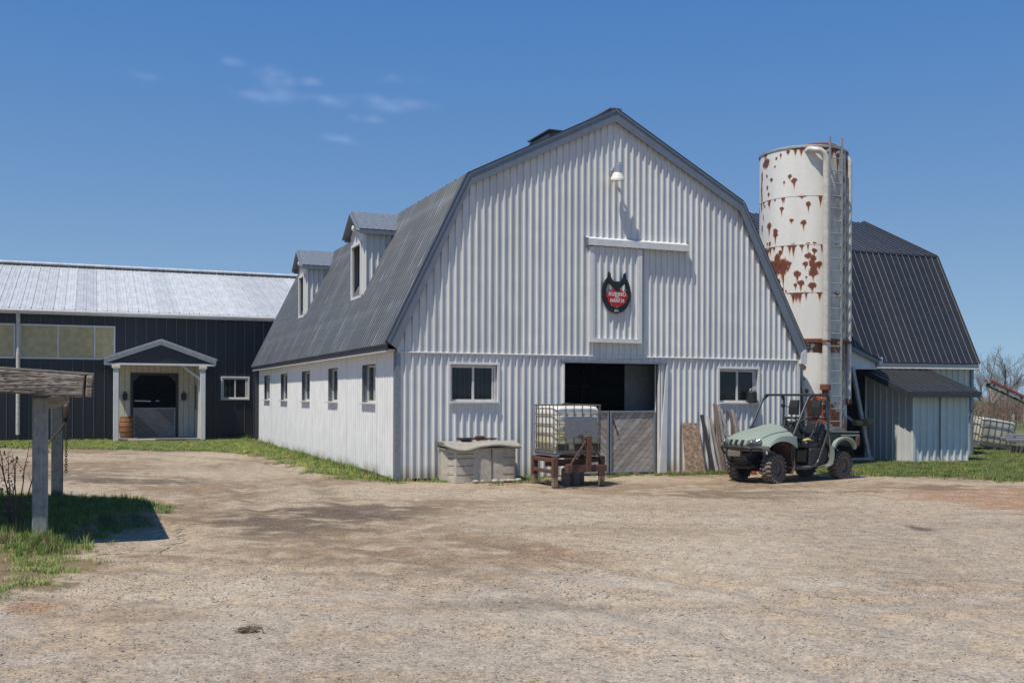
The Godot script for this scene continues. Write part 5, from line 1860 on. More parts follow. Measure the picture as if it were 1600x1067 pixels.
# ---------------------------------------------------------------- shelter at the left edge
func make_shelter() -> void:
	var O := uv_w(0, 0, 0)
	var S := thing("timber_shelter", "low weathered timber shelter with thick roof beam on two posts at left edge", "shelter", Vector3(-4.80, 0, -11.65), YAW)
	# local x along the beam (to the right end at 0), z towards the yard
	var tilt := Transform3D(Basis(Vector3(0, 0, 1), deg_to_rad(-3.6)), Vector3(0, 1.98, 0))
	var bm := MB.new()
	bm.xf = tilt
	bm.cbox(Vector3(-2.6, -0.145, 0.0), Vector3(5.0, 0.255, 0.09), 0.015)
	part(S, "front_beam", bm, M.beam_wood)
	var en := MB.new()
	en.xf = tilt
	en.bar(Vector3(-0.045, -0.14, 0.04), Vector3(-0.045, -0.14, -4.35), 0.07, 0.25, Vector3.UP, 0.012)
	part(S, "end_beam", en, M.beam_wood)
	for k in 16:
		var rp := MB.new()
		rp.xf = tilt
		rp.cbox(Vector3(-2.55, 0.0 - 0.002 * (k % 3), -0.10 - k * 0.272), Vector3(5.1, 0.03, 0.268), 0.005)
		part(S, "roof_plank", rp, M.old_wood if k % 3 else M.old_wood_b)
	var bb := MB.new()
	bb.xf = tilt
	bb.cbox(Vector3(-2.6, -0.145, -4.3), Vector3(5.0, 0.25, 0.08), 0.01)
	part(S, "back_beam", bb, M.beam_wood)
	var inv := S.transform.affine_inverse()
	var p1 := inv * Vector3(-5.46, 0, -11.74)
	var p2 := inv * Vector3(-7.12, 0, -15.88)
	var po := MB.new()
	po.cbox(Vector3(p1.x, 0.86, p1.z), Vector3(0.165, 1.72, 0.15), 0.015)
	part(S, "post", po, M.post_paint)
	var po2 := MB.new()
	po2.cbox(Vector3(p2.x, 0.86, p2.z), Vector3(0.17, 1.74, 0.17), 0.012)
	part(S, "post", po2, M.post_dark, "darker blue grey rear post")
	var p3 := MB.new()
	p3.cbox(Vector3(p1.x - 3.6, 0.98, p1.z), Vector3(0.165, 1.96, 0.15), 0.015)
	part(S, "post", p3, M.post_paint)
	var p4 := MB.new()
	p4.cbox(Vector3(p2.x - 3.6, 0.98, p2.z), Vector3(0.165, 1.96, 0.15), 0.015)
	part(S, "post", p4, M.post_dark)
	var gs := MB.new()
	gs.xf = Transform3D(Basis(), Vector3(p1.x + 0.08, 1.72, p1.z - 0.28))
	gs.prism(PackedVector2Array([Vector2(-0.1, 0), Vector2(0.22, 0), Vector2(0.22, -0.075), Vector2(0.06, -0.135), Vector2(-0.1, -0.145)]), -0.03, 0.03)
	part(S, "gusset", gs, M.plank_pale)
	# chain hanging by the rear post
	var C := thing("hanging_chain", "rusty chain hanging down beside the rear post of the shelter", "chain", S.transform * (p2 + Vector3(0.13, 0, 0.10)), YAW)
	for k in 24:
		var ln := MB.new()
		var lp := []
		for j in 10:
			var t := TAU * j / 10.0
			var w := 0.016 * cos(t)
			lp.append(Vector3(w if k % 2 else 0.0, 1.52 - k * 0.042 + 0.03 * sin(t), 0.0 if k % 2 else w))
		ln.tube(lp, 0.0065, 5, false, true)
		part(C, "link", ln, M.chain)
	var hk := MB.new()
	hk.rbox(Vector3(0.0, 1.47, 0), Vector3(0.10, 0.26, 0.08), 3.0, 10, 8)
	part(C, "shackle", hk, M.chain)
	var hb := MB.new()
	hb.tube([Vector3(-0.02, 1.30, 0.06), Vector3(-0.26, 0.98, 0.10), Vector3(-0.28, 0.90, 0.1), Vector3(-0.24, 0.86, 0.1)], 0.012, 6)
	part(C, "hook", hb, M.chain)


func make_weed(at: Vector3, h: float, sd: int, label: String, n: int) -> void:
	rng.seed = sd
	var W := thing("weed_plant", label, "weed", at, 0)
	var st := MB.new()
	var lf := MB.new()
	for k in n:
		var a := rng.randf() * TAU
		var top := Vector3(cos(a) * rng.randf_range(0.1, 0.32) * h, h * rng.randf_range(0.6, 1.0), sin(a) * rng.randf_range(0.1, 0.3) * h)
		var pts := []
		for i in 8:
			var t := i / 7.0
			pts.append(Vector3(top.x * pow(t, 1.4), top.y * t, top.z * pow(t, 1.4)) + Vector3(sin(i * 2.1 + k) * 0.012, 0, cos(i * 1.7 + k) * 0.012))
		st.tube(pts, [0.011, 0.010, 0.009, 0.008, 0.007, 0.006, 0.004, 0.003], 5)
		for i in range(2, 8):
			for j in 2:
				var d := Vector3(rng.randf_range(-1, 1), rng.randf_range(0.2, 1.0), rng.randf_range(-1, 1)).normalized()
				var tip: Vector3 = pts[i] + d * rng.randf_range(0.03, 0.10) * h
				if rng.randf() < 0.55:
					st.tube([pts[i], tip], [0.004, 0.002], 4, false)
				lf.col = Color(0.10, 0.09, 0.07).lerp(Color(0.10, 0.15, 0.05), rng.randf())
				var w := d.cross(Vector3(rng.randf(), rng.randf(), rng.randf())).normalized() * rng.randf_range(0.004, 0.011)
				var q := tip + d * rng.randf_range(0.015, 0.035)
				lf.quad(tip - w, tip, q, q - w * 1.5)
				lf.quad(tip, tip + w, q + w, q)
	part(W, "stems", st, M.stem)
	part(W, "leaves", lf, M.leaf)


# ---------------------------------------------------------------- small things on the ground
func make_small_things() -> void:
	rng.seed = 77
	var H := MB.new()
	for k in 110:
		var p := Vector3(rng.randfn(0, 0.042), rng.randf_range(0.004, 0.045), rng.randfn(0, 0.026))
		var d := Vector3(rng.randfn(0, 1), rng.randfn(0, 0.25), rng.randfn(0, 0.7)).normalized() * rng.randf_range(0.015, 0.04)
		H.tube([p - d, p + Vector3(0, 0.006, 0), p + d], 0.0035, 4, false)
	H.rbox(Vector3(0, 0.012, 0), Vector3(0.15, 0.045, 0.08), 2.2, 14, 8)
	H.xf = Transform3D()
	for q in H.v.size():
		H.v[q] *= 0.8
	solo("hay_clump", H, M.hay, "small dark clump of hay lying alone on the foreground gravel", "hay clump", Vector3(-1.93, 0.005, -7.45))
	var places := [[1.42, -0.84, 0.10, "leftmost pale stone along the foot of the beige storage box"], [1.56, -0.86, 0.08, "small flat pale stone, second from left along the storage box"], [1.83, -0.86, 0.12, "large pale stone just right of the storage box's middle seam"], [1.98, -0.87, 0.09, "pale stone, fourth from the left along the storage box"], [2.16, -0.82, 0.11, "large pale stone near the right end of the storage box"], [2.24, -0.86, 0.08, "small pale stone second from the right along the storage box"], [2.37, -0.80, 0.12, "rightmost pale stone at the corner of the storage box"], [2.08, -0.80, 0.07, "smallest pale stone tucked closest against the storage box front"]]
	for q in places:
		var s := MB.new()
		s.xf = Transform3D(Basis(Vector3.UP, rng.randf() * 3.0), Vector3.ZERO)
		s.rbox(Vector3(0, 0.02, 0), Vector3(q[2] * 1.3, q[2] * 0.6, q[2]), rng.randf_range(2.2, 3.5), 10, 7)
		solo("pale_stone", s, M.stone, q[3], "stone", uv_w(q[0], 0.01, q[1]), 0.0, "stones along the storage box")
	# broken bricks under the nose of the utility vehicle
	var bs := [[8.06, -0.82, 0.2, "broken red brick lying behind the front wheels of the utility vehicle"], [8.6, -0.62, 0.9, "second red brick lying nearest the near front wheel of utility vehicle"]]
	for q in bs:
		var b := MB.new()
		b.cbox(Vector3(0, 0.05, 0), Vector3(0.30, 0.10, 0.16), 0.015)
		solo("red_brick", b, M.brick_red, q[3], "brick", uv_w(q[0], 0.0, q[1]), q[2])
	# pink blossom in the shaded grass at the left edge
	var F := thing("pink_flower", "tiny pink flower in the shaded grass at the far left edge", "flower", Vector3(-6.25, 0.1, -12.6), 0)
	var pt := MB.new()
	for k in 5:
		var a := TAU * k / 5
		pt.xf = Transform3D(Basis(Vector3.UP, a), Vector3(0, 0.2, 0))
		pt.rbox(Vector3(0.03, 0, 0), Vector3(0.055, 0.012, 0.035), 2.0, 10, 6)
	part(F, "petals", pt, M.pink)
	var sm := MB.new()
	sm.tube([Vector3.ZERO, Vector3(0.01, 0.1, 0), Vector3(0, 0.2, 0)], 0.004, 5)
	part(F, "stem", sm, M.stem)


# ---------------------------------------------------------------- utility vehicle; local x runs back from the front axle, z to the near side
func wheel(U: Node3D, at: Vector3, near: float, steer: float) -> void:
	var Wn := Node3D.new()
	Wn.name = "wheel"
	U.add_child(Wn, true)
	Wn.position = at
	Wn.rotation.y = steer
	var R := 0.295
	var hw := 0.115
	var t := MB.new()
	t.xf = Transform3D(Basis(Vector3(1, 0, 0), PI / 2), Vector3.ZERO)
	t.lathe([Vector2(0.165, -hw + 0.02), Vector2(0.20, -hw), Vector2(0.25, -hw), Vector2(R - 0.02, -hw + 0.025), Vector2(R - 0.012, -0.05), Vector2(R - 0.010, 0.05), Vector2(R - 0.02, hw - 0.025), Vector2(0.25, hw), Vector2(0.20, hw), Vector2(0.165, hw - 0.02)], 40)
	part(Wn, "tyre", t, M.tyre)
	var tr := MB.new()
	for k in 20:
		for s in [-1.0, 1.0]:
			var a: float = TAU * (k + (0.5 if s > 0 else 0.0)) / 20.0
			var rad := Vector3(sin(a), cos(a), 0)
			var tan := Vector3(cos(a), -sin(a), 0)
			var c := rad * (R - 0.005) + Vector3(0, 0, s * 0.05)
			tr.xf = Transform3D(Basis(tan, rad, Vector3(0, 0, 1)) * Basis(Vector3.UP, s * 0.45), c)
			tr.cbox(Vector3.ZERO, Vector3(0.052, 0.030, 0.082), 0.007)
			tr.xf = Transform3D(Basis(tan, rad, Vector3(0, 0, 1)), rad * (R - 0.022) + Vector3(0, 0, s * (hw - 0.012)))
			tr.cbox(Vector3.ZERO, Vector3(0.045, 0.045, 0.045), 0.008)
	part(Wn, "tread", tr, M.tread)
	var r := MB.new()
	r.xf = Transform3D(Basis(Vector3(1, 0, 0), PI / 2 * near), Vector3.ZERO)
	r.lathe([Vector2(0.172, -hw + 0.015), Vector2(0.172, hw - 0.035)], 32)
	r.lathe([Vector2(0.172, hw - 0.035), Vector2(0.176, hw - 0.012), Vector2(0.160, hw - 0.015), Vector2(0.145, hw - 0.07), Vector2(0.10, hw - 0.06), Vector2(0.085, hw - 0.035), Vector2(0.04, hw - 0.03), Vector2(0.035, hw - 0.005), Vector2(0.0, hw)], 32)
	for k in 4:
		var a := TAU * k / 4.0
		r.cbox(Vector3(sin(a) * 0.065, hw - 0.03, cos(a) * 0.065), Vector3(0.02, 0.02, 0.02), 0.003)
	part(Wn, "rim", r, M.rim_mud)
	var bead := MB.new()
	bead.xf = Transform3D(Basis(Vector3(1, 0, 0), PI / 2 * near), Vector3.ZERO)
	bead.lathe([Vector2(0.192, hw + 0.001), Vector2(0.188, hw + 0.004), Vector2(0.176, hw - 0.008)], 32)
	part(Wn, "bead_ring", bead, M.tread)


func rounded_path(p: Array, rad: float, closed := false) -> Array:
	var out := []
	var m := p.size()
	for i in m:
		if not closed and (i == 0 or i == m - 1):
			out.append(p[i])
			continue
		var a: Vector3 = p[(i - 1 + m) % m]
		var b: Vector3 = p[i]
		var c: Vector3 = p[(i + 1) % m]
		var d0 := (a - b).normalized() * minf(rad, a.distance_to(b) * 0.45)
		var d1 := (c - b).normalized() * minf(rad, c.distance_to(b) * 0.45)
		for k in 6:
			var t := k / 5.0
			out.append((b + d0) * (1 - t) * (1 - t) + b * 2 * t * (1 - t) + (b + d1) * t * t)
	return out


func make_utv() -> void:
	var a := 0.61
	var U := thing("utility_vehicle", "muddy sage green open utility vehicle with black roll cage parked by the barn", "utility vehicle", Vector3(5.067, 0, -21.026), a)
	var wb := 2.13
	wheel(U, Vector3(0.0, 0.295, 0.46), 1.0, 0.10)
	wheel(U, Vector3(0.0, 0.295, -0.46), -1.0, 0.10)
	wheel(U, Vector3(wb, 0.295, 0.46), 1.0, 0.0)
	wheel(U, Vector3(wb, 0.295, -0.46), -1.0, 0.0)
	# bonnet with front wings: a smooth skin across stations
	var xs := [-0.60, -0.575, -0.53, -0.42, -0.25, -0.05, 0.15, 0.33, 0.46, 0.52]
	var yc := [0.79, 0.865, 0.915, 0.965, 1.02, 1.065, 1.10, 1.135, 1.165, 1.15]
	var ye := [0.76, 0.79, 0.815, 0.86, 0.915, 0.95, 0.965, 0.955, 0.94, 0.92]
	var rows := []
	for i in xs.size():
		var row := []
		for k in 29:
			var z := lerpf(-0.64, 0.64, k / 28.0)
			var q := absf(z) / 0.64
			var w := pow(q, 2.4)
			var y := lerpf(yc[i], ye[i], w)
			# a low ridge each side of the middle, a dip along the wing line, a bump before the cowl
			y += 0.016 * exp(-pow((absf(z) - 0.21) / 0.05, 2)) * clampf((xs[i] + 0.5) * 3.0, 0, 1)
			y -= 0.020 * exp(-pow((absf(z) - 0.47) / 0.03, 2)) * clampf((xs[i] + 0.45) * 4.0, 0, 1)
			y += 0.035 * exp(-pow(z / 0.14, 2)) * clampf((xs[i] - 0.20) * 4.0, 0, 1)
			var x: float = xs[i] + 0.26 * pow(q, 2.2) * clampf((0.1 - xs[i]) / 0.7, 0.0, 1.0)
			row.append(Vector3(x, y, z))
		rows.append(row)
	var hood := MB.new()
	hood.grid(rows, false, true)
	part(U, "bonnet", hood, M.sage)
	for s in [-1.0, 1.0]:
		var sm := MB.new()
		var sp0 := []
		for i in range(3, xs.size()):
			var p: Vector3 = rows[i][14 + int(s) * 10]
			sp0.append(p + Vector3(0, 0.006, 0))
		sm.tube(sp0, 0.007, 6)
		part(U, "panel_gap", sm, M.utv_black)
	var cowl := MB.new()
	cowl.grid([rows[xs.size() - 1], rows[xs.size() - 1].map(func(p: Vector3) -> Vector3: return p + Vector3(0.10, -0.03, 0)), rows[xs.size() - 1].map(func(p: Vector3) -> Vector3: return p + Vector3(0.14, -0.14, 0))], false, true)
	part(U, "cowl", cowl, M.utv_black)
	# nose panel below the bonnet lip
	var nose := []
	for q in [[0.0, 0.0], [0.012, -0.05], [0.02, -0.10], [0.05, -0.14]]:
		var row := []
		for k in 29:
			var p: Vector3 = rows[0][k]
			row.append(p + Vector3(q[0], q[1] * (1.0 - 0.35 * pow(absf(p.z) / 0.64, 2)), 0))
		nose.append(row)
	var np := MB.new()
	np.grid(nose, false, false)
	part(U, "nose_panel", np, M.sage_dusty)
	# wings' outer skirts with the wheel arch cut
	for s in [-1.0, 1.0]:
		var top := []
		var low := []
		var ins := []
		for i in 25:
			var x := lerpf(-0.34, 0.50, i / 24.0)
			var yt := 0.0
			for j in xs.size() - 1:
				var xa: float = rows[j][28].x
				var xb: float = rows[j + 1][28].x
				if x >= xa and x <= xb:
					yt = lerpf(rows[j][28].y, rows[j + 1][28].y, (x - xa) / maxf(xb - xa, 1e-4))
			if yt == 0.0:
				yt = rows[0][28].y if x < 0 else rows[xs.size() - 1][28].y
			var arch := 0.855 - 0.10 * pow(absf(x - 0.04) / 0.38, 2.2)
			top.append(Vector3(x, yt, s * 0.64))
			low.append(Vector3(x, minf(arch, yt - 0.01), s * 0.665))
			ins.append(Vector3(x, minf(arch, yt - 0.01) - 0.005, s * 0.60))
		var sk := MB.new()
		sk.grid([low, top], false, s < 0)
		sk.grid([ins, low], false, s < 0)
		part(U, "front_wing", sk, M.sage)
		# inner arch liner behind the wheel, muddy brown
		var ln := []
		for zz in [0.66, 0.18]:
			var row := []
			for i in 13:
				var t := lerpf(deg_to_rad(-30), deg_to_rad(118), i / 12.0)
				row.append(Vector3(0.03 + 0.40 * cos(t), 0.40 + 0.44 * sin(t), s * zz))
			ln.append(row)
		var lm := MB.new()
		lm.grid(ln, false, s > 0)
		part(U, "arch_liner", lm, M.utv_brown)
		# lamp: dark lens wrapping from the face to the side
		var le := []
		for r in 5:
			var row := []
			for k in 9:
				var t := k / 8.0
				var z := lerpf(0.25, 0.53, t)
				var q := z / 0.64
				var lift := lerpf(0.0, 1.0, r / 4.0)
				var face := lerpf(-0.606, -0.555, lift) + 0.26 * pow(q, 2.2) * lerpf(0.97, 0.90, lift)
				row.append(Vector3(face - 0.020 * sin(PI * t) * sin(PI * lift) - 0.012, lerpf(0.795 + 0.02 * t, 0.875 + 0.015 * t + 0.02 * sin(PI * t), lift), s * z))
			le.append(row)
		var lb := MB.new()
		lb.grid(le, false, s > 0)
		var lamp := part(U, "headlight", lb, M.lens)
		var bl := MB.new()
		bl.rbox(Vector3(-0.565, 0.845, s * 0.36), Vector3(0.05, 0.055, 0.075), 2.0, 10, 8)
		part(lamp, "reflector", bl, M.chrome)
	# three upright slots in the face
	for z in [-0.15, 0.0, 0.15]:
		var sl := MB.new()
		sl.prism(PackedVector2Array([Vector2(-0.035, 0.0), Vector2(0.03, 0.0), Vector2(0.045, 0.10), Vector2(-0.02, 0.10)]), 0.0, 0.02)
		var o := part(U, "grille_slot", sl, M.black)
		o.transform = Transform3D(Basis(Vector3(0, 0, 1), Vector3(0.42, 0.9, 0).normalized(), Vector3(0, 0, 1).cross(Vector3(0.42, 0.9, 0).normalized())), Vector3(-0.595 + 0.26 * pow(absf(z) / 0.64, 2.2) - 0.012, 0.785, z - 0.006))
	# bumper: bent tube, two uprights, plate
	var bp := MB.new()
	bp.tube(rounded_path([Vector3(-0.36, 0.70, -0.52), Vector3(-0.64, 0.725, -0.40), Vector3(-0.67, 0.725, 0.40), Vector3(-0.36, 0.70, 0.52)], 0.12), 0.027, 10)
	for s in [-1.0, 1.0]:
		bp.tube(rounded_path([Vector3(-0.67, 0.72, s * 0.20), Vector3(-0.66, 0.46, s * 0.19), Vector3(-0.35, 0.40, s * 0.19)], 0.1), 0.024, 10)
		bp.tube(rounded_path([Vector3(-0.60, 0.70, s * 0.40), Vector3(-0.55, 0.60, s * 0.36), Vector3(-0.62, 0.55, s * 0.2)], 0.05), 0.02, 8)
	part(U, "bumper", bp, M.utv_black)
	var sp := MB.new()
	sp.cbox(Vector3(-0.655, 0.60, 0.0), Vector3(0.02, 0.11, 0.36), 0.006)
	part(U, "skid_plate", sp, M.utv_muddy)
	# chassis, floor, arms, shocks
	var ch := MB.new()
	ch.cbox(Vector3(0.75, 0.33, 0.0), Vector3(2.5, 0.07, 0.56), 0.015)
	ch.cbox(Vector3(-0.25, 0.50, 0), Vector3(0.5, 0.30, 0.34), 0.03)
	ch.cbox(Vector3(2.1, 0.50, 0), Vector3(0.6, 0.25, 0.4), 0.03)
	part(U, "chassis", ch, M.utv_black)
	var flo := MB.new()
	flo.cbox(Vector3(0.80, 0.31, 0.0), Vector3(0.85, 0.03, 1.20), 0.008)
	part(U, "floor", flo, M.utv_muddy)
	for s in [-1.0, 1.0]:
		for x in [0.0, wb]:
			var am := MB.new()
			am.bar(Vector3(x - 0.16, 0.36, s * 0.14), Vector3(x, 0.27, s * 0.40), 0.035, 0.035)
			am.bar(Vector3(x + 0.16, 0.36, s * 0.14), Vector3(x, 0.27, s * 0.40), 0.035, 0.035)
			am.bar(Vector3(x - 0.12, 0.47, s * 0.15), Vector3(x, 0.38, s * 0.38), 0.03, 0.03)
			part(U, "suspension_arm", am, M.utv_brown)
			var sh := MB.new()
			sh.tube([Vector3(x - 0.04, 0.30, s * 0.33), Vector3(x - 0.05, 0.74, s * 0.22)], 0.035, 10)
			part(U, "shock_absorber", sh, M.galv)
	# roll cage
	for s in [-1.0, 1.0]:
		var z: float = s * 0.60
		var cg := MB.new()
		cg.tube(rounded_path([Vector3(0.37, 0.86, z), Vector3(0.945, 1.80, z), Vector3(1.575, 1.80, z), Vector3(1.555, 1.03, z), Vector3(1.20, 0.36, z), Vector3(0.95, 0.275, z), Vector3(0.50, 0.285, z), Vector3(0.40, 0.40, z), Vector3(0.37, 0.86, z)], 0.11), 0.0265, 10)
		part(U, "cage_side", cg, M.utv_tube)
		var st := MB.new()
		st.tube(rounded_path([Vector3(1.55, 1.02, z), Vector3(1.64, 0.60, z), Vector3(1.60, 0.33, z), Vector3(1.2, 0.30, z)], 0.08), 0.022, 8)
		part(U, "sill_tube", st, M.utv_tube_worn)
	for q in [[0.985, 1.80], [1.535, 1.80], [1.56, 1.30], [1.56, 1.05]]:
		var cb := MB.new()
		cb.tube([Vector3(q[0], q[1], -0.60), Vector3(q[0], q[1], 0.60)], 0.0255, 10)
		part(U, "cage_crossbar", cb, M.utv_tube)
	for s in [-1.0, 1.0]:
		var gs := MB.new()
		gs.bar(Vector3(0.90, 1.70, s * 0.60), Vector3(1.05, 1.79, s * 0.60), 0.015, 0.05)
		gs.bar(Vector3(1.50, 1.79, s * 0.60), Vector3(1.56, 1.68, s * 0.60), 0.015, 0.05)
		part(U, "gusset", gs, M.utv_tube)
	# seats and head rests
	for s in [-1.0, 1.0]:
		var z: float = s * 0.30
		var se := MB.new()
		se.xf = Transform3D(Basis(Vector3(0, 0, 1), -0.05), Vector3(1.22, 0.74, z))
		se.rbox(Vector3.ZERO, Vector3(0.54, 0.17, 0.50), 4.5, 24, 14)
		se.xf = Transform3D(Basis(Vector3(0, 0, 1), -0.26), Vector3(1.47, 0.98, z))
		se.rbox(Vector3.ZERO, Vector3(0.17, 0.52, 0.50), 3.4, 24, 14)
		se.rbox(Vector3(-0.055, 0.0, 0.19), Vector3(0.12, 0.44, 0.10), 2.6, 14, 10)
		se.rbox(Vector3(-0.055, 0.0, -0.19), Vector3(0.12, 0.44, 0.10), 2.6, 14, 10)
		part(U, "seat", se, M.seat_vinyl)
		var hr := MB.new()
		hr.xf = Transform3D(Basis(Vector3(0, 0, 1), -0.08), Vector3(1.56, 1.52, z))
		hr.prism(PackedVector2Array([Vector2(-0.05, -0.15), Vector2(0.03, -0.15), Vector2(0.03, 0.17), Vector2(-0.02, 0.17), Vector2(-0.06, 0.02)]), -0.11, 0.11)
		hr.tube([Vector3(0.0, -0.22, -0.06), Vector3(0.0, -0.1, -0.06)], 0.012, 6)
		hr.tube([Vector3(0.0, -0.22, 0.06), Vector3(0.0, -0.1, 0.06)], 0.012, 6)
		part(U, "head_rest", hr, M.utv_black)
	var box := MB.new()
	box.cbox(Vector3(1.30, 0.50, 0.0), Vector3(0.62, 0.38, 1.16), 0.03)
	part(U, "seat_base", box, M.utv_black)
	# dash, wheel, levers, clutter in the cab
	var da := MB.new()
	da.prism(PackedVector2Array([Vector2(0.42, 0.62), Vector2(0.70, 0.80), Vector2(0.72, 0.98), Vector2(0.60, 1.10), Vector2(0.46, 1.13)]), -0.58, 0.58)
	part(U, "dashboard", da, M.utv_black)
	var wh := MB.new()
	var c := Vector3(0.80, 1.20, 0.29)
	var ax := Vector3(-0.75, -0.62, 0).normalized()
	var e1 := Vector3(0, 0, 1)
	var e2 := ax.cross(e1)
	var ring := []
	for k in 28:
		var t := TAU * k / 28.0
		ring.append(c + (e1 * cos(t) + e2 * sin(t)) * 0.17)
	wh.tube(ring, 0.017, 8, false, true)
	for k in 3:
		var t := TAU * k / 3.0 + 0.5
		wh.bar(c + ax * 0.02, c + (e1 * cos(t) + e2 * sin(t)) * 0.16, 0.03, 0.015, ax)
	wh.tube([c, c + ax * 0.28], 0.022, 8)
	wh.rbox(c, Vector3(0.09, 0.07, 0.11), 3.0, 12, 8)
	part(U, "steering_wheel", wh, M.utv_black)
	for q in [[Vector3(0.74, 0.95, 0.02), Vector3(0.88, 1.18, 0.0)], [Vector3(1.05, 0.60, 0.45), Vector3(1.18, 0.95, 0.50)], [Vector3(1.38, 0.60, 0.54), Vector3(1.30, 0.86, 0.58)]]:
		var lv := MB.new()
		lv.tube([q[0], q[1]], 0.012, 6)
		lv.rbox(q[1], Vector3(0.045, 0.05, 0.045), 2.4, 10, 8)
		part(U, "lever", lv, M.utv_tube)
	var mir := MB.new()
	mir.tube([Vector3(1.55, 1.58, -0.60), Vector3(1.60, 1.54, -0.50), Vector3(1.62, 1.50, -0.40)], 0.014, 6)
	mir.rbox(Vector3(1.55, 1.57, -0.60), Vector3(0.10, 0.08, 0.08), 3.0, 10, 8)
	part(U, "bracket", mir, M.utv_black)
	var belt := MB.new()
	belt.tube([Vector3(1.50, 1.30, 0.42), Vector3(1.25, 1.0, 0.44), Vector3(1.12, 0.80, 0.40)], 0.012, 6)
	belt.tube([Vector3(1.52, 1.32, 0.1), Vector3(1.30, 1.15, -0.1), Vector3(1.10, 0.9, -0.3)], 0.014, 6)
	part(U, "seat_belt", belt, M.utv_black)
	# bed with stepped side, rails, rear wings, tail lamps, skirts
	var bd := MB.new()
	bd.cbox(Vector3(2.11, 0.74, 0.0), Vector3(0.98, 0.06, 1.06), 0.012)
	for s in [-1.0, 1.0]:
		bd.cbox(Vector3(2.11, 0.88, s * 0.535), Vector3(0.98, 0.24, 0.05), 0.012)
		bd.cbox(Vector3(2.11, 0.965, s * 0.565), Vector3(0.98, 0.035, 0.05), 0.008)
	bd.cbox(Vector3(1.63, 0.88, 0.0), Vector3(0.04, 0.28, 1.06), 0.01)
	bd.cbox(Vector3(2.60, 0.88, 0.0), Vector3(0.04, 0.24, 1.06), 0.01)
	part(U, "cargo_bed", bd, M.utv_bed)
	for s in [-1.0, 1.0]:
		var rl := MB.new()
		rl.bar(Vector3(1.62, 1.02, s * 0.57), Vector3(2.62, 1.00, s * 0.57), 0.06, 0.028, Vector3.UP, 0.006)
		part(U, "bed_rail", rl, M.utv_tube_worn)
		var arch := []
		for q in [[0.50, 0.0], [0.66, 0.01], [0.675, -0.02], [0.665, -0.085], [0.60, -0.09]]:
			var row := []
			for i in 19:
				var t := lerpf(deg_to_rad(172), deg_to_rad(4), i / 18.0)
				var rr: float = 1.0 + q[1]
				row.append(Vector3(2.05 + 0.385 * cos(t) * rr + (0.03 if q[1] < -0.05 else 0.0) * cos(t) * -1, 0.66 + 0.245 * sin(t) * rr + q[1] * 0.5, s * q[0]))
			arch.append(row)
		var aw := MB.new()
		aw.grid(arch, false, s > 0)
		part(U, "rear_wing", aw, M.sage)
		var stp := MB.new()
		stp.bar(Vector3(2.0, 0.935, s * 0.585), Vector3(2.62, 0.925, s * 0.585), 0.05, 0.03, Vector3.UP, 0.008)
		part(U, "side_trim", stp, M.sage_dusty)
		var tl := MB.new()
		tl.cbox(Vector3(2.545, 0.80, s * 0.57), Vector3(0.14, 0.21, 0.12), 0.025)
		part(U, "tail_lamp", tl, M.utv_brown)
		var skt := []
		for zz in [0.655, 0.50]:
			var row := []
			for q in [[1.675, 0.72], [1.70, 0.58], [1.685, 0.44], [1.63, 0.33], [1.50, 0.30]]:
				row.append(Vector3(q[0], q[1], s * zz))
			skt.append(row)
		var outer := []
		for q in [[1.58, 0.72], [1.60, 0.58], [1.57, 0.44], [1.50, 0.36], [1.40, 0.31]]:
			outer.append(Vector3(q[0], q[1], s * 0.62))
		var km := MB.new()
		km.grid(skt, false, s < 0)
		km.grid([skt[0], outer], false, s > 0)
		part(U, "rear_skirt", km, M.sage_dusty)
		var rln := []
		for zz in [0.60, 0.22]:
			var row := []
			for i in 11:
				var t := lerpf(deg_to_rad(5), deg_to_rad(175), i / 10.0)
				row.append(Vector3(2.10 + 0.37 * cos(t), 0.42 + 0.30 * sin(t), s * zz))
			rln.append(row)
		var rm := MB.new()
		rm.grid(rln, false, s > 0)
		part(U, "rear_arch_liner", rm, M.utv_black)
	var T := Transform3D(Basis(Vector3.UP, a), Vector3(5.067, 0, -21.026))
	var g := thing("yellow_gloves", "crumpled pale yellow gloves lying on the driver's seat of the utility vehicle", "gloves", T * Vector3(1.12, 0.83, 0.38), a)
	for k in 3:
		var gm := MB.new()
		gm.xf = Transform3D(Basis(Vector3.UP, k * 0.9), Vector3(-0.04 + k * 0.05, 0.012 + 0.02 * (k % 2), 0.03 * k))
		gm.rbox(Vector3.ZERO, Vector3(0.13, 0.06, 0.09), 2.3, 12, 8)
		for j in 4:
			gm.tube([Vector3(0.04, 0, -0.03 + j * 0.02), Vector3(0.09, 0.01, -0.04 + j * 0.026), Vector3(0.115, -0.01, -0.045 + j * 0.03)], [0.011, 0.011, 0.009], 6)
		part(g, "glove", gm, M.yellow_cloth)
	var sk := thing("dark_sack", "dark crumpled sack lying in the cargo bed of the utility vehicle", "sack", T * Vector3(2.28, 0.77, 0.0), a)
	var sb := MB.new()
	sb.rbox(Vector3(0.0, 0.17, 0.0), Vector3(0.50, 0.36, 0.66), 2.8, 20, 12)
	sb.rbox(Vector3(0.2, 0.14, 0.1), Vector3(0.36, 0.40, 0.5), 2.6, 16, 10)
	part(sk, "sack", sb, M.plank_dark)


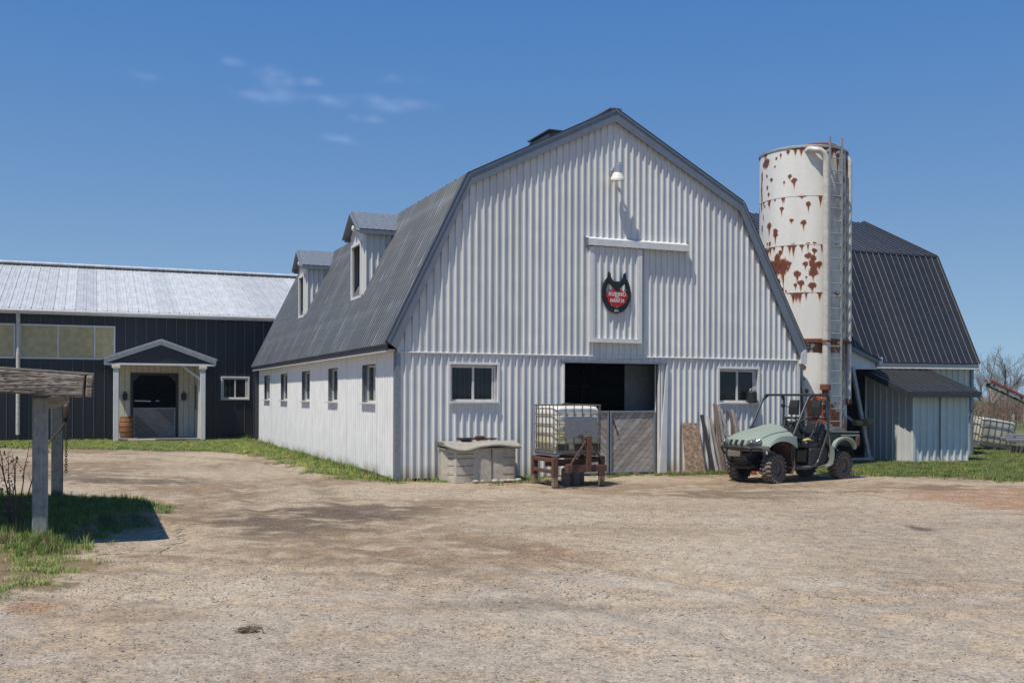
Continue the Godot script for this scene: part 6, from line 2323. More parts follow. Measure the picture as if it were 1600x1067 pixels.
# ---------------------------------------------------------------- far right: tote, rack, tyre, conveyor, trees, hedge
func grow(mb: MB, p: Vector3, d: Vector3, len: float, r: float, depth: int, spread: float) -> void:
	var pts := [p]
	var q := p
	var dd := d
	var n := 4
	for i in n:
		dd = (dd + Vector3(rng.randfn(0, 0.14), rng.randfn(0.03, 0.10), rng.randfn(0, 0.14))).normalized()
		q += dd * len / n
		pts.append(q)
	var rr := []
	for i in n + 1:
		rr.append(lerpf(r, r * 0.62, i / float(n)))
	mb.tube(pts, rr, 5 if r > 0.02 else 3, false)
	if depth <= 0:
		return
	var kids := 3 if depth > 1 else 4
	for k in kids:
		var at: Vector3 = pts[n] if k == 0 else pts[rng.randi_range(1, n)]
		var side := Vector3(rng.randfn(0, 1), rng.randfn(0.25, 0.5), rng.randfn(0, 1)).normalized()
		grow(mb, at, (dd + side * spread * (0.45 if k == 0 else 1.0)).normalized(), len * rng.randf_range(0.58, 0.82), r * (0.62 if k == 0 else 0.5), depth - 1, spread)


func bare_tree(at: Vector3, h: float, sd: int, m: Material, label: String, depth := 6) -> void:
	rng.seed = sd
	var T := thing("bare_tree", label, "tree", at, 0, "bare trees beyond the barns")
	var tr := MB.new()
	var top := Vector3(rng.randfn(0, 0.15), h * 0.28, rng.randfn(0, 0.15))
	tr.tube([Vector3(0, -0.2, 0), top * 0.5 + Vector3(0.05, 0, 0), top], [h * 0.032, h * 0.027, h * 0.022], 8)
	part(T, "trunk", tr, M.bark)
	var br := MB.new()
	for k in 5:
		var a := TAU * k / 5.0 + rng.randf()
		grow(br, top * rng.randf_range(0.55, 1.0), Vector3(cos(a) * 0.75, 1.0, sin(a) * 0.75).normalized(), h * 0.26, h * 0.013, depth - 1, 0.75)
	part(T, "crown", br, m)


func bramble(called: String, at: Vector3, w: float, h: float, n: int, sd: int, m: Material, label: String, cat: String, group := "") -> void:
	rng.seed = sd
	var mb := MB.new()
	for k in n:
		var p := Vector3(rng.randf_range(-0.5, 0.5) * w, 0, rng.randfn(0, 0.22) * w * 0.5)
		var d := Vector3(rng.randfn(0, 0.5), 1, rng.randfn(0, 0.5)).normalized()
		grow(mb, p, d, h * rng.randf_range(0.3, 0.5), 0.014, 3, 0.8)
	solo(called, mb, m, label, cat, at, 0.0, group)


func make_far_right() -> void:
	var T := tote("grimy white caged tote tank tilted on the grass at the right edge beyond the shed", Vector3(15.86, 0.10, -33.9), 0.10, 0.62, 0.5, "", 0.75, [0.10, 0.42, 0.74, 0.99])
	T.rotation = Vector3(0.06, 0.12, deg_to_rad(-8.5))
	var R := thing("steel_rack", "low grey steel rail rack on the grass at right edge past tilted tote", "rack", Vector3(16.0, 0, -32.6), 0.05)
	for q in [[0.40, 0.0], [0.55, 0.0], [0.44, -0.35]]:
		var b := MB.new()
		b.bar(Vector3(-0.1, q[0], q[1]), Vector3(3.2, q[0] + 0.02, q[1]), 0.05, 0.09, Vector3.UP, 0.01)
		part(R, "rail", b, M.steel_bar)
	for x in [0.25, 1.6, 3.0]:
		var b := MB.new()
		b.bar(Vector3(x, 0.0, -0.15), Vector3(x, 0.56, -0.15), 0.06, 0.06, Vector3(0, 0, 1))
		part(R, "leg", b, M.galv)
	var Y := thing("tractor_tyre", "big worn tractor tyre lying on the grass at the right frame edge", "tyre", Vector3(16.55, 0.0, -31.7), 0.3)
	var ty := MB.new()
	ty.lathe([Vector2(0.42, 0.03), Vector2(0.66, 0.0), Vector2(0.80, 0.06), Vector2(0.80, 0.26), Vector2(0.66, 0.32), Vector2(0.42, 0.29)], 40)
	part(Y, "carcass", ty, M.tyre)
	for k in 26:
		var a := TAU * k / 26.0
		var lg := MB.new()
		lg.xf = Transform3D(Basis(Vector3.UP, a), Vector3.ZERO)
		lg.bar(Vector3(-0.06, 0.04, 0.81), Vector3(0.06, 0.29, 0.81), 0.07, 0.06, Vector3(0, 0, 1), 0.01)
		part(Y, "lug", lg, M.tyre)
	# bale conveyor
	var C := thing("bale_conveyor", "long red and grey bale conveyor sloping up to the left at right edge", "conveyor", Vector3(18.78, 2.42, -40.0), -0.02)
	var dir := Vector3(4.8, -2.26, 0.0)
	for s in [-1.0, 1.0]:
		for q in [[0.0, 0.05], [-0.15, 0.05]]:
			var b := MB.new()
			b.bar(Vector3(0, q[0], s * 0.25), dir + Vector3(0, q[0], s * 0.25), 0.05, 0.07)
			part(C, "side_rail", b, M.red_paint if q[0] == 0.0 else M.steel_bar)
		for k in 12:
			var p := dir * (k / 12.0) + Vector3(0, 0, s * 0.25)
			var v := MB.new()
			v.bar(p + Vector3(0, -0.15, 0), p + dir / 24.0, 0.03, 0.03)
			part(C, "lattice_bar", v, M.steel_bar)
	var bt := MB.new()
	bt.bar(Vector3(0, -0.06, 0), dir + Vector3(0, -0.06, 0), 0.46, 0.03)
	part(C, "belt", bt, M.steel_bar)
	for k in 9:
		var ro := MB.new()
		var p := dir * (k / 9.0) + Vector3(0.1, -0.17, 0)
		ro.tube([p + Vector3(0, 0, -0.3), p + Vector3(0, 0, 0.3)], 0.045, 8)
		part(C, "roller", ro, M.black)
	for x in [0.55, 0.62]:
		var lg := MB.new()
		for s in [-1.0, 1.0]:
			lg.bar(dir * x + Vector3(0, -0.1, s * 0.3), Vector3(dir.x * 0.8, -2.42, s * 0.7), 0.06, 0.06)
		part(C, "leg", lg, M.red_paint)
	bare_tree(Vector3(29.2, 0, -62.0), 5.3, 5, M.twig, "tallest bare grey tree behind the tilted tote, leftmost of the trees beyond the barns", 6)
	bare_tree(Vector3(33.6, 0, -69.0), 4.6, 9, M.twig, "smaller bare tree cut by the right frame edge behind the bale conveyor", 6)
	bare_tree(Vector3(30.9, 0, -66.0), 4.4, 23, M.twig, "thin bare tree between the tallest bare tree and frame edge", 6)
	bramble("bramble_bush", Vector3(26.6, 0, -56.0), 3.2, 2.3, 40, 31, M.twig_red, "tangle of bare reddish brambles right behind the tilted tote", "bush")
	bramble("bramble_bush", Vector3(28.8, 0, -57.5), 2.6, 1.7, 26, 33, M.twig_red, "lower patch of reddish brambles right of the taller tangle", "bush")
	rng.seed = 40
	var hd := MB.new()
	for k in 700:
		var p := Vector3(26.0 + rng.randf() * 40.0, 0, -74.0 + rng.randfn(0, 0.8))
		grow(hd, p, Vector3(rng.randfn(0, 0.3), 1, rng.randfn(0, 0.3)).normalized(), rng.randf_range(0.7, 1.1), 0.03, 2, 0.7)
	struct("hedge", hd, M.stem, "stuff")
	for q in [[33.62, -68.0, "wooden fence post in the far field, left of the two by the frame edge"], [34.15, -67.6, "wooden fence post in the far field nearest the frame edge"]]:
		var p := MB.new()
		p.cbox(Vector3(0, 0.3, 0), Vector3(0.14, 0.75, 0.14), 0.01)
		solo("fence_post", p, M.plank_pale, q[2], "fence post", Vector3(q[0], 0, q[1]), 0.0, "fence posts in the far field")


# ---------------------------------------------------------------- ground
const MOUND := [[-4.5, -8.7], [-4.45, -9.45], [-4.4, -10.34], [-4.95, -11.5], [-5.0, -12.3], [-5.05, -13.6], [-5.2, -15.0], [-5.7, -16.3], [-6.4, -16.9], [-7.6, -17.1], [-9.5, -16.8], [-14, -16.5], [-14, -8.0], [-6.0, -7.6]]
const STRIP := [[-0.2, -0.34], [-0.57, 0.25], [-0.89, 1.81], [-0.92, 5.48], [-1.05, 8.56], [-1.54, 11.05], [-2.32, 12.41], [-3.74, 13.66], [-5.22, 14.55], [-6.92, 15.94], [-8.47, 16.88], [-14, 18.0], [-22, 19.5], [-22, 22.3], [0.2, 22.3], [0.2, 0.12], [3.2, 0.1], [3.3, -0.38], [1.6, -0.55]]
const FIELD := [[6.9, -24.2], [7.67, -23.1], [8.56, -22.7], [9.57, -22.4], [10.39, -21.8], [11.5, -21.2], [14, -20.0], [20, -18.0], [60, -10.0], [60, -75], [8, -75], [6.9, -30]]
var mound_p := PackedVector2Array()
var strip_p := PackedVector2Array()
var field_p := PackedVector2Array()
var pads := []
var nz := FastNoiseLite.new()
var nz2 := FastNoiseLite.new()


func grass_at(x: float, z: float) -> int:  # 1 mound, 2 strips by the barns, 3 field
	var j := Vector2(nz.get_noise_2d(x * 9.0, z * 9.0), nz.get_noise_2d(x * 9.0 + 500, z * 9.0)) * 0.8
	var p := Vector2(x, z) + j
	if Geometry2D.is_point_in_polygon(p, mound_p):
		return 1
	if Geometry2D.is_point_in_polygon(p, strip_p):
		return 2
	if Geometry2D.is_point_in_polygon(p, field_p):
		return 3
	return 0


const TRACK := [[3.2, -6.0], [1.6, -8.6], [-0.6, -11.4], [-2.6, -14.4], [-4.0, -18.0], [-5.2, -22.0], [-7.0, -26.0], [-10.5, -29.0], [-16.0, -30.5]]


func track_d(x: float, z: float) -> float:  # distance to the nearer of two wheel tracks curving up to the porch
	if z > -5.5 or z < -32.0 or x > 4.5:
		return 9.0
	var best := 9.0
	var p := Vector2(x, z)
	for i in TRACK.size() - 1:
		var a := Vector2(TRACK[i][0], TRACK[i][1])
		var b := Vector2(TRACK[i + 1][0], TRACK[i + 1][1])
		var ab := b - a
		var t := clampf((p - a).dot(ab) / ab.length_squared(), 0.0, 1.0)
		best = minf(best, p.distance_to(a + ab * t))
	return absf(best - 0.72)


func m_at(x: float, z: float) -> float:
	return 0.17 * smoothstep(1.0, 0.25, pow((x + 7.6) / 3.4, 2) + pow((z + 13.2) / 4.0, 2))


func ground_y(x: float, z: float) -> float:
	for pad in pads:
		if Geometry2D.is_point_in_polygon(Vector2(x, z), pad):
			return minf(m_at(x, z), 0.0)
	var m := m_at(x, z)
	var far := clampf((Vector2(x, z).length() - 30.0) / 10.0, 0.0, 1.0)
	# shallow wheel ruts winding through the yard
	var r := 0.0
	var lane := z + 8.5 + 0.10 * x * x * 0.12
	r -= 0.018 * exp(-lane * lane / 0.03) + 0.018 * exp(-pow(lane + 1.5, 2) / 0.03)
	var lane2 := (x + 3.2) + (z + 13.0) * 0.42
	r -= 0.02 * exp(-lane2 * lane2 / 0.05) + 0.02 * exp(-pow(lane2 - 1.5, 2) / 0.05)
	var td := track_d(x, z)
	r -= 0.026 * exp(-td * td / 0.035) - 0.014 * exp(-pow(td - 0.30, 2) / 0.02)
	var near_wall := smoothstep(0.0, 2.0, -z - 3.0)
	var calm := smoothstep(0.9, 1.7, Vector2((x + 4.5) / 1.1, (z + 12.4) / 1.6).length()) * smoothstep(0.9, 1.5, Vector2((x - 6.4) / 2.3, (z + 21.7) / 2.3).length())
	return m + (nz.get_noise_2d(x * 6.0, z * 6.0) * 0.022 + nz2.get_noise_2d(x * 14.0, z * 14.0) * 0.012 + r * near_wall) * (1.0 - far) * calm


func make_ground() -> void:
	nz.seed = 5
	nz.frequency = 0.08
	nz.fractal_octaves = 3
	nz2.seed = 6
	nz2.frequency = 0.08
	nz2.fractal_octaves = 3
	for q in MOUND:
		mound_p.append(Vector2(q[0], q[1]))
	for q in STRIP:
		var w := uv_w(q[0], 0, q[1])
		strip_p.append(Vector2(w.x, w.z))
	for q in FIELD:
		field_p.append(Vector2(q[0], q[1]))
	# two worn concrete pads: under the shelter's edge and by the utility vehicle
	for src in [[[-5.2, -11.4], [-3.9, -11.0], [-3.95, -12.0], [-4.55, -13.9], [-5.4, -13.6]], [[4.3, -19.75], [5.5, -19.55], [8.2, -22.2], [7.9, -23.6], [5.7, -23.3]]]:
		var pad := PackedVector2Array()
		for i in src.size():
			var a := Vector2(src[i][0], src[i][1])
			var b := Vector2(src[(i + 1) % src.size()][0], src[(i + 1) % src.size()][1])
			for k in 16:
				var p := a.lerp(b, k / 16.0)
				pad.append(p + Vector2(nz2.get_noise_2d(p.x * 55, p.y * 55), nz2.get_noise_2d(p.x * 55 + 99, p.y * 55)) * 0.22)
		pads.append(pad)
	var xs := [-1600.0, -700, -300, -120, -60, -40, -30, -25, -20, -17]
	var x := -15.0
	while x < 16.0:
		xs.append(x)
		x += 0.10
	xs.append_array([16.0, 16.4, 17, 18, 20, 23, 27, 32, 40, 60, 100, 200, 500, 1600])
	var zs := [60.0, 20, 5, 0, -2.5]
	var z := -4.0
	while z > -27.0:
		zs.append(z)
		z -= 0.085 if z > -16 else 0.13
	while z > -48.0:
		zs.append(z)
		z -= 0.35
	zs.append_array([-50.0, -54, -60, -70, -85, -110, -160, -300, -700, -1600])
	var patches := [[0.8, -7.2, 4.6, 2.6, 4, 0.75], [5.2, -12.5, 3.6, 4.0, 4, 0.45], [-1.8, -14.2, 2.6, 2.6, 2, 0.6], [-2.9, -14.2, 1.25, 1.5, 0, 0.8], [-2.2, -15.5, 1.1, 1.1, 0, 0.7], [-7.4, -20.6, 1.5, 0.9, 0, 0.8], [-9.4, -21.8, 1.7, 1.4, 0, 0.6], [8.3, -18.2, 1.5, 2.4, 1, 0.9], [8.1, -19.8, 0.9, 0.6, 0, 0.8], [3.1, -19.6, 2.3, 1.5, 2, 0.55], [-1.9, -11.5, 1.3, 1.5, 2, 0.5], [-3.9, -8.4, 0.25, 0.18, 1, 0.9], [-2.8, -9.3, 0.9, 1.2, 3, 0.5], [0.6, -14.8, 1.5, 1.6, 3, 0.5], [2.4, -11.3, 1.4, 2.2, 3, 0.45], [-3.1, -8.1, 0.6, 0.45, 2, 0.6], [1.7, -13.3, 1.3, 0.9, 2, 0.4], [-3.9, -10.8, 0.55, 0.35, 2, 0.8], [5.5, -13.6, 0.16, 0.35, 0, 0.9], [0.4, -11.1, 0.8, 0.7, 1, 0.25], [-4.6, -10.1, 0.9, 0.9, 2, 0.7], [0.0, -8.5, 2.0, 0.2, 0, 0.35], [-0.6, -8.2, 0.5, 0.12, 1, 0.35], [6.5, -20.0, 2.2, 0.9, 2, 0.6], [-5.5, -23.5, 1.5, 3.0, 3, 0.5], [4.6, -18.3, 2.0, 0.8, 0, 0.4], [3.0, -16.0, 3.0, 0.7, 2, 0.35], [-1.0, -18.0, 1.8, 0.8, 3, 0.5]]
	var tones := [Color(0.125, 0.090, 0.062), Color(0.36, 0.21, 0.125), Color(0.27, 0.188, 0.118), Color(0.50, 0.42, 0.33), Color(0.435, 0.375, 0.315)]
	var mb := MB.new()
	for zi in zs.size():
		for xi in xs.size():
			var px: float = xs[xi]
			var pz: float = zs[zi]
			var inside := absf(px) < 25 and pz > -60 and pz < 2
			var h := ground_y(px, pz) if inside else 0.0
			var n1 := nz.get_noise_2d(px * 2.2, pz * 2.2)
			var n2 := nz2.get_noise_2d(px * 7.0, pz * 14.0)
			var n3 := nz2.get_noise_2d(px * 30.0 + 90, pz * 30.0)
			var c := Color(0.435, 0.342, 0.248).lerp(Color(0.265, 0.188, 0.122), clampf(0.42 + n1 * 1.3 + n2 * 1.1 + n3 * 1.3, 0, 1))
			c = c.lerp(Color(0.475, 0.40, 0.31), clampf((n2 - n1) * 0.9 + n3 * 0.6, 0, 0.8))
			# tyre lanes: compacted, a little darker, with broken edges
			if inside:
				var lane := pz + 8.5 + 0.012 * px * px
				var lane2 := (px + 3.2) + (pz + 13.0) * 0.42
				var lane3 := pz + 13.5 - 0.10 * px + 0.02 * px * px
				var w := 0.0
				for l in [[lane, 0.13], [lane + 1.5, 0.13], [lane2, 0.16], [lane2 - 1.5, 0.16], [lane3, 0.15], [lane3 + 1.5, 0.15]]:
					w = maxf(w, exp(-pow(l[0] / l[1], 2)))
				var td := track_d(px, pz)
				w = maxf(w, 1.15 * exp(-td * td / 0.05))
				c = c.lerp(Color(0.20, 0.145, 0.095), clampf(w * (0.42 + n2 * 1.2 + n3 * 0.8), 0, 0.7))
			for q in patches:
				var d := pow((px - q[0]) / q[2], 2) + pow((pz - q[1]) / q[3], 2)
				if d < 3.0:
					var k: float = q[5] * clampf(1.25 - d + n2 * 1.6 + n3 * 1.2, 0.0, 1.0)
					c = c.lerp(tones[q[4]], k)
			var g := 0
			if inside or pz < -60 or absf(px) > 25:
				g = grass_at(px, pz) if inside else (3 if px > 6 and pz < -18 or pz < -48 else 0)
			if g > 0:
				var soil := Color(0.115, 0.12, 0.05).lerp(Color(0.23, 0.165, 0.095), clampf((0.85 if pz > -11.0 else 0.3) + n3 * 1.2 + n2, 0, 1))
				if g == 3:
					soil = Color(0.115, 0.165, 0.045).lerp(Color(0.17, 0.17, 0.075), clampf(0.3 + n2 * 1.2, 0, 1))
				c = soil
			mb.v.append(Vector3(px, h, pz))
			mb.c.append(Color(c.r * 1.10, c.g * 1.105, c.b * 1.06))
			mb.t.append(Vector2(px, pz))
			mb.n.append(Vector3.UP)
	var nx := xs.size()
	for zi in zs.size():
		for xi in nx:
			var i := zi * nx + xi
			var l := mb.v[zi * nx + maxi(xi - 1, 0)]
			var r := mb.v[zi * nx + mini(xi + 1, nx - 1)]
			var u := mb.v[maxi(zi - 1, 0) * nx + xi]
			var d := mb.v[mini(zi + 1, zs.size() - 1) * nx + xi]
			mb.n[i] = (r - l).cross(d - u).normalized()
			if mb.n[i].y < 0:
				mb.n[i] = -mb.n[i]
			if zi < zs.size() - 1 and xi < nx - 1:
				mb.ix.append_array([i, i + nx, i + 1, i + 1, i + nx, i + nx + 1])
	struct("ground", mb, M.ground)
	for i in pads.size():
		var poly := PackedVector2Array()
		for p in pads[i]:
			poly.append(Vector2(p.x, -p.y))
		var pb := MB.new()
		pb.xf = Transform3D(Basis(Vector3(1, 0, 0), Vector3(0, 0, -1), Vector3(0, 1, 0)), Vector3.ZERO)
		pb.prism(poly, -0.1, 0.008)
		struct("concrete_pad", pb, M.concrete_pale)


func multi(called: String, mesh: ArrayMesh, m: Material, xfs: Array, cols: Array) -> void:
	var mm := MultiMesh.new()
	mm.transform_format = MultiMesh.TRANSFORM_3D
	mm.use_colors = true
	mm.mesh = mesh
	mm.instance_count = xfs.size()
	for i in xfs.size():
		mm.set_instance_transform(i, xfs[i])
		mm.set_instance_color(i, cols[i])
	var o := MultiMeshInstance3D.new()
	o.name = called
	o.multimesh = mm
	o.material_override = m
	add_child(o)
	o.set_meta("kind", "stuff")


func tuft(n: int, spread: float, sd: int, lean: float) -> ArrayMesh:
	rng.seed = sd
	var mb := MB.new()
	for k in n:
		var b := Vector3(rng.randfn(0, spread), -0.01, rng.randfn(0, spread))
		var a := rng.randf() * TAU
		var d := Vector3(cos(a), 0, sin(a))
		var h := rng.randf_range(0.55, 1.0)
		var w := d.cross(Vector3.UP) * rng.randf_range(0.016, 0.03)
		var l := rng.randf_range(0.1, lean)
		var p1 := b + Vector3.UP * h * 0.55 + d * l * 0.35
		var p2 := b + Vector3.UP * h + d * l
		mb.col = Color(1, 1, 1) * rng.randf_range(0.75, 1.2)
		mb.quad(b - w, b + w, p1 + w * 0.75, p1 - w * 0.75)
		mb.tri(p1 - w * 0.75, p1 + w * 0.75, p2)
	return mb.mesh()


func make_grass() -> void:
	var short := tuft(14, 0.35, 3, 0.7)
	var long := tuft(16, 0.16, 4, 0.75)
	rng.seed = 12
	var xs := []
	var cs := []
	var xl := []
	var cl := []
	var add := func(x: float, z: float, h: float, w: float, tall: bool, col: Color) -> void:
		var t := Transform3D(Basis(Vector3.UP, rng.randf() * TAU).scaled(Vector3(w, h, w)), Vector3(x, ground_y(x, z), z))
		if tall:
			xl.append(t)
			cl.append(col)
		else:
			xs.append(t)
			cs.append(col)
	var greens := [Color(0.12, 0.19, 0.038), Color(0.165, 0.235, 0.05), Color(0.09, 0.155, 0.03), Color(0.21, 0.25, 0.065), Color(0.26, 0.215, 0.11)]
	# the mound by the shelter
	for k in 22000:
		var x := rng.randf_range(-11.0, -4.2)
		var z := rng.randf_range(-17.6, -7.6)
		if grass_at(x + rng.randfn(0, 0.14), z + rng.randfn(0, 0.14)) != 1:
			continue
		var dens := nz2.get_noise_2d(x * 14, z * 14)
		if dens < -0.16 + (0.02 if z > -10.9 else 0.0) - (0.12 if z < -11.5 else 0.0):
			continue
		var lush := z < -11.0 and z > -16.4
		add.call(x, z, rng.randf_range(0.025, 0.07) * (1.4 if lush else 1.0), rng.randf_range(0.07, 0.13), false, greens[rng.randi() % 5] * (1.3 if lush else 1.6))
		if lush and rng.randf() < 0.07 and x < -4.9:
			add.call(x, z, rng.randf_range(0.08, 0.20), rng.randf_range(0.10, 0.16), true, greens[rng.randi() % 4])
	# tall tufts round the front post
	for k in 150:
		var x := -5.55 + rng.randfn(0, 0.55)
		var z := -11.35 + rng.randfn(0, 0.25)
		if x < -4.75:
			add.call(x, z, rng.randf_range(0.06, 0.22), rng.randf_range(0.09, 0.16), true, greens[[0, 1, 3, 4][rng.randi() % 4]] * rng.randf_range(1.1, 1.7))
	# strips along the barns
	for k in 46000:
		var u := rng.randf_range(-15.0, 3.4)
		var v := rng.randf_range(-0.7, 21.9)
		if u > -0.06 and v > -0.02:
			continue
		var w := uv_w(u, 0, v)
		if grass_at(w.x + rng.randfn(0, 0.14), w.z + rng.randfn(0, 0.14)) != 2:
			continue
		if u > -5.1 and u < -1.7 and v > 20.0:
			continue
		var col: Color = greens[rng.randi() % 5]
		if rng.randf() < 0.05:
			col = Color(0.55, 0.47, 0.06)
		var by_wall := u > -0.32 and v > 0.0
		add.call(w.x, w.z, rng.randf_range(0.05, 0.11) * (1.7 if by_wall else 1.0), rng.randf_range(0.13, 0.2), false, col * rng.randf_range(1.1, 1.6))
		if by_wall and rng.randf() < 0.22:
			add.call(w.x, w.z, rng.randf_range(0.12, 0.30), rng.randf_range(0.12, 0.18), true, greens[rng.randi() % 4] * 1.15)
	# weeds by the boards, the doorway and under the stand
	for q in [[6.6, -0.5, 0.25], [7.3, -0.45, 0.2], [7.6, -0.4, 0.3], [5.1, -0.15, 0.35], [6.3, -0.25, 0.25], [2.7, -1.2, 0.5], [3.2, -1.6, 0.3], [8.2, -0.3, 0.4]]:
		for k in 45:
			var w := uv_w(q[0] + rng.randfn(0, q[2]), 0, q[1] - absf(rng.randfn(0, 0.12)))
			add.call(w.x, w.z, rng.randf_range(0.05, 0.13), rng.randf_range(0.12, 0.18), false, greens[rng.randi() % 5])
	# the field on the right, thinning with distance
	for k in 90000:
		var t := rng.randf()
		var x := rng.randf_range(6.5, 24.0)
		var z := -20.0 - 24.0 * pow(t, 1.3)
		if absf(x / z) > 0.58:
			continue
		if grass_at(x + rng.randfn(0, 0.3), z + rng.randfn(0, 0.3)) != 3:
			continue
		var r := Vector3(x, 0, z) - BARN
		var u := r.dot(Vector3(cos(YAW), 0, -sin(YAW)))
		var v := r.dot(Vector3(-sin(YAW), 0, -cos(YAW)))
		if u < 10.1 and v > 0.0 or (u > 14.45 and u < 16.5 and v > 0.85 and v < 2.7) or (u > 10.7 and u < 18.5 and v > 2.55):
			continue
		if nz2.get_noise_2d(x * 10, z * 10) < -0.28:
			continue
		var col: Color = greens[rng.randi() % 5]
		if rng.randf() < 0.03:
			col = Color(0.5, 0.45, 0.08)
		add.call(x, z, rng.randf_range(0.05, 0.12), rng.randf_range(0.14, 0.22), false, col * rng.randf_range(0.75, 1.1))
	# stray blades in the gravel
	for k in 260:
		var x := rng.randf_range(-4.0, 7.0)
		var z := rng.randf_range(-20.0, -9.0)
		if nz.get_noise_2d(x * 5, z * 5) > 0.25:
			add.call(x, z, rng.randf_range(0.015, 0.035), rng.randf_range(0.06, 0.12), false, greens[4])
	multi("grass", short, M.leaf, xs, cs)
	multi("tall_grass", long, M.leaf, xl, cl)


func make_pebbles() -> void:
	rng.seed = 21
	var mb := MB.new()
	mb.rbox(Vector3.ZERO, Vector3(1.0, 0.62, 0.8), 2.6, 7, 5)
	for i in mb.v.size():
		mb.v[i] *= 1.0 + 0.14 * sin(i * 2.7)
	var xf := []
	var cs := []
	for k in 90000:
		var t := rng.randf()
		var z := -4.6 - 14.0 * pow(t, 1.35)
		var x := z * rng.randf_range(-0.56, 0.56)
		if grass_at(x, z) == 1 and rng.randf() < 0.8:
			continue
		var d := nz2.get_noise_2d(x * 10, z * 20)
		if d < -0.05 and rng.randf() < 0.6:
			continue
		var s := 0.005 + 0.011 * pow(rng.randf(), 3.0)
		if rng.randf() < 0.004:
			s *= 2.2
		var b := Basis(Vector3(rng.randfn(0, 1), rng.randfn(0, 1), rng.randfn(0, 1)).normalized(), rng.randf() * TAU).scaled(Vector3(1, 0.75, 1) * s)
		xf.append(Transform3D(b, Vector3(x, ground_y(x, z) + s * 0.15, z)))
		var g := rng.randf_range(0.12, 0.42)
		cs.append(Color(g * rng.randf_range(1.0, 1.15), g * rng.randf_range(0.92, 1.0), g * rng.randf_range(0.75, 0.95)))
	multi("gravel_pebbles", mb.mesh(), M.pebble, xf, cs)
	# clods of dirt kicked up along the ruts and the darker patches
	var xf3 := []
	var cs3 := []
	for k in 40000:
		var t := rng.randf()
		var z := -8.0 - 17.0 * pow(t, 1.1)
		var x := z * rng.randf_range(-0.56, 0.56)
		var d := nz.get_noise_2d(x * 3.0, z * 5.0) + 0.6 * nz2.get_noise_2d(x * 9, z * 22)
		if d < 0.16 or grass_at(x, z) > 0:
			continue
		var s := 0.006 + 0.013 * pow(rng.randf(), 2.2)
		var b := Basis(Vector3(rng.randfn(0, 1), rng.randfn(0, 1), rng.randfn(0, 1)).normalized(), rng.randf() * TAU).scaled(Vector3(1.2, 0.8, 1) * s)
		xf3.append(Transform3D(b, Vector3(x, ground_y(x, z) + s * 0.1, z)))
		var g := rng.randf_range(0.09, 0.30)
		cs3.append(Color(g * 1.15, g * 0.85, g * 0.6))
	multi("dirt_clods", mb.mesh(), M.pebble, xf3, cs3)
	# straw bits and bark crumbs, dark and tan
	var st := MB.new()
	st.cbox(Vector3.ZERO, Vector3(1.0, 0.10, 0.14))
	var xf2 := []
	var cs2 := []
	for k in 3000:
		var t := rng.randf()
		var z := -4.8 - 15.0 * pow(t, 1.3)
		var x := z * rng.randf_range(-0.56, 0.56)
		if nz.get_noise_2d(x * 4.0, z * 6.0) < 0.02:
			continue
		var s := rng.randf_range(0.010, 0.042)
		xf2.append(Transform3D(Basis(Vector3.UP, rng.randf() * TAU).scaled(Vector3(s, s, s)) * Basis(Vector3(0, 0, 1), rng.randfn(0, 0.15)), Vector3(x, ground_y(x, z) + 0.004, z)))
		cs2.append([Color(0.07, 0.05, 0.04), Color(0.30, 0.21, 0.11), Color(0.12, 0.085, 0.06), Color(0.36, 0.28, 0.16)][rng.randi() % 4])
	multi("straw_litter", st.mesh(), M.pebble, xf2, cs2)


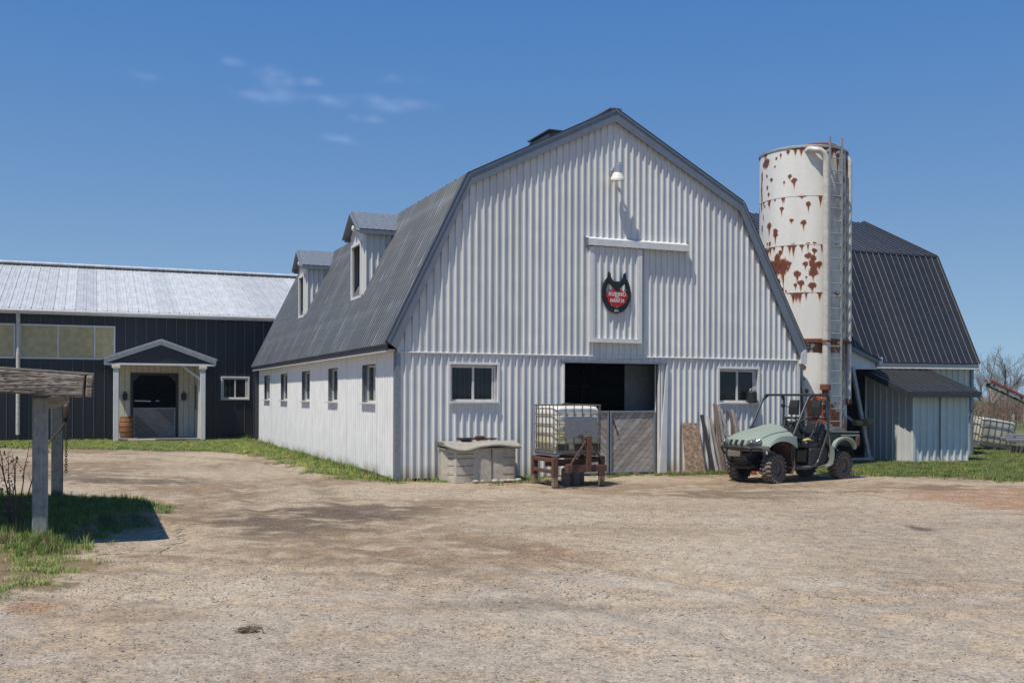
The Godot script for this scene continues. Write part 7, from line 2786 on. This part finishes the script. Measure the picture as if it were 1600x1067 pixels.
# ---------------------------------------------------------------- sky
func make_sky() -> void:
	var sky := ProceduralSkyMaterial.new()
	sky.sky_top_color = lin(0.042, 0.172, 0.48)
	sky.sky_horizon_color = lin(0.37, 0.555, 0.70)
	sky.sky_curve = 0.12
	sky.sky_energy_multiplier = 1.0
	sky.ground_bottom_color = lin(0.20, 0.17, 0.13)
	sky.ground_horizon_color = lin(0.34, 0.45, 0.56)
	sky.ground_curve = 0.05
	sky.sun_angle_max = 1.0
	# faint wisps of cloud all round
	var W := 2048
	var H := 1024
	var im := Image.create(W, H, false, Image.FORMAT_RGBA8)
	var f := FastNoiseLite.new()
	f.seed = 8
	f.frequency = 0.02
	f.fractal_octaves = 5
	rng.seed = 3
	var wisps := []
	for q in [[428, 118, 30, 10], [405, 143, 40, 12], [480, 126, 14, 5], [500, 156, 34, 8], [612, 116, 36, 8], [600, 160, 62, 9], [570, 184, 22, 5], [535, 216, 30, 4], [205, 116, 26, 4], [360, 96, 16, 4]]:
		wisps.append([atan2(q[0] - 800.0, 1586.0), atan2(619.0 - q[1], 1586.0 / cos(atan2(q[0] - 800.0, 1586.0))), q[2] / 1586.0, q[3] / 1586.0])
	for k in 26:
		wisps.append([rng.randf_range(0.7, TAU - 0.7), rng.randf_range(0.2, 0.8), rng.randf_range(0.01, 0.05), rng.randf_range(0.003, 0.01)])
	for w in wisps:
		var cx: float = w[0] / TAU * W
		var cy: float = (0.5 - w[1] / PI) * H
		var rx: float = w[2] / TAU * W
		var ry: float = w[3] / PI * H
		for y in range(int(cy - ry * 3) - 1, int(cy + ry * 3) + 2):
			for x in range(int(cx - rx * 2) - 1, int(cx + rx * 2) + 2):
				var xi := posmod(x, W)
				var dx: float = (x - cx) / rx
				var dy: float = (y - cy + (x - cx) * -0.06) / ry
				var a := clampf(1.0 - (dx * dx + dy * dy) * 0.45, 0, 1) * clampf(0.5 + f.get_noise_2d(xi * 3.0, y * 9.0) * 1.5, 0, 1) * 0.27
				var old := im.get_pixel(xi, y)
				im.set_pixel(xi, y, Color(1, 1, 1, maxf(a, old.a)))
	sky.sky_cover = ImageTexture.create_from_image(im)
	sky.sky_cover_modulate = Color(0.62, 0.60, 0.62, 1.0)
	var e := Environment.new()
	e.background_mode = Environment.BG_SKY
	e.sky = Sky.new()
	e.sky.sky_material = sky
	e.tonemap_mode = Environment.TONE_MAPPER_LINEAR
	e.tonemap_exposure = 1.03
	e.sdfgi_enabled = true
	e.ssao_enabled = true
	e.ssil_enabled = true
	e.fog_enabled = true
	e.fog_density = 0.0003
	e.fog_light_color = Color(0.68, 0.78, 0.90)
	var we := WorldEnvironment.new()
	we.environment = e
	add_child(we)


func _ready() -> void:
	rng.seed = 1
	var cam := Camera3D.new()
	cam.projection = Camera3D.PROJECTION_FRUSTUM
	cam.near = 0.1
	cam.far = 4000.0
	cam.size = 0.1 * 1067.0 / 1586.2
	cam.frustum_offset = Vector2(0, 0.1 * (619.0 - 533.5) / 1586.2)
	cam.position = Vector3(0, 1.75, 0)
	cam.rotation.z = 0.0038
	add_child(cam)
	cam.current = true
	make_sky()
	var sun := DirectionalLight3D.new()
	sun.name = "sun"
	sun.light_energy = 1.55
	sun.light_color = Color(1.0, 0.965, 0.905)
	sun.light_angular_distance = 0.5
	sun.shadow_enabled = true
	add_child(sun)
	sun.look_at_from_position(SUN_TO * 50.0, Vector3.ZERO)
	make_materials()
	make_ground()
	make_white_barn()
	make_dark_barn()
	make_silo()
	make_black_barn()
	make_barn_fittings()
	make_storage_box()
	make_tote_and_stand()
	make_leaning_boards()
	make_utv()
	make_shelter()
	make_weed(Vector3(-5.80, 0.08, -11.9), 1.55, 51, "tall spindly weed with bare twigs beside the front post of the shelter", 4)
	make_weed(Vector3(-6.02, 0.08, -12.2), 1.25, 52, "shorter bushy weed at the left frame edge behind the shelter's front post", 4)
	make_far_right()
	make_small_things()
	make_grass()
	make_pebbles()
